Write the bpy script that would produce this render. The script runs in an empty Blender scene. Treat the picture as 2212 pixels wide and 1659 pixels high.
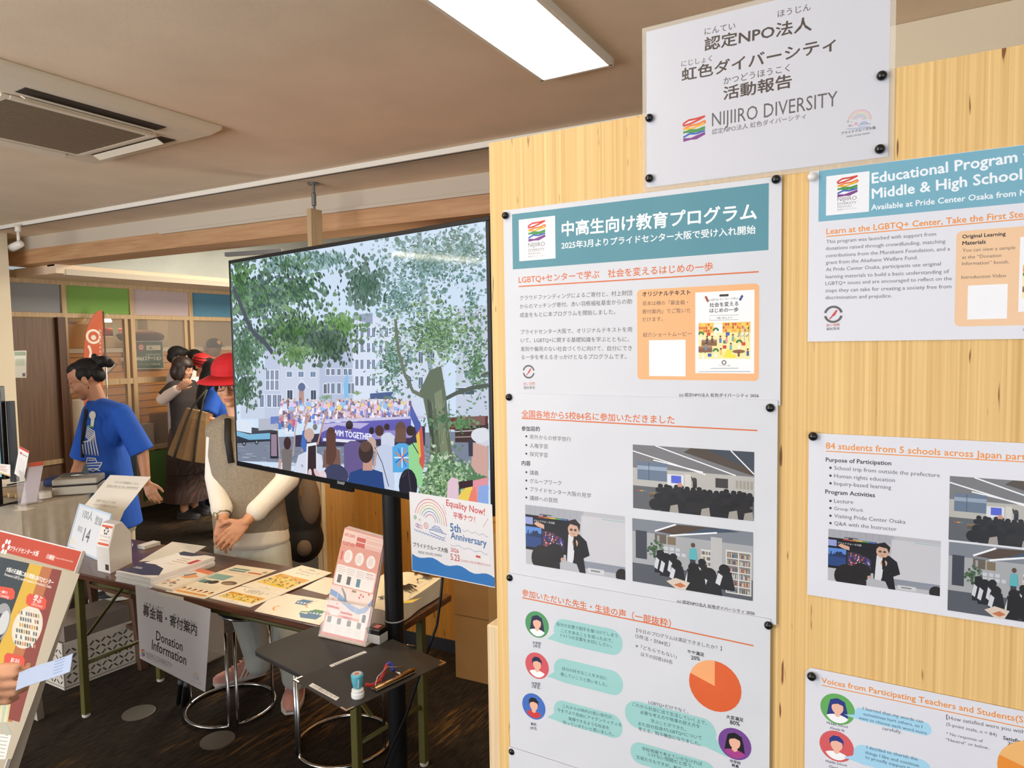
import bpy, bmesh, math, random
from mathutils import Vector, Matrix, Quaternion
from mathutils.bvhtree import BVHTree
V = Vector
random.seed(7)
SC = bpy.context.scene
COL = SC.collection
# ------------------------------------------------------------------ camera, world, exposure
F_PX, CAM_H = 1494.9, 1.72
PITCH, ROLL, YAW = (math.radians(a) for a in (3.468, -0.910, 29.966))
FW = V((-math.sin(YAW)*math.cos(PITCH), math.cos(YAW)*math.cos(PITCH), -math.sin(PITCH)))
_r0 = V((math.cos(YAW), math.sin(YAW), 0)); _u0 = _r0.cross(FW)
RT = math.cos(ROLL)*_r0 + math.sin(ROLL)*_u0
UP = -math.sin(ROLL)*_r0 + math.cos(ROLL)*_u0
CAM = V((0, 0, CAM_H))
cam = bpy.data.objects.new('camera', bpy.data.cameras.new('camera')); COL.objects.link(cam)
cam.data.sensor_width = 36.0; cam.data.lens = F_PX/2212*36.0
cam.data.clip_start = 0.05; cam.data.clip_end = 100
cam.matrix_world = Matrix((( RT.x, UP.x, -FW.x, CAM.x), (RT.y, UP.y, -FW.y, CAM.y), (RT.z, UP.z, -FW.z, CAM.z), (0, 0, 0, 1)))
SC.camera = cam
w = bpy.data.worlds.new('daylight'); SC.world = w; w.use_nodes = True
w.node_tree.nodes['Background'].inputs[0].default_value = (0.80, 0.90, 1.0, 1)
w.node_tree.nodes['Background'].inputs[1].default_value = 0.50
SC.view_settings.view_transform = 'Standard'; SC.view_settings.look = 'None'
SC.view_settings.exposure = 0.0; SC.view_settings.gamma = 1.0
try: SC.view_settings.use_curve_mapping = False
except Exception: pass

def lamp(name, kind, loc, energy, col=(1, 1, 1), size=0.1, target=None, spot=1.2, blend=0.6, sy=None):
    d = bpy.data.lights.new(name, kind); d.energy = energy; d.color = col
    if kind == 'AREA':
        d.size = size
        if sy: d.shape = 'RECTANGLE'; d.size_y = sy
    else: d.shadow_soft_size = size
    if kind == 'SPOT': d.spot_size = spot; d.spot_blend = blend
    o = bpy.data.objects.new(name, d); COL.objects.link(o); o.location = loc
    if target is not None: o.rotation_euler = (V(target)-V(loc)).to_track_quat('-Z', 'Y').to_euler()
    return o
WARM = (1.0, 0.80, 0.52); NEUT = (1.0, 0.93, 0.82); COOL = (0.86, 0.93, 1.0)
lamp('window_daylight', 'AREA', (1.9, -2.4, 1.5), 66, COOL, 3.2, (0.2, 0.6, 4.0), sy=2.0)   # cool daylight from behind, windows assumed, aimed up to brighten the ceiling
lamp('window_daylight', 'AREA', (-3.6, -2.6, 1.4), 200, (0.97, 0.97, 1.0), 3.6, (-3.4, 0.6, 2.7), sy=1.8)  # second fill added at left, no window known there, lifts the ceiling
lamp('shop_light', 'POINT', (-8.4, 5.0, 2.25), 16, WARM, 0.12)
lamp('shop_light', 'POINT', (-8.4, 6.8, 2.25), 20, WARM, 0.12)
lamp('corridor_fill', 'AREA', (-4.6, 5.2, 2.9), 150, (1.0, 0.90, 0.74), 1.6, (-4.6, 5.2, 0))
lamp('corridor_fill', 'AREA', (-2.5, 4.9, 1.7), 58, (1.0, 0.93, 0.82), 1.4, (-7.2, 4.9, 1.7))  # added fill hidden behind the partition, brightens the coloured boards and people
lamp('partition_spot', 'SPOT', (-1.9, 2.05, 2.6), 60, (1.0, 0.72, 0.36), 0.05, (-2.2, 2.9, 0.7), spot=1.5)
lamp('table_spot', 'SPOT', (-2.6, 2.3, 2.64), 26, (1.0, 0.85, 0.62), 0.06, (-2.1, 1.95, 0.7), spot=1.0)

# ------------------------------------------------------------------ picture rays meeting real planes
def ray(x, y): return FW + RT*((x-1106)/F_PX) - UP*((y-829.5)/F_PX)
def at_z(x, y, z): d = ray(x, y); return CAM + d*((z-CAM_H)/d.z)
def at_X(x, y, X): d = ray(x, y); return CAM + d*(X/d.x)
def at_Y(x, y, Y): d = ray(x, y); return CAM + d*(Y/d.y)
def at_D(x, y, D): return CAM + ray(x, y)*D
def at_P(x, y, O, N): d = ray(x, y); return CAM + d*((O-CAM).dot(N)/d.dot(N))

# ------------------------------------------------------------------ materials
def lin(c):
    out = []
    for a in c[:3]:
        a = a/255.0
        out.append(a/12.92 if a <= 0.04045 else ((a+0.055)/1.055)**2.4)
    return (out[0], out[1], out[2], 1.0)
MATS = {}
def mat(name, c=None, rough=0.6, metal=0.0, spec=0.5, emit=None, es=0.0, bump=0.0, bs=200, trans=0.0, alpha=1.0, var=0.0, vs=6.0, sheen=0.0, coat=0.0):
    if name in MATS: return MATS[name]
    m = bpy.data.materials.new(name); m.use_nodes = True; MATS[name] = m
    nt = m.node_tree; b = nt.nodes['Principled BSDF']; I = b.inputs
    I['Base Color'].default_value = lin(c); I['Roughness'].default_value = rough; I['Metallic'].default_value = metal
    I['Specular IOR Level'].default_value = spec
    if emit: I['Emission Color'].default_value = lin(emit); I['Emission Strength'].default_value = es
    if trans: I['Transmission Weight'].default_value = trans
    if alpha < 1: I['Alpha'].default_value = alpha
    if sheen: I['Sheen Weight'].default_value = sheen
    if coat: I['Coat Weight'].default_value = coat; I['Coat Roughness'].default_value = 0.08
    tc = nt.nodes.new('ShaderNodeTexCoord')
    if var:
        n = nt.nodes.new('ShaderNodeTexNoise'); n.inputs['Scale'].default_value = vs; n.inputs['Detail'].default_value = 4
        r = nt.nodes.new('ShaderNodeValToRGB'); nt.links.new(tc.outputs['Object'], n.inputs['Vector']); nt.links.new(n.outputs[0], r.inputs[0])
        L = lin(c); r.color_ramp.elements[0].position = 0.3; r.color_ramp.elements[1].position = 0.7
        r.color_ramp.elements[0].color = tuple(x*(1-var) for x in L[:3])+(1,); r.color_ramp.elements[1].color = tuple(min(1, x*(1+var)) for x in L[:3])+(1,)
        nt.links.new(r.outputs[0], I['Base Color'])
    if bump:
        n = nt.nodes.new('ShaderNodeTexNoise'); n.inputs['Scale'].default_value = bs; n.inputs['Detail'].default_value = 3
        bp = nt.nodes.new('ShaderNodeBump'); bp.inputs['Strength'].default_value = bump; bp.inputs['Distance'].default_value = 0.002
        nt.links.new(tc.outputs['Object'], n.inputs['Vector']); nt.links.new(n.outputs[0], bp.inputs['Height']); nt.links.new(bp.outputs[0], I['Normal'])
    return m

def wood(name, c0, c1, stretch=(60, 60, 1.2), rough=0.5, marks=None, scale=1.0, coat=0.0):
    """grain: noise drawn out along one axis, with short dark marks"""
    if name in MATS: return MATS[name]
    m = bpy.data.materials.new(name); m.use_nodes = True; MATS[name] = m
    nt = m.node_tree; b = nt.nodes['Principled BSDF']; b.inputs['Roughness'].default_value = rough
    if coat: b.inputs['Coat Weight'].default_value = coat
    tc = nt.nodes.new('ShaderNodeTexCoord')
    def noise(st, detail, ramp):
        mp = nt.nodes.new('ShaderNodeMapping'); mp.inputs['Scale'].default_value = st
        n = nt.nodes.new('ShaderNodeTexNoise'); n.inputs['Scale'].default_value = scale; n.inputs['Detail'].default_value = detail; n.inputs['Roughness'].default_value = 0.65
        nt.links.new(tc.outputs['Object'], mp.inputs[0]); nt.links.new(mp.outputs[0], n.inputs['Vector'])
        r = nt.nodes.new('ShaderNodeValToRGB'); nt.links.new(n.outputs[0], r.inputs[0])
        r.color_ramp.elements[0].position = ramp[0]; r.color_ramp.elements[1].position = ramp[1]
        return r
    r = noise(stretch, 6, (0.32, 0.68))
    r.color_ramp.elements[0].color = lin(c0); r.color_ramp.elements[1].color = lin(c1)
    out = r.outputs[0]
    if marks:
        k = noise(tuple(a*b_ for a, b_ in zip(stretch, marks[1])), 2, marks[2])
        mx = nt.nodes.new('ShaderNodeMix'); mx.data_type = 'RGBA'
        nt.links.new(k.outputs[0], mx.inputs['Factor']); nt.links.new(out, mx.inputs['A']); mx.inputs['B'].default_value = lin(marks[0])
        out = mx.outputs['Result']
    nt.links.new(out, b.inputs['Base Color'])
    return m

def printed(name, rough=0.55, spec=0.4, coat=0.0, emit=0.0, wavy=0.0):
    """ink on paper: the colour of each printed shape sits on its faces"""
    if name in MATS: return MATS[name]
    m = bpy.data.materials.new(name); m.use_nodes = True; MATS[name] = m
    nt = m.node_tree; b = nt.nodes['Principled BSDF']; b.inputs['Roughness'].default_value = rough; b.inputs['Specular IOR Level'].default_value = spec
    a = nt.nodes.new('ShaderNodeVertexColor'); a.layer_name = 'ink'
    if emit:
        b.inputs['Base Color'].default_value = (0.01, 0.01, 0.012, 1)
        nt.links.new(a.outputs[0], b.inputs['Emission Color']); b.inputs['Emission Strength'].default_value = emit
    else: nt.links.new(a.outputs[0], b.inputs['Base Color'])
    if coat: b.inputs['Coat Weight'].default_value = coat; b.inputs['Coat Roughness'].default_value = 0.06
    if wavy:
        tc = nt.nodes.new('ShaderNodeTexCoord'); n = nt.nodes.new('ShaderNodeTexNoise'); n.inputs['Scale'].default_value = 7; n.inputs['Detail'].default_value = 1.5
        bp = nt.nodes.new('ShaderNodeBump'); bp.inputs['Strength'].default_value = 0.5; bp.inputs['Distance'].default_value = wavy
        nt.links.new(tc.outputs['Object'], n.inputs['Vector']); nt.links.new(n.outputs[0], bp.inputs['Height']); nt.links.new(bp.outputs[0], b.inputs['Normal'])
    return m

def plaid(name, base, a, b_, s=16.0):
    if name in MATS: return MATS[name]
    m = bpy.data.materials.new(name); m.use_nodes = True; MATS[name] = m
    nt = m.node_tree; bs = nt.nodes['Principled BSDF']; bs.inputs['Roughness'].default_value = 0.9
    tc = nt.nodes.new('ShaderNodeTexCoord'); out = None
    cur = nt.nodes.new('ShaderNodeRGB'); cur.outputs[0].default_value = lin(base); out = cur.outputs[0]
    for dirn, col, sc, th in (('X', a, s, 0.78), ('Z', a, s, 0.78), ('X', b_, s*1.0, 0.93), ('Z', b_, s*1.0, 0.93)):
        wv = nt.nodes.new('ShaderNodeTexWave'); wv.bands_direction = dirn; wv.inputs['Scale'].default_value = sc; wv.inputs['Distortion'].default_value = 0.4
        wv.inputs['Phase Offset'].default_value = 0 if col is a else 3.1
        nt.links.new(tc.outputs['Object'], wv.inputs['Vector'])
        mr = nt.nodes.new('ShaderNodeMapRange'); mr.inputs[1].default_value = th; mr.inputs[2].default_value = th+0.06; mr.inputs[4].default_value = 0.50
        nt.links.new(wv.outputs['Fac'], mr.inputs[0])
        mx = nt.nodes.new('ShaderNodeMix'); mx.data_type = 'RGBA'
        nt.links.new(mr.outputs[0], mx.inputs['Factor']); nt.links.new(out, mx.inputs['A']); mx.inputs['B'].default_value = lin(col); out = mx.outputs['Result']
    nt.links.new(out, bs.inputs['Base Color'])
    return m

# ------------------------------------------------------------------ objects
WL = {}     # where each object's origin stands in the room
def _link(o, loc, parent):
    COL.objects.link(o); WL[o.name] = V(loc)
    if parent is not None:
        o.parent = parent; o.location = V(loc)-WL[parent.name]
    else: o.location = loc
    return o
def tag(o, label=None, cat=None, group=None, kind=None):
    if label: o['label'] = label
    if cat: o['category'] = cat
    if group: o['group'] = group
    if kind: o['kind'] = kind
    return o
def thing(name, loc, label, cat, group=None):
    return tag(_link(bpy.data.objects.new(name, None), loc, None), label, cat, group)

class MB:
    def __init__(s): s.v = []; s.f = []; s.c = []; s.mi = []
    def add(s, vs, fs, col=None, mi=0):
        n = len(s.v); s.v += [V(a) for a in vs]
        for f in fs: s.f.append([i+n for i in f]); s.c.append(col); s.mi.append(mi)
        return s
    def par(s, O, A, B, C, col=None, mi=0):
        O, A, B, C = V(O), V(A), V(B), V(C)
        if A.cross(B).dot(C) < 0: A, B = B, A
        return s.add([O, O+A, O+A+B, O+B, O+C, O+A+C, O+A+B+C, O+B+C], [(3, 2, 1, 0), (4, 5, 6, 7), (0, 1, 5, 4), (1, 2, 6, 5), (2, 3, 7, 6), (3, 0, 4, 7)], col, mi)
    def box(s, c, d, rz=0.0, mi=0):
        a, b = V((math.cos(rz), math.sin(rz), 0))*d[0], V((-math.sin(rz), math.cos(rz), 0))*d[1]; u = V((0, 0, d[2]))
        return s.par(V(c)-a/2-b/2-u/2, a, b, u, None, mi)
    def bar(s, p0, p1, w, h=None, up=(0, 0, 1), mi=0):
        p0, p1 = V(p0), V(p1); h = h or w; d = p1-p0; a = d.cross(V(up))
        if a.length < 1e-6: a = d.cross(V((1, 0, 0)))
        a.normalize(); b = a.cross(d).normalized()
        return s.par(p0-a*w/2-b*h/2, a*w, b*h, d, None, mi)
    def rings(s, R, cap=True, closed=False, mi=0):
        n = len(R[0]); vs = [p for r in R for p in r]; fs = []
        m = len(R) if closed else len(R)-1
        for i in range(m):
            for j in range(n):
                a, b = i*n+j, i*n+(j+1) % n; c, d = ((i+1) % len(R))*n+(j+1) % n, ((i+1) % len(R))*n+j
                fs.append((a, b, c, d))
        if cap and not closed: fs.append(tuple(range(n))[::-1]); fs.append(tuple(range((len(R)-1)*n, len(R)*n)))
        return s.add(vs, fs, None, mi)
    def tube(s, pts, r, seg=10, closed=False, mi=0):
        pts = [V(p) for p in pts]; R = []; rs = r if isinstance(r, (list, tuple)) else [r]*len(pts); ref = None
        for i, p in enumerate(pts):
            a = pts[i-1] if (i > 0 or closed) else p; b = pts[(i+1) % len(pts)] if (i < len(pts)-1 or closed) else p
            t = (b-a).normalized()
            if ref is None: ref = t.orthogonal().normalized()
            ref = (ref-t*ref.dot(t)).normalized(); q = t.cross(ref)
            R.append([p+(ref*math.cos(2*math.pi*k/seg)+q*math.sin(2*math.pi*k/seg))*rs[i] for k in range(seg)])
        return s.rings(R, True, closed, mi)
    def lathe(s, c, prof, seg=28, ax=(0, 0, 1), mi=0):
        c = V(c); ax = V(ax).normalized(); e = ax.orthogonal().normalized(); g = ax.cross(e)
        return s.rings([[c+ax*z+(e*math.cos(2*math.pi*k/seg)+g*math.sin(2*math.pi*k/seg))*max(r, 1e-4) for k in range(seg)] for r, z in prof], mi=mi)
    def prism(s, pts, vec, mi=0):
        n = len(pts); p = [V(a) for a in pts]; vec = V(vec)
        return s.add(p+[a+vec for a in p], [tuple(range(n))[::-1], tuple(range(n, 2*n))]+[(i, (i+1) % n, n+(i+1) % n, n+i) for i in range(n)], None, mi)
    def ell(s, c, r, M=None, nu=18, nv=11):
        c = V(c); R = []
        for j in range(nv+1):
            t = math.pi*j/nv; q = max(math.sin(t), 0.02)
            ring = [V((r[0]*q*math.cos(2*math.pi*k/nu), r[1]*q*math.sin(2*math.pi*k/nu), -r[2]*math.cos(t))) for k in range(nu)]
            R.append([c+(M @ a if M else a) for a in ring])
        return s.rings(R)
    def cap(s, p0, p1, r0, r1=None, seg=14):
        p0, p1 = V(p0), V(p1); r1 = r0 if r1 is None else r1; d = p1-p0
        t = d.normalized() if d.length > 1e-6 else V((0, 0, 1)); e = t.orthogonal().normalized(); g = t.cross(e); R = []
        for k in range(6):
            a = -math.pi/2+k*math.pi/10; R.append((p0+t*r0*math.sin(a), r0*max(math.cos(a), 0.03)))
        for k in range(6):
            a = k*math.pi/10; R.append((p1+t*r1*math.sin(a), r1*max(math.cos(a), 0.03)))
        return s.rings([[c+(e*math.cos(2*math.pi*j/seg)+g*math.sin(2*math.pi*j/seg))*r for j in range(seg)] for c, r in R])
    def sleeve(s, p0, p1, r0, r1, seg=18, flare=1.0):
        p0, p1 = V(p0), V(p1); s.ell(p0, (r0, r0, r0)); t = (p1-p0).normalized(); e = t.orthogonal().normalized(); g = t.cross(e)
        return s.rings([[p0.lerp(p1, a)+(e*math.cos(2*math.pi*j/seg)+g*math.sin(2*math.pi*j/seg))*(r0+(r1-r0)*a) for j in range(seg)] for a in (0, .25, .5, .75, .97, 1)])
    def build(s, name, m, parent=None, loc=None, smooth=False, bev=0.0, label=None, cat=None, group=None, kind=None):
        if loc is None:
            if parent is not None: loc = WL[parent.name]
            else:
                xs = [a.x for a in s.v]; ys = [a.y for a in s.v]; loc = V(((min(xs)+max(xs))/2, (min(ys)+max(ys))/2, min(a.z for a in s.v)))
        me = bpy.data.meshes.new(name); L = V(loc)
        me.from_pydata([tuple(a-L) for a in s.v], [], s.f); me.validate(verbose=False)
        for k in (m if isinstance(m, (list, tuple)) else [m]): me.materials.append(k)
        if isinstance(m, (list, tuple)) and len(me.polygons) == len(s.mi): me.polygons.foreach_set('material_index', s.mi)
        if any(c is not None for c in s.c) and len(me.polygons) == len(s.f):
            at = me.color_attributes.new('ink', 'FLOAT_COLOR', 'CORNER'); buf = []
            for p, c in zip(me.polygons, s.c): buf += list(c or (0.8, 0.8, 0.8, 1))*p.loop_total
            at.data.foreach_set('color', buf)
        if smooth: me.polygons.foreach_set('use_smooth', [True]*len(me.polygons))
        me.update()
        o = _link(bpy.data.objects.new(name, me), L, parent)
        if bev:
            q = o.modifiers.new('bevel', 'BEVEL'); q.width = bev; q.segments = 2; q.limit_method = 'ANGLE'
        return tag(o, label, cat, group, kind)
PEND = []
def blob(mb, name, m, parent=None, vox=0.006, sm=4, **k):
    """one continuous skin grown over overlapping volumes"""
    o = mb.build(name, m, parent, smooth=True, **k)
    r = o.modifiers.new('skin', 'REMESH'); r.mode = 'VOXEL'; r.voxel_size = vox; r.use_smooth_shade = True
    if sm: q = o.modifiers.new('soft', 'SMOOTH'); q.iterations = sm; q.factor = 0.5
    PEND.append(o); return o
def settle():
    dg = bpy.context.evaluated_depsgraph_get(); new = []
    for o in PEND: new.append(bpy.data.meshes.new_from_object(o.evaluated_get(dg)))
    for o, me in zip(PEND, new):
        nm = o.data.name; o.modifiers.clear(); o.data = me; me.polygons.foreach_set('use_smooth', [True]*len(me.polygons))
    PEND.clear()

# ------------------------------------------------------------------ print canvas: ink shapes lying on a flat (or gently waved) sheet
TXT = {}
def glyphs(s, bold=0.0, it=0.0, sp=1.0):
    key = (s, bold, it, sp)
    if key not in TXT:
        cu = bpy.data.curves.new('txt', 'FONT'); cu.body = s; cu.resolution_u = 2; cu.offset = bold; cu.shear = it; cu.space_character = sp
        ob = bpy.data.objects.new('txt', cu); me = bpy.data.meshes.new_from_object(ob)
        TXT[key] = ([(v.co.x, v.co.y) for v in me.vertices], [tuple(p.vertices) for p in me.polygons])
        bpy.data.objects.remove(ob); bpy.data.curves.remove(cu); bpy.data.meshes.remove(me)
    return TXT[key]
class Sheet:
    def __init__(s, O, U, Vv, N):
        s.O, s.U, s.V, s.N = V(O), V(U).normalized(), V(Vv).normalized(), V(N).normalized(); s.mb = MB(); s.sub = 0; s.warp = None; s.step = 0.000004; s.k = 1
    def shallow(s, on):
        """many small shapes that may share a few ink layers"""
        if on: s.k0 = s.k; s.sub = s.k
        else: s.sub = 0; s.k = s.k0+7
    def P(s, x, y):
        q = at_P(x, y, s.O, s.N)-s.O; return (q.dot(s.U), q.dot(s.V))
    def W(s, u, v, h): return s.O+s.U*u+s.V*v+s.N*(h+(s.warp(u, v) if s.warp else 0))
    def emit(s, pts, faces, col, layer=None):
        if layer is None: layer = s.k; s.k += 1
        if s.sub: layer = s.sub+(s.k % 6); s.k += 1
        h = layer*s.step; c = lin(col)
        s.mb.add([s.W(u, v, h) for u, v in pts], faces, c)
    def base(s, pts, col, thick=0.0004, back=None):
        n = len(pts); c = lin(col); cb = lin(back) if back else c
        f = [s.W(u, v, 0) for u, v in pts]; b = [s.W(u, v, 0)-s.N*thick for u, v in pts]
        s.mb.add(f, [tuple(range(n))], c); s.mb.add(b, [tuple(range(n))[::-1]], cb)
        for i in range(n): j = (i+1) % n; s.mb.add([f[i], b[i], b[j], f[j]], [(0, 1, 2, 3)], c)
    def gridbase(s, u0, v0, u1, v1, col, nx=24, ny=16, thick=0.0004):
        for k, dz in ((0, 0.0), (1, -thick)):
            vs = [s.W(u0+(u1-u0)*i/nx, v0+(v1-v0)*j/ny, dz) for j in range(ny+1) for i in range(nx+1)]
            fs = [(j*(nx+1)+i, j*(nx+1)+i+1, (j+1)*(nx+1)+i+1, (j+1)*(nx+1)+i) for j in range(ny) for i in range(nx)]
            s.mb.add(vs, fs if k == 0 else [f[::-1] for f in fs], lin(col))
    def rect(s, u0, v0, u1, v1, col, nx=1, ny=1, layer=None):
        s.emit([(u0+(u1-u0)*i/nx, v0+(v1-v0)*j/ny) for j in range(ny+1) for i in range(nx+1)],
               [(j*(nx+1)+i, j*(nx+1)+i+1, (j+1)*(nx+1)+i+1, (j+1)*(nx+1)+i) for j in range(ny) for i in range(nx)], col, layer)
    def prect(s, x0, y0, x1, y1, col, nx=1, ny=1, layer=None):
        a, b = s.P(x0, y0), s.P(x1, y1); s.rect(a[0], b[1], b[0], a[1], col, nx, ny, layer)
    def poly(s, pts, col, layer=None): s.emit(pts, [tuple(range(len(pts)))], col, layer)
    def ppoly(s, pts, col, layer=None): s.poly([s.P(*p) for p in pts], col, layer)
    def rrect(s, u0, v0, u1, v1, r, col, layer=None):
        if u0 > u1: u0, u1 = u1, u0
        if v0 > v1: v0, v1 = v1, v0
        p = []
        for cx, cy, a0 in ((u1-r, v1-r, 0), (u0+r, v1-r, 90), (u0+r, v0+r, 180), (u1-r, v0+r, 270)):
            p += [(cx+r*math.cos(math.radians(a0+a)), cy+r*math.sin(math.radians(a0+a))) for a in range(0, 91, 15)]
        s.poly(p, col, layer)
    def prrect(s, x0, y0, x1, y1, r, col, layer=None):
        a, b = s.P(x0, y0), s.P(x1, y1); s.rrect(a[0], b[1], b[0], a[1], r, col, layer)
    def circ(s, u, v, r, col, ry=None, layer=None, n=28, a0=0, a1=360):
        ry = ry or r; full = a1-a0 >= 360
        p = [] if full else [(u, v)]
        p += [(u+r*math.cos(math.radians(a0+(a1-a0)*i/n)), v+ry*math.sin(math.radians(a0+(a1-a0)*i/n))) for i in range(n if full else n+1)]
        s.poly(p, col, layer)
    def line(s, pts, w, col, layer=None, closed=False):
        if layer is None: layer = s.k; s.k += 1
        if closed: pts = list(pts)+[pts[0]]
        L, R = [], []
        for i, p in enumerate(pts):
            a = pts[max(i-1, 0)]; b = pts[min(i+1, len(pts)-1)]
            if closed and i in (0, len(pts)-1): a, b = pts[-2], pts[1]
            dx, dy = b[0]-a[0], b[1]-a[1]; l = math.hypot(dx, dy) or 1e-9; nx, ny = -dy/l*w/2, dx/l*w/2
            L.append((p[0]+nx, p[1]+ny)); R.append((p[0]-nx, p[1]-ny))
        n = len(pts); s.emit(L+R, [(i, i+1, n+i+1, n+i) for i in range(n-1)], col, layer)
    def pline(s, pts, w, col, layer=None): s.line([s.P(*p) for p in pts], w, col, layer)
    def arc(s, u, v, r, w, col, a0=0, a1=360, n=30, ry=1.0):
        s.line([(u+r*math.cos(math.radians(a0+(a1-a0)*i/n)), v+ry*r*math.sin(math.radians(a0+(a1-a0)*i/n))) for i in range(n+1)], w, col)
    def text(s, t, u, v, width, col, ang=0.0, bold=0.0, layer=None, it=0.0, sp=1.0, hs=1.0, height=None, anchor='l'):
        wt = max(0.0, bold)*1.1; vs, fs = glyphs(t, 0.0, it, sp)
        if not vs: return
        x0 = min(a[0] for a in vs); x1 = max(a[0] for a in vs)
        if height: k = height/0.72; width = (x1-x0)*k
        k = width/(x1-x0); ca, sa = math.cos(ang), math.sin(ang)
        if anchor == 'c': u -= width/2*ca; v -= width/2*sa
        kh = (height/0.72) if height else k*hs
        for du, dv in (((0, 0),) if wt < 0.004 else (((-wt/2, 0), (wt/2, 0)) if wt < 0.011 else ((-wt, 0), (wt, 0), (0, wt), (0, -wt)))):
            s.emit([(u+((a-x0+du)*k)*ca-(b+dv)*kh*sa, v+((a-x0+du)*k)*sa+(b+dv)*kh*ca) for a, b in vs], fs, col, layer)
    def T(s, t, p0, p1, col=(70, 62, 60), bold=0.0, **k):
        bold += 0.006
        a, b = s.P(*p0), s.P(*p1); s.text(t, a[0], a[1], math.hypot(b[0]-a[0], b[1]-a[1]), col, math.atan2(b[1]-a[1], b[0]-a[0]), bold, **k)
    def build(s, name, m, parent=None, **k): return s.mb.build(name, m, parent, **k)
PAPER = printed('printed_paper', wavy=0.012); GLOSS = printed('laminated_print', rough=0.3, spec=0.5, coat=0.35); LEAF = printed('glossy_leaflet', rough=0.35, spec=0.5, wavy=0.006)
WHITE = (203, 205, 211)
# ------------------------------------------------------------------ the room
CEIL = 2.70
BR = math.radians(3.5)                                  # the building stands 3.5 degrees off the display panel
EX, EY = V((math.cos(BR), math.sin(BR), 0)), V((-math.sin(BR), math.cos(BR), 0))
def carpet():
    m = bpy.data.materials.new('dark_wood_pattern_carpet'); m.use_nodes = True; nt = m.node_tree; b = nt.nodes['Principled BSDF']; b.inputs['Roughness'].default_value = 0.95; b.inputs['Specular IOR Level'].default_value = 0.15
    tc = nt.nodes.new('ShaderNodeTexCoord')
    def nz(sc, det, lo, hi, dist=0.0):
        mp = nt.nodes.new('ShaderNodeMapping'); mp.inputs['Scale'].default_value = sc
        n = nt.nodes.new('ShaderNodeTexNoise'); n.inputs['Scale'].default_value = 1; n.inputs['Detail'].default_value = det; n.inputs['Roughness'].default_value = 0.7; n.inputs['Distortion'].default_value = dist
        nt.links.new(tc.outputs['Object'], mp.inputs[0]); nt.links.new(mp.outputs[0], n.inputs['Vector'])
        r = nt.nodes.new('ShaderNodeMapRange'); r.inputs[1].default_value = lo; r.inputs[2].default_value = hi; nt.links.new(n.outputs[0], r.inputs[0]); return r.outputs[0]
    streak = nz((55, 4.5, 1), 8, 0.50, 0.60, 0.6); patch = nz((2.2, 1.1, 1), 3, 0.52, 0.70); fine = nz((120, 14, 1), 4, 0.35, 0.7)
    mu = nt.nodes.new('ShaderNodeMath'); mu.operation = 'MULTIPLY'; nt.links.new(streak, mu.inputs[0]); nt.links.new(patch, mu.inputs[1])
    m0 = nt.nodes.new('ShaderNodeMix'); m0.data_type = 'RGBA'; m0.inputs['A'].default_value = lin((27, 22, 18)); m0.inputs['B'].default_value = lin((58, 49, 40)); nt.links.new(fine, m0.inputs['Factor'])
    m1 = nt.nodes.new('ShaderNodeMix'); m1.data_type = 'RGBA'; nt.links.new(m0.outputs['Result'], m1.inputs['A']); m1.inputs['B'].default_value = lin((124, 90, 44)); nt.links.new(mu.outputs[0], m1.inputs['Factor'])
    nt.links.new(m1.outputs['Result'], b.inputs['Base Color']); return m
PLASTER = mat('beige_ceiling_board', (238, 215, 186), 0.95, bump=0.25, bs=420, var=0.05, vs=3)
CREAM = mat('cream_paint', (226, 210, 180), 0.8, bump=0.1, bs=150)
OFFWH = mat('off_white_paint', (205, 192, 172), 0.8, bump=0.08, bs=120)
CONC = mat('concrete', (188, 190, 180), 0.85, var=0.16, vs=1.6, bump=0.2, bs=40)
BEAMW = wood('beam_wood', (186, 138, 96), (208, 164, 120), (1.2, 40, 40), 0.6)
STILE = wood('pale_stile_wood', (176, 146, 108), (204, 176, 136), (60, 60, 2), 0.55)
MB().box((-3, 3, -0.05), (20, 22, 0.1)).build('floor', carpet(), kind='structure')
# main ceiling: a slab that ends at the opening to the corridor
o0 = V((-6.95, 3.08, 0)); q = lambda a, b, z: o0+EX*a+EY*b+V((0, 0, z))
MB().prism([q(-4, -8, CEIL), q(12, -8, CEIL), q(12, 0.42, CEIL), q(-4, 0.42, CEIL)], (0, 0, 0.1)).build('ceiling', PLASTER, kind='structure')
MB().par(q(-4, 0.08, 2.585), EX*16, EY*0.3, (0, 0, CEIL-2.585)).build('trim_1', OFFWH, kind='structure')       # pale bulkhead face
MB().par(q(0.02, 0.06, 2.462), EX*12, EY*0.26, (0, 0, 0.123)).build('trim_2', BEAMW, kind='structure')        # wooden lintel under it
MB().par(q(2.05, 0.035, 2.57), EX*9, EY*0.025, (0, 0, 0.02)).build('trim_3', OFFWH, kind='structure')         # thin picture rail
MB().par((-0.38, 2.56, 0), (2.2, 0, 0), (-.03, 0.1, 0), (0, 0, CEIL-.001)).build('wall_recess', CREAM, kind='structure')   # cream wall behind the display panel
# pillar at the left
MB().par((-8.2, 2.70, 0), (1.62, 0, 0), (0, 0.28, 0), (0, 0, CEIL)).build('wall_pillar', CREAM, kind='structure')
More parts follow.
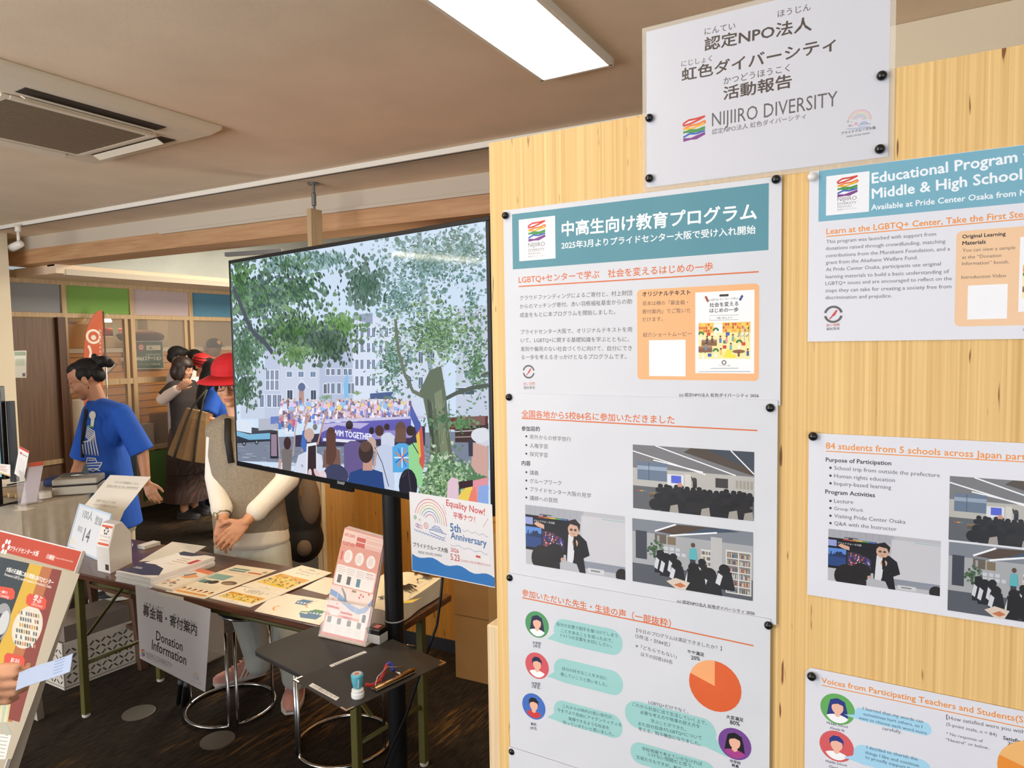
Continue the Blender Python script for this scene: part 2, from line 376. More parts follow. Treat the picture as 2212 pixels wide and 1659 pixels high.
# corridor beyond
MB().par((-7.2, 3.3, 2.385), (0.72, 0, 0), (-0.1, 6.5, 0), (0, 0, 0.08)).build('ceiling_corridor', PLASTER, kind='structure')
MB().par((-6.52, 3.38, 2.375), (0.05, 0, 0), (-0.1, 6.5, 0), (0, 0, 0.05)).build('trim_4', OFFWH, kind='structure')
MB().par((-6.62, 3.3, 2.45), (0.12, 0, 0), (-0.1, 6.5, 0), (0, 0, 1.0)).build('wall_concrete', CONC, kind='structure')
MB().par((-6.6, 3.35, 3.15), (8, 0, 0), (0, 7, 0), (0, 0, 0.1)).build('ceiling_upper', mat('white_upper_ceiling', (214, 212, 204), 0.9), kind='structure')
MB().par((-10.5, 10.2, 0), (13, 0, 0), (0, 0.1, 0), (0, 0, 3.2)).build('wall_far', OFFWH, kind='structure')
MB().par((1.6, 3.2, 0), (0.1, 0, 0), (0, 7, 0), (0, 0, 3.2)).build('wall_right', OFFWH, kind='structure')
# glazed partition with coloured boards along X = -7.2
GX = -7.2
zt, zm, zl, zs = 2.385, 2.05, 1.372, 0.63
ys = [3.18, 3.71, 4.39, 5.085, 5.80, 6.50, 7.20, 7.90]
t = MB(); S = 0.045
for z, h in ((zt-0.02, 0.04), (zm, 0.045), (zs, 0.045), (0.03, 0.06)): t.box((GX, 6.0, z), (0.06, 6.0, h))
for y in ys: t.box((GX, y, zt/2), (0.062, S, zt))
for y in ys[2:]: t.box((GX, y-0.07, (zs+zm)/2), (0.05, 0.035, zm-zs))
for a, b_ in zip(ys[1:-1], ys[2:]): t.box((GX, (a+b_)/2, zl), (0.055, b_-a, 0.06))
t.build('window_1', STILE, kind='structure')
GLASS = mat('window_glass', (255, 255, 255), 0.02, trans=0.0, alpha=0.07, spec=0.6)
for i, (a, b_) in enumerate(zip(ys[1:-1], ys[2:])):
    MB().box((GX, (a+b_)/2, (zs+zm)/2), (0.006, b_-a-S, zm-zs-0.03)).build('window_%d' % (i+2), GLASS, kind='structure')
for i, (a, b_, c) in enumerate(zip(ys[:-1], ys[1:], ((146, 148, 152), (122, 165, 78), (190, 172, 172), (82, 132, 158), (196, 150, 90), (146, 148, 152), (122, 165, 78)))):
    MB().box((GX, (a+b_)/2, (zt+zm)/2), (0.02, b_-a-S, zt-zm-0.05)).build('wall_board_%s' % 'abcdefg'[i], mat('board_paint_%d' % i, c, 0.7, bump=0.1, bs=120), kind='structure')
for i, (a, b_, c) in enumerate(zip(ys[1:-1], ys[2:], ((104, 130, 150), (104, 140, 70), (150, 148, 140), (96, 130, 80), (150, 148, 140), (96, 130, 80)))):
    MB().box((GX, (a+b_)/2, zs/2), (0.02, b_-a-S, zs-0.08)).build('wall_lower_%s' % 'abcdef'[i], mat('low_board_%d' % i, c, 0.7), kind='structure')
DOORW = wood('door_veneer', (96, 72, 56), (128, 98, 76), (90, 90, 2.2), 0.5)
d = MB().box((GX-0.01, 3.41, 1.02), (0.05, 0.44, 2.0)).build('door_1', DOORW, kind='structure')
MB().box((GX+0.02, 3.66, 1.02), (0.09, 0.07, 2.02)).build('trim_5', wood('dark_jamb', (70, 44, 26), (98, 62, 36), (60, 60, 2), 0.5), kind='structure')
MB().par((-10.4, 2.9, 0), (0.1, 0, 0), (0, 7.3, 0), (0, 0, 2.4)).build('wall_shop_back', CREAM, kind='structure')
MB().par((-10.4, 3.2, 0), (3.1, 0, 0), (0, 0.06, 0), (0, 0, 2.4)).build('wall_shop_side', CREAM, kind='structure')
MB().par((-10.4, 2.9, 2.4), (3.2, 0, 0), (0, 7.3, 0), (0, 0, 0.06)).build('ceiling_shop', PLASTER, kind='structure')

# ------------------------------------------------------------------ ceiling fittings
GLOW = mat('fluorescent_diffuser', (255, 255, 255), 0.4, emit=(255, 242, 218), es=14.0)
FRAMEW = mat('white_enamel', (235, 228, 214), 0.4)
def luminaire(x0, y0, label, L=1.25):
    r = thing('ceiling_light', (x0, y0, CEIL-0.03), label, 'ceiling light', 'fluorescent ceiling lights')
    wd = 0.268; f = MB()
    for dx in (-wd/2, wd/2): f.box((x0+dx, y0-L/2, CEIL-0.012), (0.014, L, 0.024))
    for dy in (0, -L): f.box((x0, y0+dy, CEIL-0.012), (wd+0.014, 0.014, 0.024))
    f.build('frame', FRAMEW, r)
    MB().box((x0, y0-L/2, CEIL-0.006), (wd-0.014, L-0.014, 0.008)).build('diffuser', GLOW, r)
    tb = MB()
    for dx in (-0.06, 0.06): tb.tube([(x0+dx, y0-0.05, CEIL-0.022), (x0+dx, y0-L+0.05, CEIL-0.022)], 0.006, 10)
    tb.build('tube', GLOW, r, smooth=True)
luminaire(-1.055, 2.325, 'long recessed fluorescent ceiling light glowing white above the television')
luminaire(-1.055, 0.55, 'unseen recessed fluorescent ceiling light added in front of the plywood panel')  # fixture out of view, added for warm light on the panel
luminaire(-6.02, -1.1, 'recessed fluorescent ceiling light far left, mirrored as a streak in the television')

AW = mat('air_unit_plastic', (232, 220, 196), 0.45); AD = mat('air_unit_slot', (62, 54, 44), 0.7); AG = mat('air_unit_grille', (150, 132, 108), 0.6)
ac = thing('air_conditioner', (-3.17, 1.58, CEIL-0.05), 'beige square four-way air conditioner cassette set into the ceiling', 'air conditioner')
cx, cy, hs = -3.155, 1.60, 0.487
p = MB(); p.rings([[(cx+sx*hs*k, cy+sy*hs*k, z) for sx, sy in ((-1, -1), (1, -1), (1, 1), (-1, 1))] for k, z in ((1, CEIL), (1, CEIL-0.018), (0.93, CEIL-0.045), (0.60, CEIL-0.05))]); p.build('panel', AW, ac, bev=0.004)
for k in range(4):
    a = k*math.pi/2; ux, uy = V((math.cos(a), math.sin(a), 0)), V((-math.sin(a), math.cos(a), 0)); c0 = V((cx, cy, CEIL-0.0475))+ux*0.37
    MB().par(c0-ux*0.035-uy*0.27+V((0, 0, -0.0025)), ux*0.07, uy*0.54, (0, 0, 0.004)).build('air_slot', AD, ac)
    MB().par(c0-ux*0.04-uy*0.25+V((0, 0, -0.012)), ux*0.03+V((0, 0, -0.014)), uy*0.50, (0, 0, 0.004)).build('louvre', AW, ac)
g = MB(); g.box((cx, cy, CEIL-0.053), (0.56, 0.56, 0.006)); g.build('grille_backing', AD, ac)
g = MB()
for i in range(34): g.box((cx-0.272+i*0.0165, cy, CEIL-0.059), (0.0085, 0.54, 0.008))
g.build('grille', AG, ac)
g = MB()
for s_ in (-1, 1): g.box((cx, cy+s_*0.284, CEIL-0.058), (0.59, 0.03, 0.012)); g.box((cx+s_*0.284, cy, CEIL-0.058), (0.03, 0.54, 0.012))
g.build('grille_frame', AW, ac, bev=0.003)
# lighting track and its spot
a0, a1 = at_z(-60, 499, CEIL), at_z(1420, 243, CEIL)
tr = MB().bar(a0+V((0, 0, -0.0155)), a1+V((0, 0, -0.0155)), 0.038, 0.028).build('lighting_track', FRAMEW, label='long white lighting track running along the ceiling edge', cat='lighting track')
MB().bar(a0+V((0, -0.0, -0.029)), a1+V((0, -0.0, -0.029)), 0.012, 0.004).build('track_slot', AD, tr)
sp = at_z(38, 486, CEIL-0.03)
r = thing('track_spotlight', sp, 'small white spotlight hanging from the lighting track at far left', 'spotlight')
MB().lathe(sp+V((0, 0, -0.05)), [(0.02, 0.05), (0.02, 0.0), (0.012, -0.002)], 16).build('adapter', FRAMEW, r, smooth=True)
MB().tube([sp+V((0, 0, -0.05)), sp+V((0, 0, -0.13))], 0.011).build('stem', FRAMEW, r, smooth=True)
ax = V((-0.8, -0.2, -0.25)).normalized()
MB().lathe(sp+V((0.02, 0, -0.145)), [(0.014, -0.02), (0.027, -0.01), (0.03, 0.05), (0.03, 0.09), (0.026, 0.085)], 20, ax).build('lamp_head', FRAMEW, r, smooth=True)
# ------------------------------------------------------------------ the plywood display panel and what is pinned to it
PY = 0.965
PLY = wood('pale_plywood', (201, 159, 95), (231, 196, 132), (210, 210, 0.8), 0.55, marks=((116, 74, 34), (0.5, 0.5, 13), (0.685, 0.73)))
PLYE = wood('plywood_edge', (196, 160, 112), (232, 204, 156), (2, 160, 2), 0.6)
POSTW = wood('post_wood', (196, 170, 132), (226, 204, 168), (110, 110, 1.6), 0.6, marks=((120, 92, 60), (0.8, 0.8, 3), (0.66, 0.72)))
pan = thing('display_panel', (0.5, PY+0.015, 0), 'tall pale plywood display panel covered in pinned posters at right', 'display panel')
MB().par((-0.592, PY, 0.03), (2.4, 0, 0), (0, 0.003, 0), (0, 0, 2.009)).build('front_veneer', PLY, pan)
MB().par((-0.592, PY+0.003, 0.03), (2.4, 0, 0), (0, 0.022, 0), (0, 0, 2.009)).build('core_board', PLYE, pan)
MB().box((-0.612, PY+0.05, 0.616), (0.034, 0.05, 1.232)).build('post', POSTW, pan, bev=0.002)
for x in (-0.1, 0.9): MB().box((x, PY+0.06, 0.03), (0.05, 0.6, 0.06)).build('foot', POSTW, pan)

BLACK = (38, 34, 34); GREY = (84, 78, 76); ORANGE = (206, 106, 58); ORAL = (226, 142, 66)
def sheet(lift):
    s = Sheet((0, PY-lift, 0), (1, 0, 0), (0, 0, 1), (0, -1, 0)); s.step = 0.0000015; return s
def rainbow_mark(s, x0, y0, x1, y1):
    a, b = s.P(x0, y0), s.P(x1, y1); w, h = b[0]-a[0], a[1]-b[1]
    m = lambda p: [(a[0]+w*x, b[1]+h*y) for x, y in p]
    lw = h*0.085
    for pts, c in (([(0, .80), (.25, .92), (.6, .93), (1, .98)], (196, 66, 52)), ([(0, .70), (.3, .74), (.7, .86), (1, .98)], (196, 66, 52)), ([(0, .80), (0.02, .70)], (196, 66, 52)),
                   ([(0, .56), (.35, .66), (.7, .68), (1, .78)], (222, 122, 52)), ([(0, .56), (.4, .52), (.7, .60), (1, .66)], (222, 168, 52)), ([(1, .78), (1, .66)], (222, 122, 52)),
                   ([(0, .38), (.3, .46), (.65, .42), (1, .50)], (70, 140, 76)), ([(0, .42), (.4, .36), (.7, .36), (1, .44)], (70, 140, 76)),
                   ([(0, .18), (.3, .30), (.6, .26), (1, .34)], (58, 92, 176)), ([(0, .10), (.35, .06), (.7, .16), (1, .24)], (120, 62, 130)), ([(0, .02), (.35, .06), (.6, .04), (1, .20)], (120, 62, 130))):
        s.line(m(pts), lw, c)
def cruise_mark(s, x0, y0, x1, y1, full=True):
    """small line drawing: rainbow, ship, waves"""
    a, b = s.P(x0, y0), s.P(x1, y1); w, h = b[0]-a[0], a[1]-b[1]; lw = w*0.014
    m = lambda x, y: (a[0]+w*x, b[1]+h*y)
    cx, cy = m(.53, .36)
    for k, c in enumerate(((206, 84, 76), (226, 140, 84), (220, 176, 84), (90, 160, 96), (70, 120, 186), (196, 96, 120))):
        s.arc(cx, cy+w*.02, w*(.46-k*.062), lw, c, -2 if k < 3 else 4, 165-k*2, 26)
    for q, c in (((.08, .42), (80, 150, 84)), ((.13, .23), (140, 96, 170)), ((.25, .21), (226, 140, 84)), ((.40, .27), (206, 84, 90)), ((.22, .38), (222, 176, 84))):
        u, v = m(*q)
        if q[0] == .22: s.line([(u-w*.035, v), (u, v+w*.01), (u, v+w*.04), (u+w*.01, v), (u+w*.035, v), (u, v-w*.01), (u, v-w*.035), (u-w*.01, v)], lw*.8, c, closed=True)
        else:
            s.arc(u, v, w*(.055 if q[0] == .40 else .035), lw, c)
            if q[0] == .08: s.line([(u-w*.03, v-w*.03), (u+w*.03, v+w*.03)], lw, c)
            if q[0] == .13: s.arc(u+w*.05, v-w*.01, w*.035, lw, c)
            if q[0] == .40: s.circ(u, v, w*.015, c)
    B = (70, 116, 180)
    s.line([m(.50, .20), m(.52, .12), m(.92, .06), m(.98, .17), m(.50, .20)], lw, B)
    s.line([m(.56, .19), m(.58, .27), m(.84, .25), m(.90, .175)], lw, B); s.line([m(.62, .27), m(.64, .31), m(.80, .30), m(.82, .25)], lw, B); s.line([m(.58, .23), m(.86, .215)], lw, B)
    s.line([m(.04+i*.02, .10-.02*i*.1+.022*math.sin(i*1.5)) for i in range(46)], lw, B)
    if full: pass
def feather_badge(s, x, y, R=0.0095):
    u, v = s.P(x, y); s.arc(u, v, R, R*.28, (96, 92, 92), 12, 168); s.arc(u, v, R, R*.28, (96, 92, 92), 192, 348)
    s.line([(u-R*.45, v-R*.6), (u+R*.1, v)], R*.14, (186, 70, 62)); s.poly([(u-R*.2, v-R*.15), (u+R*.35, v+R*.6), (u+R*.5, v+R*.45), (u+R*.15, v-R*.2)], (196, 74, 66))
def unit(s, x0, y0, x1, y1):
    a, b = s.P(x0, y0), s.P(x1, y1)
    return lambda x, y: (a[0]+(b[0]-a[0])*min(max(x, 0), 1), b[1]+(a[1]-b[1])*min(max(y, 0), 1))
def U(s, f, pts, c): s.poly([f(*p) for p in pts], c)
def UB(s, f, x0, y0, x1, y1, c): U(s, f, ((x0, y0), (x1, y0), (x1, y1), (x0, y1)), c)
def UE(s, f, x, y, rx, ry, c, n=20): s.poly([f(x+rx*math.cos(2*math.pi*i/n), y+ry*math.sin(2*math.pi*i/n)) for i in range(n)], c)
def photo_lecturer(s, x0, y0, x1, y1, text=True):
    f = unit(s, x0, y0, x1, y1)
    UB(s, f, 0, 0, 1, 1, (176, 176, 182)); UB(s, f, 0, .83, .6, 1, (158, 160, 168)); UB(s, f, .58, .14, 1, .93, (190, 190, 196)); UB(s, f, .78, .9, 1, .915, (150, 178, 178)); UB(s, f, .6, .08, 1, .2, (132, 138, 150))
    for i in range(9): UB(s, f, .05+i*.06, .86, .053+i*.06, 1, (140, 142, 150))
    UB(s, f, 0, .25, .45, .84, (22, 22, 28)); UB(s, f, 0, .68, .08, .80, (140, 150, 200)); UB(s, f, 0, .30, .17, .64, (40, 66, 120)); UB(s, f, 0, .52, .17, .64, (86, 130, 200))
    UB(s, f, .18, .30, .40, .60, (56, 46, 76)); rnd = random.Random(3)
    for i in range(26): x = .02+rnd.random()*.14; UB(s, f, x, .48, x+.012, .50+rnd.random()*.09, (30, 46, 84))
    for i in range(60): x, y = .19+rnd.random()*.19, .31+rnd.random()*.26; UB(s, f, x, y, x+.012, y+.025, rnd.choice(((190, 70, 90), (90, 80, 170), (220, 190, 180), (60, 60, 110), (200, 120, 60))))
    for i, c in enumerate(((190, 70, 60), (210, 130, 60), (200, 180, 70), (80, 150, 90), (70, 100, 180))): UB(s, f, .14+i*.06, .815, .20+i*.06, .835, c)
    UB(s, f, .15, .86, .28, .875, (70, 74, 82)); UB(s, f, .19, .83, .23, .86, (50, 54, 60))
    if text: a, b = f(.09, .735), f(.31, .735); s.text('プライドクルーズ大阪', a[0], a[1], b[0]-a[0], (226, 226, 230))
    D = (26, 25, 30)
    U(s, f, ((.20, .68), (.40, .66), (.55, .55), (.60, .40), (.47, .38), (.38, .52), (.20, .63)), D)
    U(s, f, ((.42, .60), (.56, .62), (.63, .52), (.66, .30), (.60, .24), (.62, .0), (.43, .0), (.42, .30)), D)
    U(s, f, ((.45, .60), (.52, .60), (.50, .2), (.47, .02), (.43, .08)), (206, 206, 212))
    UE(s, f, .50, .68, .055, .12, (196, 158, 136)); U(s, f, ((.44, .70), (.45, .82), (.52, .86), (.57, .78), (.56, .66), (.54, .75), (.47, .77)), (30, 27, 28))
    UE(s, f, .48, .68, .014, .02, (70, 60, 58)); UE(s, f, .52, .68, .014, .02, (70, 60, 58)); UB(s, f, .485, .61, .515, .62, (160, 100, 90))
    U(s, f, ((.20, .63), (.20, .70), (.12, .74), (.09, .70), (.13, .66)), (200, 160, 138)); UE(s, f, .515, .47, .03, .06, (196, 158, 136)); U(s, f, ((.495, .47), (.505, .58), (.525, .58), (.525, .46)), (18, 18, 20)); UB(s, f, .50, .35, .53, .47, (24, 24, 26))
    UE(s, f, .18, .12, .12, .24, (32, 28, 28)); UE(s, f, .31, .25, .09, .17, (30, 27, 27)); UE(s, f, .385, .16, .018, .04, (186, 148, 128)); UB(s, f, .27, 0, .36, .1, (34, 32, 36)); UE(s, f, .97, .05, .06, .12, (34, 30, 30))
    U(s, f, ((.37, .0), (.38, .16), (.53, .13), (.56, .0)), (170, 172, 178)); UB(s, f, .64, .02, .80, .1, (196, 196, 200)); UB(s, f, .67, .05, .76, .075, (120, 122, 128))
def photo_lecture_hall(s, x0, y0, x1, y1):
    f = unit(s, x0, y0, x1, y1); rnd = random.Random(5)
    UB(s, f, 0, 0, 1, 1, (150, 150, 152)); UB(s, f, 0, .62, 1, 1, (112, 112, 116)); UB(s, f, 0, .36, 1, .64, (172, 170, 166)); UB(s, f, 0, 0, 1, .36, (88, 90, 96))
    U(s, f, ((.44, .93), (.98, .66), (1, .66), (1, 1), (.5, 1)), (74, 64, 56)); U(s, f, ((.62, 1), (1, .72), (1, 1)), (58, 66, 78))
    for a, b in (((.0, .90), (.62, .62)), ((.20, 1), (.86, .64)), ((.18, .78), (.60, .65)), ((.82, 1), (1.0, .68))):
        s.line([f(*a), f(*b)], 0.0016, (226, 228, 232))
    UB(s, f, .04, .46, .30, .74, (96, 112, 134)); UB(s, f, .04, .62, .30, .68, (140, 156, 176)); UB(s, f, .14, .46, .145, .74, (70, 76, 88)); UB(s, f, .30, .40, .44, .58, (206, 208, 214)); UB(s, f, .335, .45, .42, .565, (76, 92, 196)); UB(s, f, .45, .35, .50, .60, (196, 194, 188)); UB(s, f, .70, .44, .80, .58, (56, 54, 54))
    for i in range(5): UB(s, f, .86+i*.028, .45, .88+i*.028, .57, (150, 146, 136))
    UE(s, f, .53, .52, .02, .04, (60, 52, 52)); UB(s, f, .515, .40, .55, .50, (38, 38, 44)); s.line([f(.515, .50), f(.505, .57)], .0015, (60, 50, 50))
    for k, c in enumerate(((180, 70, 60), (200, 150, 60), (80, 140, 90), (70, 90, 160))): UB(s, f, .04+k*.025, .28, .065+k*.025, .295, c)
    UE(s, f, .19, .26, .05, .025, (120, 100, 80)); UB(s, f, .15, .20, .22, .25, (86, 72, 60))
    for row, (yb, n, r) in enumerate(((.38, 17, .022), (.32, 15, .028), (.22, 11, .042), (.10, 8, .06))):
        for i in range(n):
            x = .24+row*-.01+i*(.78/n)+rnd.uniform(-.01, .01); y = yb+rnd.uniform(-.02, .02)
            UE(s, f, min(x, .99-r), y, r, r*1.55, rnd.choice(((24, 24, 28), (34, 30, 32), (20, 20, 24)))); UB(s, f, max(.24, x-r*1.4), max(0, y-r*4), min(1, x+r*1.4), y-r*.8, (26, 27, 33))
    UE(s, f, .41, .42, .02, .045, (190, 140, 120)); UB(s, f, .395, .22, .425, .40, (30, 32, 40))
    for x in (.32, .58, .80, .92): U(s, f, ((x, 0), (x+.01, .10), (x+.07, .13), (x+.08, 0)), (150, 146, 140))
def photo_library(s, x0, y0, x1, y1):
    f = unit(s, x0, y0, x1, y1); rnd = random.Random(8)
    UB(s, f, 0, 0, 1, 1, (158, 160, 164)); UB(s, f, 0, 0, 1, .30, (80, 84, 92)); UB(s, f, 0, .80, 1, 1, (118, 124, 134)); U(s, f, ((.22, .84), (.40, .98), (.74, 1), (.62, .94), (.36, .82)), (76, 60, 50)); U(s, f, ((.46, .86), (.62, .98), (.80, 1), (.9, .98)), (60, 74, 92))
    s.line([f(.20, .84), f(.38, .98)], .0022, (226, 230, 236)); s.line([f(.33, .80), f(.72, .93)], .0022, (226, 230, 236))
    UB(s, f, .03, .38, .13, .82, (58, 62, 72)); UB(s, f, .20, .66, .30, .80, (96, 88, 78)); UB(s, f, .31, .66, .38, .78, (120, 104, 84)); UB(s, f, .22, .685, .24, .78, (150, 150, 150)); UB(s, f, .67, .36, .76, .86, (176, 176, 176))
    for i in range(60): a = rnd.random()*6.28; r = rnd.random()*.08; x, y = .20+r*math.cos(a), .56+r*1.6*math.sin(a); UE(s, f, x, y, .012, .022, rnd.choice(((66, 92, 66), (52, 74, 54), (96, 120, 92))), 6)
    for i in range(7): UB(s, f, .28+(i % 4)*.05, .50+(i//4)*.07, .315+(i % 4)*.05, .55+(i//4)*.07, (186, 192, 200))
    UB(s, f, .79, .06, .99, .70, (198, 198, 196)); UB(s, f, .59, .40, .67, .66, (196, 196, 194))
    for r in range(6):
        for k in range(2):
            UB(s, f, .80+k*.095, .08+r*.102, .885+k*.095, .165+r*.102, (120, 116, 110))
            for b in range(9): UB(s, f, .805+k*.095+b*.0085, .085+r*.102, .811+k*.095+b*.0085, .12+r*.102+rnd.random()*.03, rnd.choice(((200, 196, 190), (160, 80, 70), (90, 110, 140), (190, 170, 120), (70, 70, 76))))
    for r in range(3):
        for b in range(8): UB(s, f, .595+b*.009, .42+r*.08, .602+b*.009, .47+r*.08, rnd.choice(((160, 120, 100), (120, 130, 150), (190, 180, 150), (80, 80, 90))))
    UE(s, f, .525, .70, .018, .035, (84, 62, 54)); U(s, f, ((.50, .65), (.55, .65), (.56, .48), (.49, .48)), (84, 168, 176)); UB(s, f, .50, .36, .545, .48, (52, 56, 66))
    for x, y, r in ((.25, .56, .035), (.30, .52, .038), (.36, .54, .032), (.39, .44, .04), (.60, .52, .032), (.53, .42, .045), (.66, .36, .055), (.78, .46, .045)):
        y -= .06; U(s, f, ((x-r*1.5, max(0, y-.30)), (x-r*1.2, y-.03), (x+r*1.2, y-.03), (x+r*1.9, max(0, y-.30))), (28, 28, 34)); U(s, f, ((x-r*1.6, y-.22), (x-r*1.1, y-.06), (x-r*.3, y-.10), (x-r*.8, y-.25)), (198, 200, 206)); UE(s, f, x, y, r, r*1.7, (26, 24, 27))
    U(s, f, ((.47, .0), (.48, .30), (.55, .42), (.62, .25), (.64, 0)), (24, 23, 26))
    U(s, f, ((.30, .09), (.38, .16), (.50, .12), (.46, .0), (.38, .0)), (206, 190, 176)); U(s, f, ((.36, .05), (.42, .10), (.47, .06), (.42, .02)), (186, 110, 70))
def picture_scene(s, x0, y0, x1, y1):
    """flat drawing of a room with shelves, plants, tables and stools"""
    f = unit(s, x0, y0, x1, y1); rnd = random.Random(4)
    UB(s, f, 0, 0, 1, 1, (236, 222, 160)); UB(s, f, 0, .72, 1, .98, (238, 236, 228))
    for k, (a, b) in enumerate(((0, .30), (.47, 1.0))):
        UB(s, f, a, .72, b, 1, (226, 190, 90))
        for r in range(3):
            for i in range(int((b-a)/.045)): UB(s, f, a+i*.045+.004, .74+r*.085, a+i*.045+.04, .81+r*.085, rnd.choice(((214, 96, 60), (226, 160, 70), (236, 200, 90), (190, 80, 60))))
    for x, y in ((.05, .52), (.34, .62), (.34, .05), (.09, .02), (.79, .28)):
        UB(s, f, x-.022, y, x+.022, y+.09, (236, 236, 230))
        for i in range(7): a = math.radians(20+i*23); UE(s, f, x+.045*math.cos(a), y+.12+.07*math.sin(a)+.03, .022, .03, (70, 120, 64), 8)
    for x, y, c in ((.20, .64, (200, 60, 50)), (.57, .64, (60, 90, 170)), (.51, .28, (200, 60, 50)), (.87, .36, (206, 70, 50)), (.52, .42, (70, 130, 80)), (.70, .47, (226, 196, 80)), (.22, .06, (60, 90, 170))): UB(s, f, x-.035, y, x+.035, y+.09, c)
    for x0_, y0_, x1_, y1_ in ((.06, .36, .36, .50), (0, .18, .27, .32)): UB(s, f, x0_, y0_, x1_, y1_, (128, 88, 64)); UB(s, f, x0_, y1_-.03, x1_, y1_+.03, (156, 112, 84))
    UE(s, f, .78, .20, .12, .05, (136, 92, 66)); UB(s, f, .76, .06, .80, .20, (120, 80, 58)); U(s, f, ((.48, .04), (.56, .26), (.66, .26), (.64, .12), (.72, .12), (.72, .02)), (226, 214, 70))
    for x, y, c in ((.17, .52, (70, 70, 80)), (.27, .52, (90, 80, 70)), (.15, .32, (96, 130, 160)), (.43, .52, (80, 120, 190)), (.55, .52, (216, 150, 170)), (.67, .56, (120, 170, 150)), (.44, .18, (230, 190, 90)), (.63, .32, (120, 170, 160)), (.95, .16, (60, 90, 150))):
        UB(s, f, x-.022, y-.08, x+.022, y+.05, c); UE(s, f, x, y+.08, .018, .035, (196, 150, 120), 10); UE(s, f, x, y+.10, .018, .022, (50, 36, 30), 8)
    for i, cs in enumerate((((206, 70, 60), (226, 150, 60), (80, 140, 80), (110, 70, 140)), ((110, 180, 210), (236, 170, 190), (240, 240, 240), (110, 180, 210)), ((60, 60, 60), (150, 150, 150), (240, 240, 240), (120, 70, 130)))):
        x = .76+i*.08; UB(s, f, x+.045, .46, x+.05, .88, (140, 110, 90))
        for j, c in enumerate(cs): U(s, f, ((x+.045, .88-j*.07), (x+.05, .88-j*.07), (x+.03+.02-.012*j, .81-j*.07), (x+.02-.012*j, .81-j*.07)), c)
def avatar(s, x, y, R, bg, hair, skin, cloth, long_=0):
    u, v = s.P(x, y); f = lambda a, b: (u+a*R, v+b*R)
    s.circ(u, v, R, bg)
    hp = lambda c, pts: s.poly([f(*p) for p in pts], c)
    if long_: hp(hair, ((-.52, .1), (-.42, .55), (0, .72), (.42, .55), (.55, .0), (.62, -.55), (.3, -.62), (-.3, -.62), (-.62, -.55)))
    hp(cloth, [(.78*math.cos(math.radians(a)), .9*math.sin(math.radians(a))-.0) for a in range(215, 326, 10)]+[(.45, -.42), (.15, -.34), (-.15, -.34), (-.45, -.42)])
    hp(skin, ((-.14, -.15), (.14, -.15), (.18, -.40), (0, -.52), (-.18, -.40)))
    s.circ(u, v+R*.10, R*.34, skin, R*.42)
    hp(hair, ((-.40, .05), (-.42, .42), (-.2, .66), (.15, .68), (.40, .45), (.40, .05), (.32, .28), (.0, .36), (-.28, .26)))
def bubble(s, x0, y0, x1, y1, col, tail):
    a, b = s.P(x0, y0), s.P(x1, y1); r = abs(a[1]-b[1])*0.47
    k = s.k; s.k += 2
    s.rrect(a[0], b[1], b[0], a[1], r, col, layer=k+1)
    if tail == 'l': s.poly([(a[0]-.012, b[1]+.003), (a[0]+.004, b[1]+abs(a[1]-b[1])*.42), (a[0]+r*.8, b[1]+.0005)], col, layer=k)
    else: s.poly([(b[0]+.016, b[1]-.006), (b[0]-.002, b[1]+abs(a[1]-b[1])*.45), (b[0]-r*.8, b[1]+.0005)], col, layer=k)

def pin(s, x, y, label, group, m=None, h=0.0):
    u, v = s.P(x, y); c = s.W(u, v, 0.0); c.y = PY-0.0035
    m = m or mat('black_pin', (16, 15, 16), 0.28)
    n = V((0, -1, 0))
    o = MB().lathe(c, [(0.0052, 0.0), (0.0058, 0.0015), (0.0052, 0.004), (0.003, 0.0058), (0.0004, 0.0064)], 20, n).build('push_pin', m, loc=c, smooth=True, label=label, cat='push pin', group=group)
    return o
PG = 'push pins holding the posters'

# ---- top sign
s = sheet(0.0022); k = 0.0
a, b = s.P(1396, 72), s.P(1918, 338); s.base([(a[0], b[1]), (b[0], b[1]), (b[0], a[1]+0.002), (a[0], a[1]+0.002)], (200, 201, 209))
T = s.T; DK = (78, 70, 66)
T('認定NPO法人', (1522, 108), (1753, 63), DK, 0.012, hs=.86); T('にんてい', (1522, 75), (1588, 62), DK); T('ほうじん', (1680, 37), (1751, 21), DK)
T('虹色ダイバーシティ', (1473, 174), (1805, 106), DK, 0.012, hs=.86); T('にじしょく', (1472, 144), (1538, 131), DK)
T('活動報告', (1563, 214), (1710, 186), DK, 0.012, hs=.86); T('かつどうほうこく', (1563, 182), (1706, 153), DK)
T('NIJIIRO DIVERSITY', (1538, 273), (1809, 228), (96, 92, 94), -0.008, hs=1.35); T('認定NPO法人 虹色ダイバーシティ', (1538, 290), (1741, 255), (84, 80, 82))
rainbow_mark(s, 1476, 258, 1523, 298); cruise_mark(s, 1828, 234, 1882, 276)
T('プライドクルーズ大阪', (1817, 291), (1892, 278), BLACK, 0.006); T('PRIDE CRUISE OSAKA', (1829, 297), (1879, 289), BLACK)
s.build('report_sign', GLOSS, label='white laminated title sign pinned above the poster column, topmost sheet', cat='sign')
rim = bpy.data.objects['report_sign']; RIM = mat('laminate_rim', (232, 226, 214), .15, alpha=.30, spec=.7); m = MB()
for u0, v0, u1, v1 in ((a[0]-.006, b[1]-.006, a[0], a[1]+.008), (b[0], b[1]-.006, b[0]+.006, a[1]+.008), (a[0], b[1]-.006, b[0], b[1]), (a[0], a[1]+.002, b[0], a[1]+.008)): m.par(s.W(u0, v0, -.0004), V((u1-u0, 0, 0)), V((0, 0, v1-v0)), V((0, -.0004, 0)))
m.build('clear_rim', RIM, rim)
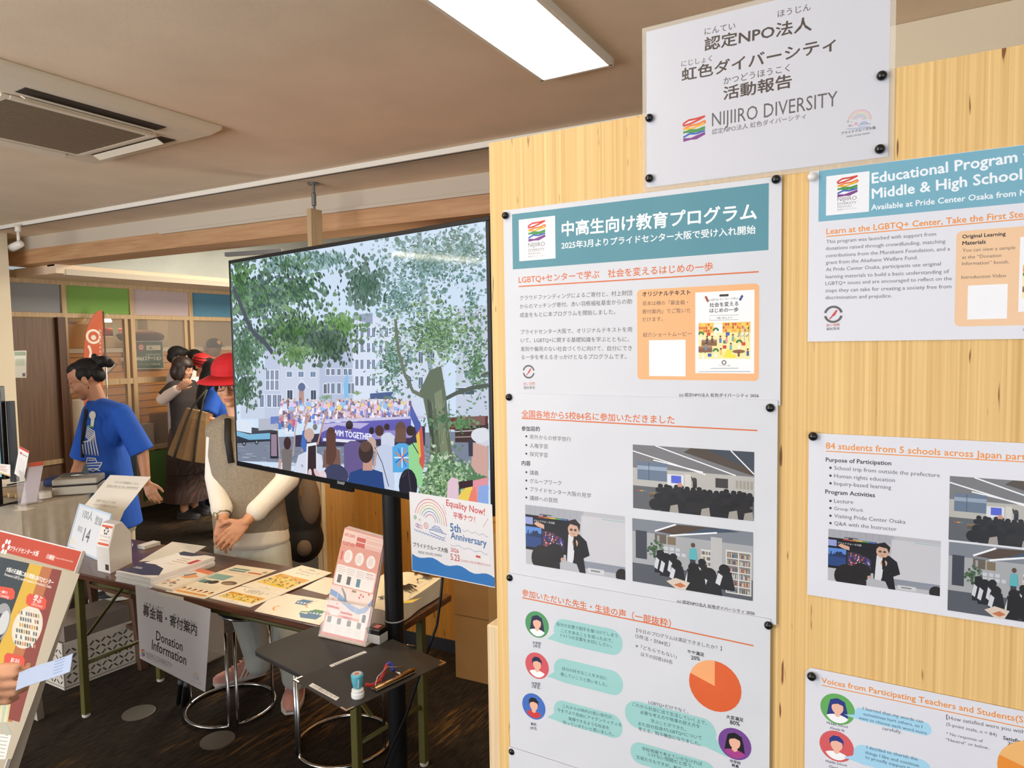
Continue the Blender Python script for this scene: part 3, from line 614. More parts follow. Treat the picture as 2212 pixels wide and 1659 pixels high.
# pins
for x, y, t_ in ((1404, 256, 'upper left of the top sign'), (1404, 386, 'lower left of the top sign'), (1905, 165, 'upper right of the top sign'), (1901, 323, 'lower right of the top sign')): pin(s, x, y, 'black push pin at the '+t_, PG)

# ---- Japanese column, four overlapping sheets
def wave(uc, amp=0.0016):
    return None
HEAD = (84, 138, 152); INK = (82, 74, 72)
s = sheet(0.0030); ua, va = s.P(1087, 455); ub = ua+0.418; vb = s.P(1087, 858)[1]; s.warp = wave((ua+ub)/2-0.012)
s.gridbase(ua, vb, ub, va, WHITE, 40, 16); T = s.T
s.prect(1106, 463, 1660, 540, HEAD, 30, 4); s.prect(1120.5, 475, 1200, 558, (228, 228, 230), 5, 4)
rainbow_mark(s, 1141, 480, 1178, 518)
for t_, p0, p1, bo in (('NIJIIRO', (1141, 534), (1177, 531), -.006), ('DIVERSITY', (1141, 544), (1176, 541), -.006), ('認定NPO法人', (1141, 550), (1168, 548), 0), ('虹色ダイバーシティ', (1141, 556.5), (1177, 553.5), 0)): T(t_, p0, p1, (104, 98, 96), bo)
T('中高生向け教育プログラム', (1214, 508), (1634, 471), (238, 240, 240), .014); T('2025年3月よりプライドセンター大阪で受け入れ開始', (1213, 537), (1632, 503), (238, 240, 240), .008)
T('LGBTQ+センターで学ぶ　社会を変えるはじめの一歩', (1120.5, 611), (1540, 583), ORANGE, .008); s.pline([(1120.5, 619), (1380, 603), (1639, 587)], .0019, ORANGE)
for t_, p0, p1 in (('クラウドファンディングによるご寄付と、村上財団', (1123, 648), (1365, 637)), ('からのマッチング寄付、赤い羽根福祉基金からの助', (1123, 666.5), (1365, 655.5)), ('成金をもとに本プログラムを開始しました。', (1123, 685), (1329, 678)),
                   ('プライドセンター大阪で、オリジナルテキストを用', (1125, 721.5), (1365, 716)), ('いて、LGBTQ+に関する基礎知識を学ぶとともに、', (1125, 739.5), (1359, 737)), ('差別や偏見のない社会づくりに向けて、自分にでき', (1125, 758), (1365, 756.5)), ('る一歩を考えるきっかけとなるプログラムです。', (1126, 776), (1353, 774.5))): T(t_, p0, p1, INK)
feather_badge(s, 1142, 803); T('赤い羽根', (1131, 832), (1156, 831), (196, 90, 76)); T('福祉基金', (1131, 840), (1156, 839.5), GREY)
s.prrect(1376, 626, 1639, 823, .006, (228, 172, 122)); T('オリジナルテキスト', (1387.6, 640), (1491, 636), BLACK, .016)
for t_, p0, p1 in (('見本は横の「募金箱・', (1387.6, 659.5), (1486, 657)), ('寄付案内」でご覧いた', (1387.6, 677.5), (1492, 674.5)), ('だけます。', (1387.6, 694.5), (1432, 693)), ('紹介ショートムービー', (1389, 727.5), (1494, 725))): T(t_, p0, p1, INK)
s.prect(1402, 735, 1481, 813, (236, 236, 236)); s.prect(1502, 632, 1629, 807, (232, 232, 234))
s.prrect(1554, 636, 1574, 640, .001, (50, 44, 44)); T('LGBTQ+センターで学ぶ', (1533, 650), (1595, 646.5), BLACK); T('社会を変える', (1533, 663), (1595, 659.5), BLACK, .012); T('はじめの一歩', (1533, 675), (1595, 672.5), BLACK, .012); T('一緒に考えよう！', (1545, 689), (1583, 688), BLACK)
s.pline([(1533, 692), (1533, 681.5), (1595, 680), (1595, 690.5), (1533, 692)], .0004, GREY); s.pline([(1524, 640), (1530, 652)], .003, (150, 70, 50)); s.pline([(1604, 638), (1598, 649)], .003, (60, 76, 130))
picture_scene(s, 1509, 698, 1621, 775); u, v = s.P(1564, 783); s.arc(u, v, .0026, .0012, (90, 86, 84), n=12); T('プライドセンター大阪', (1552, 791), (1577, 790.5), BLACK)
s.pline([(1535, 796), (1595, 795.5)], .0005, GREY); s.pline([(1509, 803), (1621, 802.5)], .0006, (110, 120, 140))
T('(c) 認定NPO法人 虹色ダイバーシティ 2026', (1467.5, 856), (1639, 858), INK)
s.build('program_poster', PAPER, label='pinned Japanese poster sheet with teal header and orange text box', cat='poster')
pin(s, 1093, 466, 'black push pin at the upper left corner of the teal headed Japanese sheet', PG); pin(s, 1677, 388, 'black push pin at the upper right corner of the teal headed Japanese sheet', PG)

s = sheet(0.0042); ua2, va2 = s.P(1094, 849); ub2 = ua2+0.414; vb2 = s.P(1097, 1246)[1]; s.warp = wave((ua2+ub2)/2-0.012, .002)
s.gridbase(ua2, vb2, ub2, va2, WHITE, 40, 16); T = s.T
T('全国各地から5校84名に参加いただきました', (1127, 900), (1457, 914.5), ORANGE, .01); s.pline([(1127, 903.5), (1380, 917), (1636, 930)], .0019, ORANGE)
T('参加目的', (1127, 930), (1166, 931), BLACK, .016); T('内容', (1127, 1004.5), (1146, 1005.5), BLACK, .016)
for t_, y, x1, y1 in (('県外からの修学旅行', 947.5, 1233.5, 953.5), ('人権学習', 966.5, 1183, 969), ('探究学習', 985, 1183, 987.5), ('講義', 1025, 1163.5, 1026), ('グループワーク', 1043, 1213, 1048), ('プライドセンター大阪の見学', 1060.5, 1277, 1075.5), ('講師への質問', 1079.5, 1204, 1086)):
    T(t_, (1144.5, y), (x1, y1), INK); u, v = s.P(1137, y-5); s.circ(u, v, .0017, BLACK)
photo_lecturer(s, 1134.5, 1090, 1351, 1253); photo_lecture_hall(s, 1367, 960, 1628.5, 1126); photo_library(s, 1366, 1119, 1626, 1298)
T('(c) 認定NPO法人 虹色ダイバーシティ 2026', (1463, 1301), (1630, 1328), INK)
s.build('participation_poster', PAPER, label='pinned Japanese poster sheet with bullet lists and three photographs', cat='poster')
pin(s, 1100, 858, 'black push pin at the upper left corner of the Japanese photo sheet', PG); pin(s, 1664, 881, 'black push pin at the upper right corner of the Japanese photo sheet', PG)

BUB = (148, 196, 194)
s = sheet(0.0054); ua3, va3 = s.P(1096, 1237); ub3 = ua3+0.410; vb3 = s.P(1105, 1622)[1]; s.warp = wave((ua3+ub3)/2-0.010, .002)
s.gridbase(ua3, vb3, ub3, va3, WHITE, 40, 16); T = s.T
T('参加いただいた先生・生徒の声（一部抜粋）', (1128, 1286), (1449, 1354), ORANGE, .01); s.pline([(1128, 1291), (1380, 1342), (1628, 1395)], .0019, ORANGE)
for x, y, bg, hair, cl, lg in ((1160, 1349, (74, 142, 92), (34, 38, 66), (238, 236, 234), 1), (1160, 1438, (200, 84, 92), (34, 38, 66), (238, 236, 234), 0), (1153, 1526, (62, 104, 180), (26, 24, 28), (196, 56, 56), 0)): avatar(s, x, y, .0215, bg, hair, (226, 174, 150), cl, lg)
for t_, x0, y0, x1, y1 in (('中学校', 1151, 1391, 1169, 1393), ('2年生', 1152, 1398, 1168, 1399.5), ('中学校', 1149, 1479, 1168, 1481), ('1年生', 1150, 1486, 1167, 1488), ('高校', 1147, 1566, 1159, 1568), ('2年生', 1145, 1575, 1160, 1576.5)): T(t_, (x0, y0), (x1, y1), (40, 44, 70), .012)
bubble(s, 1196, 1333, 1345, 1420, BUB, 'l'); bubble(s, 1196, 1418, 1346, 1507, BUB, 'l'); bubble(s, 1196, 1508, 1345, 1600, BUB, 'l')
for t_, x0, y0, x1, y1 in (('自分の言葉で相手を傷つけてしまう', 1203, 1351, 1334, 1377), ('ことがあることを知ったので、', 1212, 1365, 1324, 1388), ('1つ1つの言葉を大切にしたい。', 1211, 1375, 1322, 1399), ('自分の好きなことを大切に', 1215, 1447, 1311, 1469), ('推していこうと思いました。', 1211, 1459, 1312, 1483),
                           ('これからの時代の若い世代が、', 1216, 1528, 1325, 1554), ('今までより自由にアイデンティティを', 1204, 1536, 1343, 1570), ('発揮できるような社会を', 1228, 1555, 1316, 1576), ('作っていきたいと思いました。', 1216, 1563, 1326, 1590)): T(t_, (x0, y0), (x1, y1), (38, 70, 80))
T('【今日のプログラムは満足できましたか？】', (1375, 1365), (1559, 1405), INK); T('（5件法・計84名）', (1372, 1377), (1447, 1397), INK); T('※「どちらでもない」', (1373, 1398), (1461, 1422), INK); T('以下の回答は0名', (1384, 1416), (1452, 1434), INK)
T('やや満足', (1485, 1410), (1521, 1418), BLACK, .014); T('20%', (1493, 1424), (1512, 1427), BLACK, .014); T('大変満足', (1569, 1551), (1606, 1559), BLACK, .014); T('80%', (1577, 1564), (1598, 1568), BLACK, .014)
u, v = s.P(1544, 1482); s.circ(u, v, .0365, (210, 92, 44)); s.circ(u, v, .0365, (232, 162, 108), a0=90, a1=162)
bubble(s, 1350, 1508, 1547, 1620, BUB, 'r'); bubble(s, 1362, 1598, 1546, 1700, BUB, 'r')
for t_, x0, y0, x1, y1 in (('LGBTQ+だけでなく、', 1401, 1520, 1487, 1541), ('これから社会に出て生活していく上で、', 1366, 1524, 1527, 1566), ('必要な考え方や物事の捉え方を', 1383, 1541, 1512, 1573), ('学ぶことができた。', 1406, 1560, 1482, 1579), ('また自分自身がLGBTQ+について', 1379, 1566, 1516, 1598), ('考える、知る機会になりました。', 1379, 1577, 1513, 1611),
                           ('学校現場で考えていかなければ', 1387, 1620, 1517, 1654), ('いけない問題だと思う。', 1400, 1632, 1498, 1659), ('生徒たちもですが、教員が', 1375, 1638, 1482, 1668)): T(t_, (x0, y0), (x1, y1), (38, 70, 80))
avatar(s, 1587, 1607, .0225, (112, 66, 140), (24, 20, 24), (226, 174, 150), (160, 60, 130), 1); T('中学校', (1577, 1646), (1600, 1652), (40, 44, 70), .012); T('教員', (1581, 1655), (1596, 1659), (40, 44, 70), .012)
s.build('voices_poster', PAPER, label='pinned Japanese poster sheet with teal speech bubbles and orange pie chart', cat='poster')
pin(s, 1101, 1248, 'black push pin at the upper left corner of the Japanese speech bubble sheet', PG); pin(s, 1660, 1351, 'black push pin at the upper right corner of the Japanese speech bubble sheet', PG)
s = sheet(0.0066); ua4, va4 = s.P(1099, 1612); ub4 = ua4+0.408; s.warp = wave((ua4+ub4)/2-.01, .001)
s.gridbase(ua4, va4-.297, ub4, va4, WHITE, 40, 12);
s.build('lowest_poster', PAPER, label='lowest Japanese poster sheet cut off by the bottom of the picture', cat='poster')
pin(s, 1105, 1624, 'black push pin at the upper left corner of the lowest Japanese sheet', PG)

# ---- English column
HB = (112, 166, 186); EB = (160, 206, 230)
s = sheet(0.0018); a, b = s.P(1748, 371), s.P(1743, 738); s.base([(a[0], b[1]), (a[0]+.42, b[1]), (a[0]+.42, a[1]), (a[0], a[1])], (214, 215, 223)); T = s.T
s.rect(s.P(1769, 370)[0], s.P(1769, 479)[1], a[0]+.4, a[1]-.0005, HB); s.prect(1785, 381, 1877, 457, (228, 229, 234)); rainbow_mark(s, 1809.5, 384, 1852, 421)
for t_, p0, p1 in (('NIJIIRO', (1809, 435), (1850.5, 431)), ('DIVERSITY', (1809, 443.5), (1850, 440)), ('認定NPO法人', (1809, 449), (1841, 446.5)), ('虹色ダイバーシティ', (1809, 455), (1850, 451))): T(t_, p0, p1, (120, 114, 118), -.004)
T('Educational Program for', (1884, 396), (2262, 340), (228, 234, 240), .016); T('Middle & High School Students', (1884, 429), (2370, 366), (228, 234, 240), .016); T('Available at Pride Center Osaka from March 2025', (1882, 454), (2312, 412), (228, 234, 240), .012)
T('Learn at the LGBTQ+ Center, Take the First Step to Change Society', (1785, 506), (2420, 451), ORAL, .01); s.pline([(1785, 511), (2290, 466)], .0012, ORAL)
for t_, p0, p1 in (('This program was launched with support from', (1785, 526), (2022, 509)), ('donations raised through crowdfunding, matching', (1784, 540.5), (2042, 525)), ('contributions from the Murakami Foundation, and a', (1784, 556), (2052, 541)), ('grant from the Akaihane Welfare Fund.', (1784, 571), (1982, 560)), ('At Pride Center Osaka, participants use original', (1784, 586), (2032, 573.5)), ('learning materials to build a basic understanding of', (1783.5, 601.5), (2050, 590)), ('LGBTQ+ issues and are encouraged to reflect on the', (1783, 616), (2056, 605)), ('steps they can take for creating a society free from', (1783, 631.5), (2055, 622.5)), ('discrimination and prejudice.', (1783, 646.5), (1926, 642.5))): T(t_, p0, p1, (104, 98, 102))
s.prrect(2066, 500, 2420, 698, .006, (228, 190, 152)); T('Original Learning', (2079, 515), (2172, 508.5), BLACK, .018); T('Materials', (2079, 529.5), (2129, 526), BLACK, .018)
for t_, p0, p1 in (('You can view a sample', (2079, 544.5), (2193, 538)), ('at the “Donation', (2078, 559.5), (2163, 555)), ('Information” booth.', (2078, 573), (2180, 569)), ('Introduction Video', (2077, 602.5), (2173, 598.5))): T(t_, p0, p1, (104, 92, 84))
s.prect(2091, 617, 2175, 688, (232, 232, 236)); s.prect(2204, 512, 2330, 670, (232, 232, 236)); picture_scene(s, 2210, 572, 2322, 640)
feather_badge(s, 1800, 679); T('赤い羽根', (1785, 705), (1814, 703.5), (206, 110, 100)); T('福祉基金', (1785, 713), (1814, 711.5), (120, 116, 118))
T('(c) 認定NPO法人 虹色ダイバーシティ 2026', (2210, 714), (2400, 706), (104, 98, 102))
s.build('english_program_poster', LEAF, label='English poster with blue header about an educational program, upper right', cat='poster')
pin(s, 1755, 383, 'clear round push pin at the corner of the blue headed English poster', 'clear push pins', mat('clear_pin', (236, 232, 226), 0.1, alpha=0.75, spec=0.8))
s = sheet(0.0018); a, b = s.P(1747, 935), s.P(1742, 1284); s.base([(a[0], b[1]), (a[0]+.42, b[1]), (a[0]+.42, a[1]), (a[0], a[1])], (214, 215, 223)); T = s.T
T('84 students from 5 schools across Japan participated', (1784, 969), (2300, 999), ORAL, .01); s.pline([(1784, 974.5), (2290, 1002)], .0012, ORAL)
T('Purpose of Participation', (1784, 997), (1925, 1005), (60, 56, 62), .014); T('Program Activities', (1783, 1066), (1890, 1074), (60, 56, 62), .014)
for t_, y, x1, y1 in (('School trip from outside the prefecture', 1014.5, 2030, 1031), ('Human rights education', 1031.5, 1933, 1041.5), ('Inquiry-based learning', 1048, 1925, 1057), ('Lecture', 1086, 1843, 1088.5), ('Group Work', 1101.5, 1865, 1106), ('Visiting Pride Center Osaka', 1118, 1956, 1131.5), ('Q&A with the Instructor', 1134, 1937, 1147)):
    T(t_, (1802, y), (x1, y1), (92, 88, 94)); u, v = s.P(1794, y-4); s.circ(u, v, .0015, (60, 56, 62))
photo_lecturer(s, 1789.5, 1142, 2030, 1288); photo_lecture_hall(s, 2052, 1028, 2330, 1196); photo_library(s, 2050, 1170, 2325, 1360)
T('(c) 認定NPO法人 虹色ダイバーシティ 2026', (2199, 1340), (2390, 1366), (92, 88, 94))
s.build('english_participation_poster', LEAF, label='English poster with orange heading, bullet lists and photographs, middle right', cat='poster')
pin(s, 1757, 942, 'black push pin at the corner of the middle English poster', PG)
s = sheet(0.0018); a = s.P(1740, 1440); s.warp = None
s.base([(a[0], a[1]-.297), (a[0]+.42, a[1]-.297), (a[0]+.42, a[1]), (a[0]+.006, a[1]), (a[0], a[1]-.007)], (214, 215, 223)); T = s.T
T('Voices from Participating Teachers and Students(Selected)', (1775, 1475), (2290, 1577), ORAL, .01); s.pline([(1775, 1480), (2290, 1588)], .0012, ORAL)
avatar(s, 1809, 1532, .0205, (98, 166, 92), (48, 60, 128), (230, 180, 160), (238, 238, 240), 1); avatar(s, 1807, 1612, .0205, (206, 92, 96), (48, 60, 128), (230, 180, 160), (238, 238, 240))
for t_, x0, y0, x1, y1 in (('Middle School', 1786, 1563, 1831, 1573), ('(Grade 8)', 1793, 1574, 1824, 1581), ('Middle School', 1784, 1646, 1829, 1656), ('(Grade 7)', 1791, 1657, 1822, 1665)): T(t_, (x0, y0), (x1, y1), (70, 70, 90), .008)
bubble(s, 1846, 1526, 2012, 1592, EB, 'l'); bubble(s, 1844, 1604, 2012, 1690, EB, 'l')
for t_, x0, y0, x1, y1 in (('I learned that my words can', 1864, 1533, 1994, 1562), ('sometimes hurt others, so I', 1865, 1545, 1992, 1573), ('want to choose each word more', 1855, 1553, 2002, 1587), ('carefully.', 1906, 1576, 1948, 1585), ('I decided to cherish the', 1872, 1617, 1982, 1643), ('things I like and continue', 1869, 1628, 1985, 1657), ('to proudly support them.', 1869, 1638, 1985, 1668)): T(t_, (x0, y0), (x1, y1), (66, 84, 104))
for t_, x0, y0, x1, y1 in (("【How satisfied were you with today's program?】", 2044, 1553, 2330, 1607), ('(5-point scale, n = 84)', 2044, 1567, 2153, 1591), ('* No response of', 2044, 1587, 2123, 1604), ('“Neutral” or below.', 2043, 1600, 2136, 1619)): T(t_, (x0, y0), (x1, y1), (92, 88, 96))
T('Satisfied', (2167, 1597), (2212, 1607), (60, 56, 62), .014); T('20%', (2177, 1609), (2198, 1614), (60, 56, 62), .014)
u, v = s.P(2236, 1668); s.circ(u, v, .036, (226, 140, 56)); s.circ(u, v, .036, (232, 178, 112), a0=90, a1=162)
s.build('english_voices_poster', LEAF, label='English poster with light blue speech bubbles, lower right', cat='poster')
pin(s, 1754, 1459, 'black push pin at the corner of the lower English poster', PG)
# ------------------------------------------------------------------ television on its pole stand
R0, L0 = V((-0.975, 1.585, 0)), V((-2.321, 1.820, 0)); Z0, Z1 = 1.246, 2.056
TU = (R0-L0).normalized(); TN = V((TU.y, -TU.x, 0)); TW = (R0-L0).length; O = L0+V((0, 0, Z0))
BZ = mat('black_tv_plastic', (14, 14, 15), 0.25)
tv = thing('television', (L0+R0)/2+V((0, 0, Z0)), 'large flat television showing a street parade, mounted on a black pole', 'television')
H = Z1-Z0; f = MB(); bw = 0.013
for (u0, v0, u1, v1) in ((0, 0, TW, 0.02), (0, H-bw, TW, H), (0, 0.02, bw, H-bw), (TW-bw, 0.02, TW, H-bw)): f.par(O+TU*u0+V((0, 0, v0))-TN*0.012, TU*(u1-u0), V((0, 0, v1-v0)), TN*0.014)
f.build('bezel', BZ, tv, bev=0.0015)
MB().par(O-TN*0.03, TU*TW, V((0, 0, H)), TN*0.018).build('back_cover', BZ, tv)
MB().par(O-TN*0.075+TU*0.18+V((0, 0, 0.05)), TU*(TW-0.36), V((0, 0, H*0.6)), TN*0.045).build('back_housing', BZ, tv)
MB().par(O+TU*(TW/2-0.06)+V((0, 0, -0.012))-TN*0.008, TU*0.12, V((0, 0, 0.014)), TN*0.012).build('sensor_bar', BZ, tv)
lg = Sheet(O+TN*0.0021, TU, (0, 0, 1), TN); lg.text('SHARP', TW/2, 0.007, 0.04, (168, 170, 174), bold=.03, anchor='c'); lg.circ(TW/2-0.03, -0.004, 0.0012, (70, 220, 90)); lg.build('logo', PAPER, tv)
SW = 8
s = Sheet(O-TN*0.0005, TU, (0, 0, 1), TN); s.step = 0.000006
rnd = random.Random(11)
u0, u1, v0, v1 = bw, TW-bw, 0.02, H-bw
cl = lambda p: (min(max(p[0], u0), u1), min(max(p[1], v0), v1))
def pp(pts, c, **k): s.poly([cl(s.P(*p)) for p in pts], c, **k)
s.base([(u0, v0), (u1, v0), (u1, v1), (u0, v1)], (206, 224, 244))
def blobs(x, y, rx, ry, n, cols, sz=(3, 9), sq=1.0, ang=None):
    s.shallow(True)
    sz = (sz[0]*.8, sz[1]*.8); n1 = s.k
    for i in range(int(n*.8)):
        a, r = rnd.random()*6.283, min(1.5, abs(rnd.gauss(0, .62))); px, py = x+rx*r*math.cos(a), y+ry*r*math.sin(a); q = sz[1]*rnd.uniform(.6, 1.1); c = rnd.choice(cols)
        pp([(px+q*math.cos(b)*rnd.uniform(.6, 1.1), py+q*math.sin(b)*rnd.uniform(.6, 1.1)) for b in (0, .9, 1.8, 2.7, 3.6, 4.5, 5.4)], tuple(int(.74*c_+.26*w_) for c_, w_ in zip(c, (196, 214, 228))))
    s.shallow(False); s.shallow(True)
    for i in range(int(n*1.7)):
        a, r = rnd.random()*6.283, min(1.5, abs(rnd.gauss(0, .62))); px, py = x+rx*r*math.cos(a), y+ry*r*math.sin(a); q = rnd.uniform(*sz); t = rnd.uniform(0, 3.14) if ang is None else ang+rnd.uniform(-.5, .5)
        pp([(px+q*math.cos(t), py+q*math.sin(t)), (px-q*.38*sq*math.sin(t), py+q*.38*sq*math.cos(t)), (px-q*math.cos(t), py-q*math.sin(t)), (px+q*.38*sq*math.sin(t), py-q*.38*sq*math.cos(t))], rnd.choice(cols))
    s.shallow(False)
def el(x, y, rx, ry, c, n=16, rot=0.0):
    ca, sa = math.cos(rot), math.sin(rot)
    pp([(x+rx*math.cos(6.2832*i/n)*ca-ry*math.sin(6.2832*i/n)*sa, y+rx*math.cos(6.2832*i/n)*sa+ry*math.sin(6.2832*i/n)*ca) for i in range(n)], c)
def st(pts, w, c): s.line([cl(s.P(*p)) for p in pts], w*0.00143, c)
# canal houses
for x0, x1, yt, c in ((520, 575, 790, (196, 206, 226)), (572, 607, 745, (188, 198, 222)), (605, 694, 730, (200, 208, 228)), (690, 765, 690, (180, 190, 216)), (762, 860, 680, (214, 224, 242)), (860, 960, 700, (206, 216, 236)), (985, 1057, 660, (196, 206, 224))):
    pp([(x0, 905), (x0, yt+6), (x1, yt), (x1, 905)], c)
pp([(762, 690), (762, 680), (805, 676), (805, 700)], (150, 160, 186))
def win(x, y, w_, h_, c=(84, 100, 128)):
    pp([(x-1.5, y+h_+1.5), (x-1.5, y-1.5), (x+w_+1.5, y-1.5), (x+w_+1.5, y+h_+1.5)], (226, 232, 244)); pp([(x, y+h_), (x, y), (x+w_, y), (x+w_, y+h_)], c); st([(x+w_/2, y), (x+w_/2, y+h_)], 1, (214, 220, 236))
for r, y in enumerate((708, 741, 777, 813)):
    for i, x in enumerate((768, 779, 793, 804, 820, 832)): win(x, y, 6, 20, (100, 116, 148) if r < 3 else (84, 98, 130))
for y, h_ in ((797, 13), (828, 22)):
    for x in (705, 716, 729, 743, 753): win(x, y, 7, h_, (96, 110, 138))
for x in (620, 645, 671):
    win(x, 803, 11, 11, (112, 132, 160))
for x in (621, 672): win(x, 843, 11, 20, (54, 66, 88))
pp([(646, 878), (646, 842), (657, 842), (657, 878)], (180, 140, 130)); el(652, 836, 8, 9, (90, 104, 140)); st([(640, 838), (652, 820), (666, 838)], 2, (232, 238, 248))
for x in (575, 585, 595): win(x, 800, 7, 20, (120, 134, 160)); win(x, 822, 7, 20, (120, 134, 160))
for x in (562, 578, 590, 600): win(x, 853, 8, 26, (110, 122, 150))
win(700, 830, 6, 20, (60, 60, 76)); win(760, 828, 5, 22, (90, 100, 120)); blobs(705, 858, 11, 6, 26, ((130, 160, 130), (110, 146, 110)), (2, 4)); blobs(772, 849, 8, 5, 18, ((140, 170, 120), (120, 150, 100)), (2, 4))
pp([(744, 860), (742, 830), (752, 800), (754, 858)], (130, 190, 232))
for x in (880, 905, 930): win(x, 760, 9, 24); win(x, 815, 9, 24)
pp([(800, 862), (800, 850), (850, 846), (850, 862)], (70, 90, 140)); win(990, 680, 16, 9, (170, 176, 190)); win(1020, 676, 16, 9, (170, 176, 190)); win(985, 838, 40, 14, (70, 84, 110)); win(1004, 800, 14, 16, (110, 130, 150))
# right tree, foliage
GD = ((38, 66, 52), (58, 92, 64), (76, 116, 74), (46, 78, 70), (92, 132, 84)); GB = ((96, 132, 132), (120, 156, 156), (80, 118, 108), (150, 182, 186), (70, 104, 84))
st([(906, 500), (912, 560), (915, 640), (922, 700), (928, 780), (940, 850)], 13, (142, 160, 168))
blobs(930, 560, 110, 70, 520, GB, (3, 7)); blobs(860, 640, 70, 70, 260, GB, (3, 7)); blobs(1010, 540, 45, 50, 190, GB, (3, 7)); blobs(1020, 650, 30, 60, 60, GB, (3, 6))
blobs(945, 720, 90, 70, 620, ((70, 104, 70), (96, 132, 82), (126, 160, 96), (60, 90, 70), (150, 180, 160)), (3, 7)); blobs(850, 780, 42, 80, 260, ((70, 104, 76), (104, 140, 96), (60, 92, 72), (150, 186, 190)), (3, 6)); blobs(1030, 790, 30, 90, 200, ((74, 110, 74), (60, 96, 66), (120, 156, 110)), (3, 6))
st([(855, 690), (862, 760), (876, 810), (893, 845), (915, 856)], 9, (104, 112, 92)); st([(1057, 832), (1020, 838), (985, 850), (962, 862)], 8, (78, 88, 76)); st([(1040, 812), (1057, 805)], 6, (84, 92, 80))
# left tree
blobs(560, 640, 60, 55, 330, GD, (4, 10), 1, 1.5); blobs(520, 620, 22, 60, 140, ((60, 100, 60), (84, 128, 66), (44, 76, 48)), (4, 10), 1, 1.4); blobs(640, 630, 70, 42, 260, GD, (4, 9), 1, 1.4); blobs(700, 560, 70, 22, 130, GB, (4, 9), 1, 1.4); blobs(620, 570, 60, 24, 130, GB+GD, (4, 9), 1, 1.4); blobs(790, 620, 40, 48, 190, ((56, 84, 70), (70, 100, 84), (84, 118, 100)), (4, 10), 1, 1.5)
blobs(640, 720, 85, 40, 520, ((44, 76, 46), (64, 102, 54), (90, 132, 66), (36, 62, 44)), (4, 10), 1, 1.5); blobs(735, 705, 40, 25, 190, ((96, 138, 70), (70, 110, 60), (120, 160, 84)), (4, 9), 1, 1.4); blobs(710, 745, 50, 32, 220, ((48, 76, 52), (70, 100, 64), (36, 58, 44)), (4, 10), 1, 1.5); blobs(640, 765, 30, 20, 90, ((104, 140, 76), (70, 110, 60)), (4, 9), 1, 1.4)
blobs(530, 760, 34, 60, 260, ((60, 96, 62), (90, 128, 92), (44, 76, 50)), (4, 9), 1, 1.5); blobs(528, 840, 24, 36, 150, ((50, 84, 54), (36, 62, 44), (76, 112, 74)), (4, 8), 1, 1.6); st([(536, 870), (534, 892)], 5, (50, 74, 54))
st([(505, 622), (518, 650), (534, 690), (550, 720), (572, 738), (590, 762)], 15, (58, 66, 78)); st([(552, 622), (580, 606), (600, 596), (640, 604)], 3, (80, 92, 104))
# water, boats, crowd
pp([(505, 1014), (505, 945), (1057, 930), (1057, 1014)], (124, 134, 152))
s.shallow(True)
for i in range(160): x, y = rnd.uniform(508, 960), rnd.uniform(946, 1012); st([(x, y), (x+rnd.uniform(6, 16), y+.6)], 1.2, rnd.choice(((150, 158, 172), (98, 108, 122), (176, 184, 198))))
s.shallow(False)
pp([(505, 945), (505, 918), (600, 930), (596, 952), (505, 956)], (44, 48, 60)); pp([(505, 940), (505, 930), (540, 938), (604, 934), (598, 948), (540, 950)], (120, 180, 214))
for x, y in ((529, 958), (556, 955)): el(x, y, 4, 5, (34, 36, 44)); el(x, y, 2, 2.6, (150, 156, 170))
pp([(512, 930), (512, 908), (545, 912), (545, 936)], (216, 224, 238)); pp([(560, 930), (560, 905), (640, 900), (640, 925)], (176, 180, 196)); pp([(586, 916), (586, 900), (620, 898), (620, 914)], (96, 120, 190))
PK = ((236, 222, 236), (226, 190, 210), (190, 170, 210), (120, 130, 200), (236, 236, 246), (220, 150, 170), (90, 130, 210), (180, 140, 130), (110, 90, 120), (250, 240, 250))
s.shallow(True)
for i in range(420):
    x = rnd.uniform(606, 890); y = rnd.uniform(866, 908); el(x, y-4, 2.2, 2.6, rnd.choice(((206, 170, 158), (176, 140, 130), (120, 90, 84), (226, 200, 190))), 7); pp([(x-3, y+9), (x-2.4, y-1), (x+2.4, y-1), (x+3, y+9)], rnd.choice(PK))
s.shallow(False)
for i in range(40): x = rnd.uniform(610, 880); el(x, rnd.uniform(872, 884), rnd.uniform(3, 7), rnd.uniform(4, 7), rnd.choice(((226, 196, 226), (214, 224, 246), (236, 206, 120), (150, 190, 236))), 9)
for i in range(16): x = rnd.uniform(606, 642); y = rnd.uniform(895, 932); el(x, y-7, 2.6, 3.2, (190, 150, 140), 7); pp([(x-3, y+10), (x-3, y-3), (x+3, y-3), (x+3, y+10)], rnd.choice(((60, 130, 200), (206, 90, 130), (230, 230, 240), (90, 90, 140))))
pp([(690, 912), (690, 906), (920, 898), (920, 904)], (200, 196, 226)); pp([(640, 965), (640, 940), (920, 920), (920, 962)], (58, 52, 76))
pp([(696, 954), (696, 914), (890, 904), (890, 946)], (98, 92, 178)); pp([(696, 934), (730, 918), (780, 926), (800, 914), (740, 912), (696, 916)], (186, 178, 222)); pp([(770, 950), (820, 932), (888, 926), (888, 945)], (146, 140, 206))
q0, q1 = s.P(722, 940), s.P(806, 934); s.text('WIM TOGETHER', q0[0], q0[1], q1[0]-q0[0], (236, 236, 250), bold=.03, layer=s.k+1); s.k += 3
pp([(700, 952), (700, 946), (770, 950), (770, 957)], (226, 226, 240))
for x, c in ((950, (120, 40, 44)), (1000, (96, 52, 46))): pp([(x, 925), (x, 905), (x+56, 898), (x+56, 930)], c)
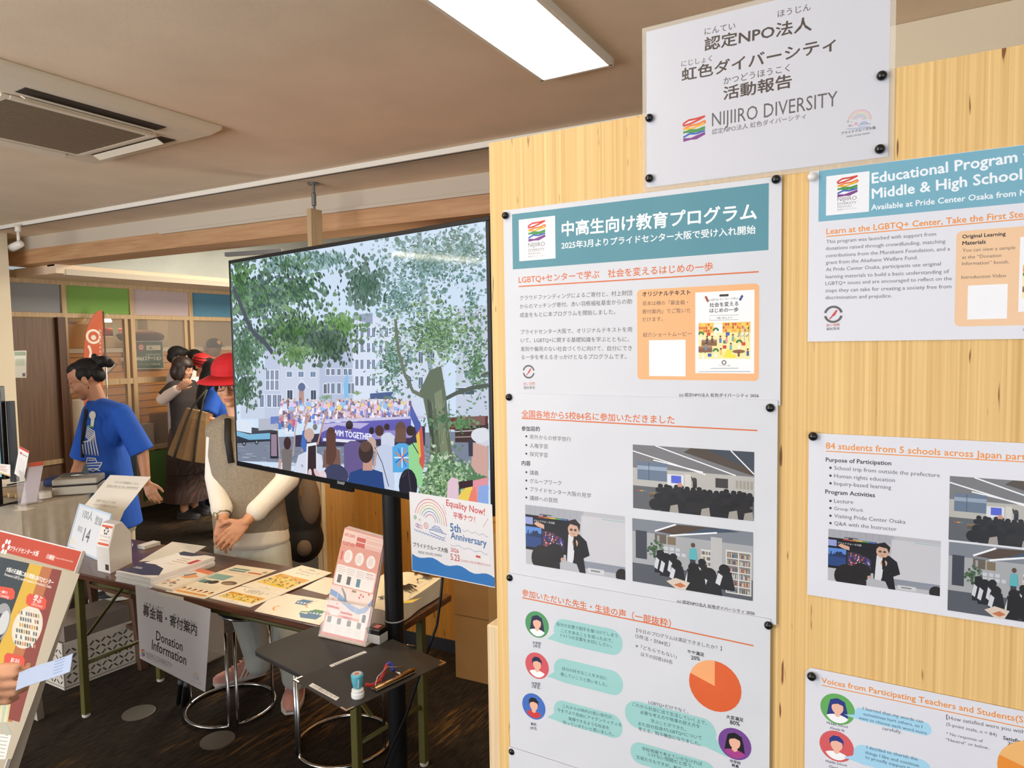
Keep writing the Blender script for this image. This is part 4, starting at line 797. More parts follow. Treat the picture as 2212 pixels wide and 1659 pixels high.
pp([(985, 955), (985, 922), (1057, 914), (1057, 956)], (70, 54, 52)); pp([(996, 920), (1000, 900), (1050, 898), (1050, 918)], (130, 96, 90)); st([(985, 932), (1057, 928)], 2, (200, 190, 190)); st([(985, 944), (1057, 942)], 2, (170, 150, 150))
# trunk
pp([(916, 860), (908, 846), (930, 800), (955, 790), (965, 850), (968, 880), (972, 930), (982, 1000), (930, 1006), (932, 950), (924, 900)], (96, 108, 86))
pp([(940, 850), (956, 840), (964, 930), (974, 1000), (956, 1002), (948, 920)], (124, 134, 106)); pp([(924, 860), (934, 870), (940, 960), (936, 1000), (932, 950)], (66, 76, 62))
for i in range(60): x, y = rnd.uniform(930, 975), rnd.uniform(860, 1000); st([(x, y), (x+rnd.uniform(-2, 3), y+rnd.uniform(8, 20))], 1.4, rnd.choice(((76, 86, 70), (140, 150, 122), (110, 120, 96))))
blobs(960, 905, 45, 20, 60, ((84, 122, 84), (64, 98, 66)), (3, 6)); blobs(1000, 915, 26, 14, 60, ((74, 112, 70), (96, 136, 84)), (3, 6))
# grass
pp([(905, 1100), (918, 1030), (940, 980), (1000, 1000), (1057, 1010), (1057, 1100)], (92, 128, 90)); blobs(965, 1045, 60, 60, 520, ((76, 112, 72), (110, 150, 96), (150, 182, 136), (60, 92, 58), (190, 210, 170)), (3, 7))
# spectators
def head(x, y, r, c, skin=(196, 156, 140)): pp([(x-r*.42, y+r*1.5), (x-r*.42, y), (x+r*.42, y), (x+r*.42, y+r*1.5)], skin); el(x, y, r, r*1.25, c)
def torso(x, yt, yb, ws, wb, c): pp([(x-wb, yb), (x-ws*1.05, yt+8), (x-ws*.35, yt), (x+ws*.35, yt), (x+ws*1.05, yt+8), (x+wb, yb)], c)
SK = (196, 160, 148)
st([(606, 985), (602, 930), (598, 912)], 4, SK); st([(635, 985), (640, 930), (645, 905)], 4, SK); torso(622, 965, 1025, 11, 9, (120, 112, 110)); el(623, 957, 8, 14, (64, 40, 40))
st([(655, 975), (660, 925), (672, 895)], 6, (190, 150, 138)); st([(688, 960), (700, 915), (708, 890)], 6, (186, 146, 132)); pp([(652, 960), (656, 930), (666, 930), (662, 985)], (70, 110, 190)); torso(672, 975, 1042, 24, 34, (214, 218, 236)); head(670, 938, 11, (202, 170, 160)); el(683, 922, 5, 7, (120, 116, 120))
torso(719, 965, 1010, 16, 20, (120, 90, 82)); el(717, 935, 9, 13, (86, 58, 52)); pp([(707, 1000), (707, 935), (727, 935), (729, 985), (720, 1008)], (96, 64, 54))
torso(766, 952, 1032, 20, 20, (104, 90, 142)); head(757, 918, 8, (46, 36, 38)); el(805, 930, 5.5, 8, (50, 40, 44)); torso(805, 944, 975, 9, 10, (196, 170, 160)); head(838, 922, 6, (60, 46, 46)); torso(840, 934, 985, 14, 14, (206, 214, 234))
torso(834, 960, 1056, 18, 21, (196, 206, 230)); head(822, 930, 9.5, (78, 54, 48)); st([(812, 966), (828, 1000), (842, 1050)], 2.2, (30, 32, 44)); st([(816, 970), (810, 1010)], 7, SK); st([(852, 970), (864, 1020)], 8, (206, 170, 160))
torso(871, 957, 1020, 20, 20, (90, 170, 226))
for i in range(12): a = i*.5236; st([(871, 988), (871+17*math.cos(a), 988+22*math.sin(a))], 3, ((230, 236, 246), (226, 130, 60), (60, 110, 200))[i % 3])
el(868, 928, 12, 18, (104, 78, 68)); pp([(856, 955), (857, 925), (879, 925), (880, 955)], (112, 84, 72))
torso(901, 956, 1048, 16, 14, (150, 214, 150)); head(889, 930, 9, (58, 46, 44)); st([(892, 955), (914, 992)], 2.5, (36, 40, 40)); st([(912, 962), (917, 1000)], 7, SK)
for i, c in enumerate(((206, 60, 60), (226, 130, 60), (226, 196, 70), (80, 160, 90), (70, 100, 190), (110, 70, 150))): pp([(888+i*1.2, 872+i*4), (890+i*1.2, 868+i*4), (912+i*1.0, 930+i*10), (908+i*.6, 932+i*11)], c)
pp([(888, 868), (912, 918), (912, 932), (902, 930), (889, 900)], (80, 96, 170)); pp([(908, 930), (914, 918), (920, 990), (917, 1015), (908, 1000)], (206, 96, 80)); pp([(901, 940), (908, 930), (912, 985), (908, 990)], (226, 190, 80))
torso(794, 1012, 1075, 33, 40, (38, 70, 130)); pp([(786, 1016), (787, 985), (806, 985), (807, 1016)], (196, 150, 136)); el(793, 976, 16, 24, (62, 46, 44)); el(792, 964, 12, 12, (96, 72, 62))
el(727, 1030, 28, 28, (62, 66, 96)); el(884, 1050, 20, 38, (34, 34, 46)); st([(872, 1030), (884, 1014), (890, 1060)], 2, (80, 80, 90))
pp([(586, 990), (586, 930), (602, 930), (604, 990)], (38, 36, 44)); pp([(588, 985), (588, 938), (600, 938), (601, 985)], (150, 130, 150)); st([(606, 1015), (608, 990)], 12, SK)
pp([(664, 1030), (665, 958), (686, 955), (688, 1034)], (232, 236, 244)); pp([(667, 1034), (668, 964), (685, 961), (686, 1036)], (52, 38, 44)); el(672, 1022, 4, 10, (226, 196, 206)); el(688, 1024, 5, 14, (222, 190, 198), rot=-.5); el(700, 1030, 8, 14, (226, 206, 214))
q0 = s.P(653, 1008); s.text('TE', q0[0], q0[1], .012, (60, 60, 80), bold=.02, layer=s.k+1); s.k += 3
el(1046, 945, 18, 22, (210, 210, 222)); pp([(1020, 1005), (1024, 955), (1057, 965), (1057, 1030), (1030, 1020)], (206, 166, 156)); el(1040, 940, 20, 16, (222, 224, 232)); pp([(1015, 985), (1014, 950), (1024, 950), (1024, 985)], (60, 60, 76))
pp([(985, 1095), (1000, 1060), (1024, 1038), (1057, 1030), (1057, 1100)], (226, 150, 160)); pp([(985, 1095), (1002, 1058), (1022, 1045), (1024, 1090)], (236, 206, 90)); pp([(1034, 1090), (1036, 1050), (1057, 1046), (1057, 1100)], (140, 170, 226)); pp([(1012, 1090), (1020, 1060), (1030, 1050), (1034, 1090)], (236, 130, 110)); pp([(968, 1090), (970, 1040), (978, 1030), (992, 1034), (994, 1090)], (226, 196, 210)); pp([(994, 1056), (994, 1040), (1024, 1036), (1024, 1050)], (60, 40, 46))
SCREEN = printed('tv_screen_light', rough=0.06, spec=0.5, emit=1.0)
s.build('screen', SCREEN, tv)
# stand
PB = mat('black_steel', (20, 20, 21), 0.42, metal=0.3)
pc = V((-1.508, 1.790, 0)); C0 = (L0+R0)/2
sd = thing('television_stand', pc, 'black steel pole stand with a flat shelf behind and below the television', 'television stand')
MB().lathe(pc, [(0.0315, 0.02), (0.0315, 1.80)], 30).build('pole', PB, sd, smooth=False)
MB().lathe(pc, [(0.0322, 0.782), (0.0327, 0.784), (0.0322, 0.787)], 30).build('pole_ring', mat('grey_ring', (150, 150, 150), 0.4), sd, smooth=True)
MB().box(pc+V((0.13, -0.08, 0.012)), (0.38, 0.56, 0.024), 0).build('base_plate', PB, sd, bev=0.008)
MB().bar(pc+V((0, 0, 1.66)), C0+V((0, 0, 1.66))-TN*0.09, 0.08, 0.10).build('mount_arm', PB, sd); MB().par(C0-TN*0.087-TU*0.22+V((0, 0, 1.5)), TU*0.44, V((0, 0, 0.3)), TN*0.012).build('mount_plate', PB, sd)
def rounded(c, ux, uy, w_, d_, r):
    p = []
    for sx, sy, a0 in ((1, 1, 0), (-1, 1, 90), (-1, -1, 180), (1, -1, 270)):
        for a in range(0, 91, 15): t_ = math.radians(a0+a); p.append(c+ux*(sx*(w_/2-r)+r*math.cos(t_))+uy*(sy*(d_/2-r)+r*math.sin(t_)))
    return p
SHZ = 0.722
sl, sr_, sb_ = at_z(556, 1408, SHZ), at_z(660, 1456, SHZ), at_z(706, 1366, SHZ)
ux = V((0.985, -0.17, 0)).normalized(); uy = V((-ux.y, ux.x, 0))
sc_ = sl+ux*0.265+uy*0.105
MB().prism(rounded(sc_, ux, uy, 0.53, 0.25, 0.03), (0, 0, 0.014)).build('shelf', mat('black_shelf', (40, 38, 36), 0.5, bump=0.15, bs=300), sd, bev=0.002)
MB().bar(pc+V((0, 0.0, SHZ-0.012)), sc_+V((0, 0, SHZ-0.012-sc_.z)), 0.05, 0.02).build('shelf_bracket', PB, sd)
# power cord
MB().tube([at_D(960, 1200, 2.25), at_D(952, 1290, 2.26), at_D(944, 1350, 2.26), at_D(928, 1395, 2.27), at_D(905, 1462, 2.28), at_D(880, 1540, 2.3), at_D(835, 1640, 2.33), at_D(815, 1720, 2.36)], 0.0045).build('power_cord', PB, label='black power cord hanging from behind the television beside the pole', cat='cord', smooth=True)
# poster hung on the television's lower right corner
eo = R0+V((0, 0, 0))+TN*0.006
s = Sheet(eo, TU, (0, 0, 1), TN); T = s.T
pts = [s.P(*p) for p in ((890, 1233), (1069, 1270), (1063, 1090), (884, 1062))]; s.base(pts, (232, 233, 238))
wv = [s.P(890+i*8.95, 1196+i*2.6+4*math.sin(i*.95)) for i in range(21)]; s.poly(wv+[s.P(1068.5, 1268), s.P(890.5, 1231.5)], (62, 126, 196))
cruise_mark(s, 890, 1066, 966, 1170); T('プライドクルーズ大阪', (893, 1180), (968, 1194), BLACK, .01); T('PRIDE CRUISE OSAKA', (904, 1195), (955, 1203), BLACK)
T('Equality Now!', (964, 1092), (1047, 1113), (206, 88, 84), .008); T('平等ナウ！', (979, 1118), (1026, 1128), (206, 88, 84), .008); BL = (66, 116, 172)
T('5th', (973, 1147), (995, 1151), BL, .012); T('Anniversary', (974, 1163), (1051, 1181), BL, .01); T('2026', (974, 1191), (991, 1195), (206, 88, 84), .006); T('5.23', (974, 1209), (993, 1213), (206, 88, 84), .004, hs=1.2); T('(土)10:30-17:00 川の駅はちけんや', (994, 1212), (1060, 1224), (206, 88, 84))
for p0, p1 in (((999, 1145), (1054, 1158)), ((973, 1176), (1054, 1197))): s.pline([(p0[0]+(p1[0]-p0[0])*i/24, p0[1]+(p1[1]-p0[1])*i/24+2*math.sin(i*.9)) for i in range(25)], .0009, BL)
s.pline([(957, 1089), (964, 1112)], .001, (206, 88, 84)); s.pline([(1054, 1120), (1043, 1139)], .001, (206, 88, 84)); s.prect(1028, 1199, 1038, 1206, (206, 88, 84)); s.prect(1042, 1199, 1058, 1219, (236, 236, 240))
s.build('event_poster', GLOSS, label='small white and blue anniversary poster hung on the lower right television corner', cat='poster')
# ------------------------------------------------------------------ folding table in front and what lies on it
TZ = 0.70
TA = math.radians(3.4); TX, TY = V((math.cos(TA), math.sin(TA), 0)), V((-math.sin(TA), math.cos(TA), 0))
T0 = V((-3.78, 1.660, 0)); TL_, TD = 2.21, 0.47
tp = lambda a, b, z: T0+TX*a+TY*b+V((0, 0, z))
ROSE = wood('dark_rosewood_top', (62, 36, 24), (104, 62, 42), (1.4, 70, 70), 0.32, coat=0.3)
OLIVE = mat('olive_green_enamel', (92, 88, 44), 0.45); FOOTW = mat('white_rubber_foot', (206, 202, 190), 0.6)
CHROME = mat('chrome', (205, 205, 205), 0.18, metal=1.0)
r = thing('folding_table', tp(TL_/2, TD/2, 0), 'long dark brown folding table with olive green legs, leaflets laid across it', 'table')
MB().par(tp(0, 0, TZ-0.028), TX*TL_, TY*TD, (0, 0, 0.028)).build('tabletop', ROSE, r, bev=0.005)
legs = [(0.46, 0.03), (0.47, TD-0.06), (TL_-0.165, 0.055), (TL_-0.10, TD-0.08)]
for a, b in legs:
    l = MB().bar(tp(a, b, 0.014), tp(a, b, TZ-0.028), 0.03, 0.03, up=tuple(TX)).build('leg', OLIVE, r, bev=0.003)
    MB().lathe(tp(a, b, 0), [(0.016, 0), (0.018, 0.004), (0.018, 0.014)], 16).build('rubber_foot', FOOTW, l)
for i in (0, 2): MB().tube([tp(*legs[i], 0.25), tp(*legs[i+1], 0.25)], 0.009).build('crossbar', OLIVE, r, smooth=True)
for b in (0.10, TD-0.10): MB().tube([tp(0.46, b, 0.615), tp(TL_-0.08, b, 0.615)], 0.011).build('shelf_rail', OLIVE, r, smooth=True)
for a in (0.47, 0.85, 1.3, 1.75, TL_-0.1): MB().tube([tp(a, 0.10, 0.615), tp(a, TD-0.10, 0.615)], 0.008).build('shelf_rod', OLIVE, r, smooth=True)
for a, s_ in ((0.465, 1), (TL_-0.09, -1)):
    for b in (0.05, TD-0.07): MB().bar(tp(a, b, 0.38), tp(a+s_*0.30, b, TZ-0.03), 0.018, 0.005).build('brace', OLIVE, r)

def flat(corners, z, col=WHITE, th=0.0005):
    """a sheet lying level: corners BL, BR, TR, TL as seen; returns the sheet and a unit map over it"""
    s = Sheet((0, 0, z), TX, TY, (0, 0, 1)); q = [s.P(*c) for c in corners]; s.base(q, col, th)
    def f(x, y):
        a = [q[0][i]+(q[1][i]-q[0][i])*x for i in (0, 1)]; b = [q[3][i]+(q[2][i]-q[3][i])*x for i in (0, 1)]
        return (a[0]+(b[0]-a[0])*y, a[1]+(b[1]-a[1])*y)
    return s, f
def ft(s, f, t, x0, y0, x1, y1, col, bold=0.0, hs=1.0):
    a, b = f(x0, y0), f(x1, y1); s.text(t, a[0], a[1], math.hypot(b[0]-a[0], b[1]-a[1]), col, math.atan2(b[1]-a[1], b[0]-a[0]), bold, hs=hs)
def rows(s, f, x0, x1, y0, y1, n, col, w=0.0012, rnd_=random.Random(2)):
    for i in range(n): y = y1-(y1-y0)*i/max(1, n-1); s.line([f(x0, y), f(x0+(x1-x0)*(0.7+0.3*rnd_.random()), y)], w, col)
CREAMP = (240, 236, 226)
# the folded A4 poster copy
s, f = flat(((357, 1277), (441, 1294), (598, 1232), (512, 1220)), TZ+0.0006, (236, 230, 214))
UB(s, f, .10, .86, .52, .90, (96, 140, 150)); UB(s, f, .10, .80, .52, .84, (96, 140, 150)); UB(s, f, .58, .80, .92, .84, ORANGE); rainbow = ((196, 66, 52), (222, 168, 52), (70, 140, 76), (58, 92, 176))
for i, c in enumerate(rainbow): UB(s, f, .84, .90-.012*i, .94, .911-.012*i, c)
ft(s, f, '社会を変えるはじめの一歩', .10, .74, .75, .74, ORANGE); UB(s, f, .06, .50, .52, .66, (132, 176, 178)); UB(s, f, .08, .36, .32, .46, (84, 140, 150)); UE(s, f, .42, .42, .10, .055, (30, 30, 34)); UE(s, f, .30, .40, .05, .04, (40, 36, 38)); UE(s, f, .74, .46, .17, .06, (96, 84, 74)); UE(s, f, .74, .44, .12, .04, (150, 130, 110)); rows(s, f, .56, .94, .54, .76, 7, (150, 140, 130)); rows(s, f, .06, .94, .22, .32, 4, (160, 150, 140))
UB(s, f, .10, .05, .90, .09, (232, 160, 70))
for i in range(6): UE(s, f, .16+i*.14, .15, .045, .03, (232, 160, 70)); UE(s, f, .16+i*.14, .17, .028, .02, (50, 40, 40))
s.build('program_flyer', LEAF, label='flat program flyer with small photos left of the illustrated booklets', cat='flyer')
def booklet(corners, z, n, label):
    s, f = flat(corners, z+0.003, (240, 236, 226), 0.003)
    ft(s, f, 'LGBTQ+センターで学ぶ', .34, .885, .68, .885, BLACK); ft(s, f, '社会を変える', .32, .80, .70, .80, BLACK, .006); ft(s, f, 'はじめの一歩', .32, .71, .70, .71, BLACK, .006); UB(s, f, .42, .91, .58, .925, (40, 36, 36)); s.line([f(.20, .88), f(.24, .82)], .004, (150, 70, 50)); s.line([f(.80, .88), f(.76, .82)], .004, (60, 76, 130))
    a, b, c, d = f(.08, .18), f(.92, .18), f(.92, .60), f(.08, .60)
    class Q: pass
    q = Q(); q.P = None
    g = lambda x, y: f(.08+.84*x, .18+.42*y); rnd2 = random.Random(5)
    UB(s, g, 0, 0, 1, 1, (236, 214, 120)); UB(s, g, 0, .7, .4, 1, (226, 170, 60)); UB(s, g, .5, .7, 1, 1, (226, 170, 60)); U(s, g, ((.4, .02), (.5, .2), (.7, .2), (.74, .02)), (232, 206, 50))
    for i in range(46): UE(s, g, rnd2.uniform(.04, .96), rnd2.uniform(.08, .9), .025, .045, rnd2.choice(((70, 120, 64), (60, 90, 160), (196, 70, 56), (130, 90, 66), (220, 130, 50), (56, 100, 60))), 8)
    s.arc(*f(.5, .10), .004, .001, GREY, n=10); ft(s, f, 'プライドセンター大阪', .36, .05, .64, .05, GREY)
    return s.build('illustrated_booklet', LEAF, label=label, cat='booklet', group='illustrated booklets on the folding table')
booklet(((452, 1291), (541, 1311), (606, 1284), (520, 1266)), TZ+0.0008, 0, 'illustrated booklet partly covered by another copy, nearest the table edge')
booklet(((452+70, 1264), (606, 1284), (717, 1237), (652, 1221)), TZ+0.0046, 1, 'upper illustrated booklet lying over its twin, nearer the table back')
s, f = flat(((549, 1320), (690, 1350), (730, 1300), (600, 1279)), TZ+0.0006, (240, 238, 230))
for x, y, c in ((.42, .62, (52, 110, 170)), (.72, .30, (52, 110, 170))):
    UB(s, f, x, y, x+.20, y+.16, c); U(s, f, ((x+.02, y+.16), (x+.20, y+.16), (x+.24, y+.24), (x+.06, y+.24)), (70, 140, 90) if y < .5 else c)
    for i in range(4): UB(s, f, x+.02+i*.05, y+.05, x+.05+i*.05, y+.12, (214, 226, 236))
U(s, f, ((.60, .30), (.68, .12), (.90, .16), (.94, .36), (.80, .30)), (52, 110, 170)); U(s, f, ((.60, .36), (.90, .50), (.93, .47), (.62, .32)), (70, 140, 90))
for x, y in ((.30, .30), (.70, .66)): s.line([f(x+.10*math.cos(i*.25+2.0), y+.12*math.sin(i*.25+2.0)) for i in range(10)], .006, (232, 160, 80))
rows(s, f, .42, .80, .86, .91, 2, GREY)
s.build('drawing_sheet', LEAF, label='white sheet with blue and orange drawings at the front table edge', cat='flyer')
s, f = flat(((652, 1271), (706, 1285), (760, 1256), (700, 1246)), TZ+0.0006, (240, 238, 230)); s.build('blank_flyer', LEAF, label='plain white sheet lying behind the pink brochure holder', cat='flyer')
# tall stack of navy and white annual booklets
def slab(c4, z, h, name, m, label, cat, group=None, top=None):
    s = Sheet((0, 0, z+h), TX, TY, (0, 0, 1)); q = [s.P(*c) for c in c4]; s.base(q, (238, 238, 240), h*0.94)
    f = lambda x, y: tuple((q[0][i]*(1-x)+q[1][i]*x)*(1-y)+(q[3][i]*(1-x)+q[2][i]*x)*y for i in (0, 1))
    if top: top(s, f)
    return s.build(name, m, label=label, cat=cat, group=group)
def annual(s, f):
    U(s, f, ((0, .0), (.55, .0), (1, .12), (1, .0), (1, .12), (.7, .34), (.3, .42), (0, .40)), (30, 40, 84)); U(s, f, ((0, .92), (.2, .85), (.5, .88), (.7, 1), (0, 1)), (30, 40, 84)); UB(s, f, .0, .0, 1, .04, (226, 224, 226))
    ft(s, f, '2026', .08, .20, .30, .20, (226, 226, 232), .01); rows(s, f, .40, .78, .62, .76, 3, (170, 60, 70), .004); UB(s, f, .82, .62, .96, .80, (190, 44, 66)); rows(s, f, .40, .70, .50, .54, 2, (140, 130, 130))
bs = ((248, 1234), (323, 1249), (462, 1203), (395, 1191))
for i in range(6):
    dz = 0.0075; lab = 'topmost navy and white report in the booklet stack' if i == 5 else ('lowest report in the navy and white booklet stack' if i == 0 else 'white edged report inside the booklet stack, between topmost and lowest')
    o = at_z(248, 1245, TZ); sh = (i % 2)*0.6
    pts = [at_z(*c, TZ+0.045) for c in bs]; q = [p+V(((i*7 % 3)*0.002, (i*5 % 3)*0.002, 0)) for p in pts]
    m = Sheet((0, 0, TZ+0.0002+(i+1)*dz), TX, TY, (0, 0, 1)); uv = [(p.dot(TX), p.dot(TY)) for p in q]; m.base(uv, (238, 238, 240), dz*0.92)
    if i == 5:
        f = lambda x, y: tuple((uv[0][k]*(1-x)+uv[1][k]*x)*(1-y)+(uv[3][k]*(1-x)+uv[2][k]*x)*y for k in (0, 1)); annual(m, f)
    m.build('report_booklet', LEAF, label=lab, cat='booklet', group='reports in the booklet stack')
s, f = flat(((300, 1213), (396, 1208), (446, 1180), (372, 1170)), TZ+0.0006, (226, 222, 214)); rows(s, f, .1, .9, .2, .9, 9, (150, 146, 142)); s.build('printed_list', PAPER, label='grey printed list lying behind the report stack', cat='paper')
s, f = flat(((325, 1262), (372, 1273), (464, 1236), (420, 1224)), TZ+0.012, (236, 228, 216), 0.0115)
UB(s, f, 0, .84, 1, 1, (226, 120, 70)); UB(s, f, .2, .50, 1, .80, (226, 226, 224)); U(s, f, ((.3, .52), (.6, .74), (.9, .66), (.6, .5)), (226, 150, 70)); U(s, f, ((.3, .60), (.5, .80), (.6, .76), (.4, .56)), (80, 90, 130))
for i in range(16): UE(s, f, random.uniform(.1, .8), random.uniform(.08, .4), .06, .03, random.choice(((190, 120, 90), (120, 130, 120), (226, 170, 100), (90, 70, 80))), 8)
s.build('leaflet_bundle', GLOSS, label='small glossy leaflet bundle with orange edge beside the report stack', cat='leaflet')
for i in range(3): MB().par(at_z(297, 1185, TZ)+V((0, 0, .001+i*.006)), TX*0.055, TY*0.09, (0, 0, .0055)).build('business_card_pack', mat('card_white', (226, 224, 222), .5), label=('bottom', 'middle', 'top')[i]+' pack in the little white card pile behind the donation box', cat='cards', group='white card packs')

# donation box
bF, bR, bB = at_z(211, 1233, TZ), at_z(247, 1242, TZ), at_z(299, 1216, TZ)
ax, ay = (bR-bF), (bB-bR); ay = ay.normalized()*0.155; ax = ax.normalized()*0.098
WA = mat('white_acrylic', (238, 236, 232), 0.25, coat=0.4)
r = thing('donation_box', bF+(ax+ay)/2, 'white acrylic house-shaped donation box with an orange label', 'donation box')
prof = [(0, 0), (0, .115), (.30, .215), (.62, .215), (1, .15), (1, 0)]
MB().prism([bF+ay*a+V((0, 0, z)) for a, z in prof], ax).build('body', WA, r, bev=0.002)
n = ax.cross(ay*.30+V((0, 0, .10))).normalized(); n = n if n.dot(CAM-bF) > 0 else -n
s = Sheet(bF+V((0, 0, .115))+n*0.0015, ax, (ay*.30+V((0, 0, .10))), n); wd, hh = ax.length, (ay*.30+V((0, 0, .10))).length
s.base([(.004, .004), (wd-.004, .004), (wd-.004, hh-.004), (.004, hh-.004)], (240, 236, 232)); s.rect(.008, .01, wd-.008, .02, (222, 100, 70)); s.rect(.008, hh-.02, wd-.008, hh-.01, (222, 100, 70))
for k in range(6): a = k*math.pi/3; s.circ(wd/2+.014*math.cos(a), hh*.68+.014*math.sin(a), .005, (50, 50, 52))
s.text('プライドセンター大阪', wd/2, hh*.42, wd*.78, (60, 56, 56), anchor='c'); s.line([(wd*.14, hh*.29), (wd*.86, hh*.29)], .002, (200, 90, 70)); s.build('label', PAPER, r)
c_ = bF+ax*.62-ay*0.005; MB().par(c_+V((0, 0, .012)), ax*.3, ay*0.05, (0, 0, .03)).build('padlock', mat('lock_steel', (120, 116, 104), .35, metal=.8), r, bev=.003)
# whiteboard with handwriting
w0, w1, w2, w3 = at_z(147, 1180, TZ+.002), None, None, None
wx = (at_z(208, 1207, TZ)-at_z(147, 1180, TZ)); wx.z = 0; wx.normalize()
wn = V((wx.y, -wx.x, 0)); wn = wn if wn.dot(CAM-w0) > 0 else -wn; wv_ = (V((0, 0, 1))*0.955-wn*0.30).normalized(); wN = wx.cross(wv_); wN = wN if wN.dot(CAM-w0) > 0 else -wN
s = Sheet(w0, wx, wv_, wN); WBW, WBH = 0.385, 0.215
r = thing('whiteboard', w0+wx*.19, 'small leaning whiteboard with handwritten counts behind the donation box', 'whiteboard')
s.base([(0, 0), (WBW, 0), (WBW, WBH), (0, WBH)], (226, 228, 230), .006)
INKW = (70, 72, 78)
def hand(s, t, u, v, w_, a=0.0): s.text(t, u, v, w_, INKW, a)
hand(s, '100人', .07, .16, .12); hand(s, '登録', .225, .155, .085, -.05); hand(s, '現在', .055, .09, .06); hand(s, '14', .145, .05, .075, .05)
s.build('board', GLOSS, r)
fm = MB()
for u0, v0, u1, v1 in ((-.006, -.006, WBW+.006, .004), (-.006, WBH-.004, WBW+.006, WBH+.006), (-.006, 0, .004, WBH), (WBW-.004, 0, WBW+.006, WBH)): fm.par(s.W(u0, v0, -.008), wx*(u1-u0), wv_*(v1-v0), wN*.011)
fm.build('frame', mat('pale_blue_frame', (196, 212, 228), .4), r)
MB().bar(s.W(.15, .15, -.008), s.W(.15, .15, -.008)-wN*.0+V((0, 0, 0))-wn*.09-V((0, 0, s.W(.15, .15, 0).z-TZ)), .03, .004).build('prop', mat('prop_grey', (120, 120, 120), .5), r)
# laminated newsletter sheet standing behind
q = [at_D(182, 1092, 3.74), at_D(268, 1104, 3.62), at_D(326, 1030, 3.76), at_D(238, 1026, 3.88)]
U_ = (q[1]-q[0]).normalized(); N_ = U_.cross(q[3]-q[0]).normalized(); N_ = N_ if N_.dot(CAM-q[0]) > 0 else -N_; V_ = N_.cross(U_)
s = Sheet(q[0], U_, V_, N_); pts = [s.P(*p) for p in ((182, 1092), (268, 1104), (326, 1030), (238, 1026))]; low = [s.P(*p) for p in ((150, 1172), (232, 1190))]
s.base([low[0], low[1]]+pts[1:3]+[pts[3], pts[0]], (234, 228, 214)); T = s.T
T('メルマガ登録はこちら', (246, 1043), (298, 1048), (90, 82, 70)); T('Subscribe to our newsletter', (230, 1051), (298, 1056), (80, 76, 70)); T('登録するとシールを', (206, 1083), (248, 1088), (90, 82, 70)); T('スタッフにお知らせください', (200, 1091), (252, 1098), (90, 82, 70)); s.pline([(228, 1052.5), (297, 1057.5)], .0012, GREY)
s.build('newsletter_sheet', GLOSS, label='glossy laminated newsletter sheet propped behind the small whiteboard', cat='sign')

# white covered box with brush writing at the right end of the table
cw = [tp(TL_-0.25, 0.03, TZ), tp(TL_-0.01, 0.05, TZ), tp(TL_-0.03, TD-0.03, TZ), tp(TL_-0.27, TD-0.06, TZ)]
mb = MB(); nx, ny = 24, 16
def cov(x, y):
    a = cw[0].lerp(cw[1], x); b = cw[3].lerp(cw[2], x); p = a.lerp(b, y); return p+V((0, 0, 0.078+0.006*math.sin(x*9+y*4)-0.012*max(0, x-.8)*y*3))
vs = [cov(i/nx, j/ny) for j in range(ny+1) for i in range(nx+1)]
mb.add(vs, [(j*(nx+1)+i, j*(nx+1)+i+1, (j+1)*(nx+1)+i+1, (j+1)*(nx+1)+i) for j in range(ny) for i in range(nx)])
rim = [cov(i/nx, 0) for i in range(nx+1)]+[cov(1, j/ny) for j in range(1, ny+1)]+[cov(1-i/nx, 1) for i in range(1, nx+1)]+[cov(0, 1-j/ny) for j in range(1, ny)]
cen = sum(rim, V())/len(rim); low = [V((p.x, p.y, TZ+0.004))+(p-cen)*0.03*math.sin(k*.7) for k, p in enumerate(rim)]; low = [V((p.x, p.y, TZ+.004)) for p in low]
nn = len(rim); mb.add(rim+low, [(i, nn+i, nn+(i+1) % nn, (i+1) % nn) for i in range(nn)]+[tuple(range(2*nn-1, nn-1, -1))])
cvr = mb.build('covered_box', mat('cream_cloth', (238, 228, 204), .75, bump=.1, bs=90), smooth=False, label='low box under a cream cover with black brush lettering, right end of table', cat='box')
s = Sheet((0, 0, TZ+0.0865), TX, TY, (0, 0, 1)); T = s.T
for t_, p0, p1 in (('募', (922, 1246), (938, 1240)), ('ヘ', (905, 1255), (918, 1250)), ('ス', (916, 1243), (930, 1234)), ('物', (880, 1275), (901, 1265)), ('・', (872, 1283), (878, 1281)), ('お', (824, 1294), (838, 1289))): T(t_, p0, p1, (30, 28, 26), .03)
a_ = s.P(890, 1290); s.line([s.P(*p) for p in ((884, 1290), (890, 1280), (930, 1256), (950, 1246), (954, 1250), (935, 1268), (905, 1290), (886, 1294), (884, 1290))], .0012, (110, 106, 100))
s.ppoly([(872, 1298), (900, 1294), (912, 1290), (890, 1302), (872, 1303)], (240, 214, 110)); s.build('lettering', PAPER, cvr)

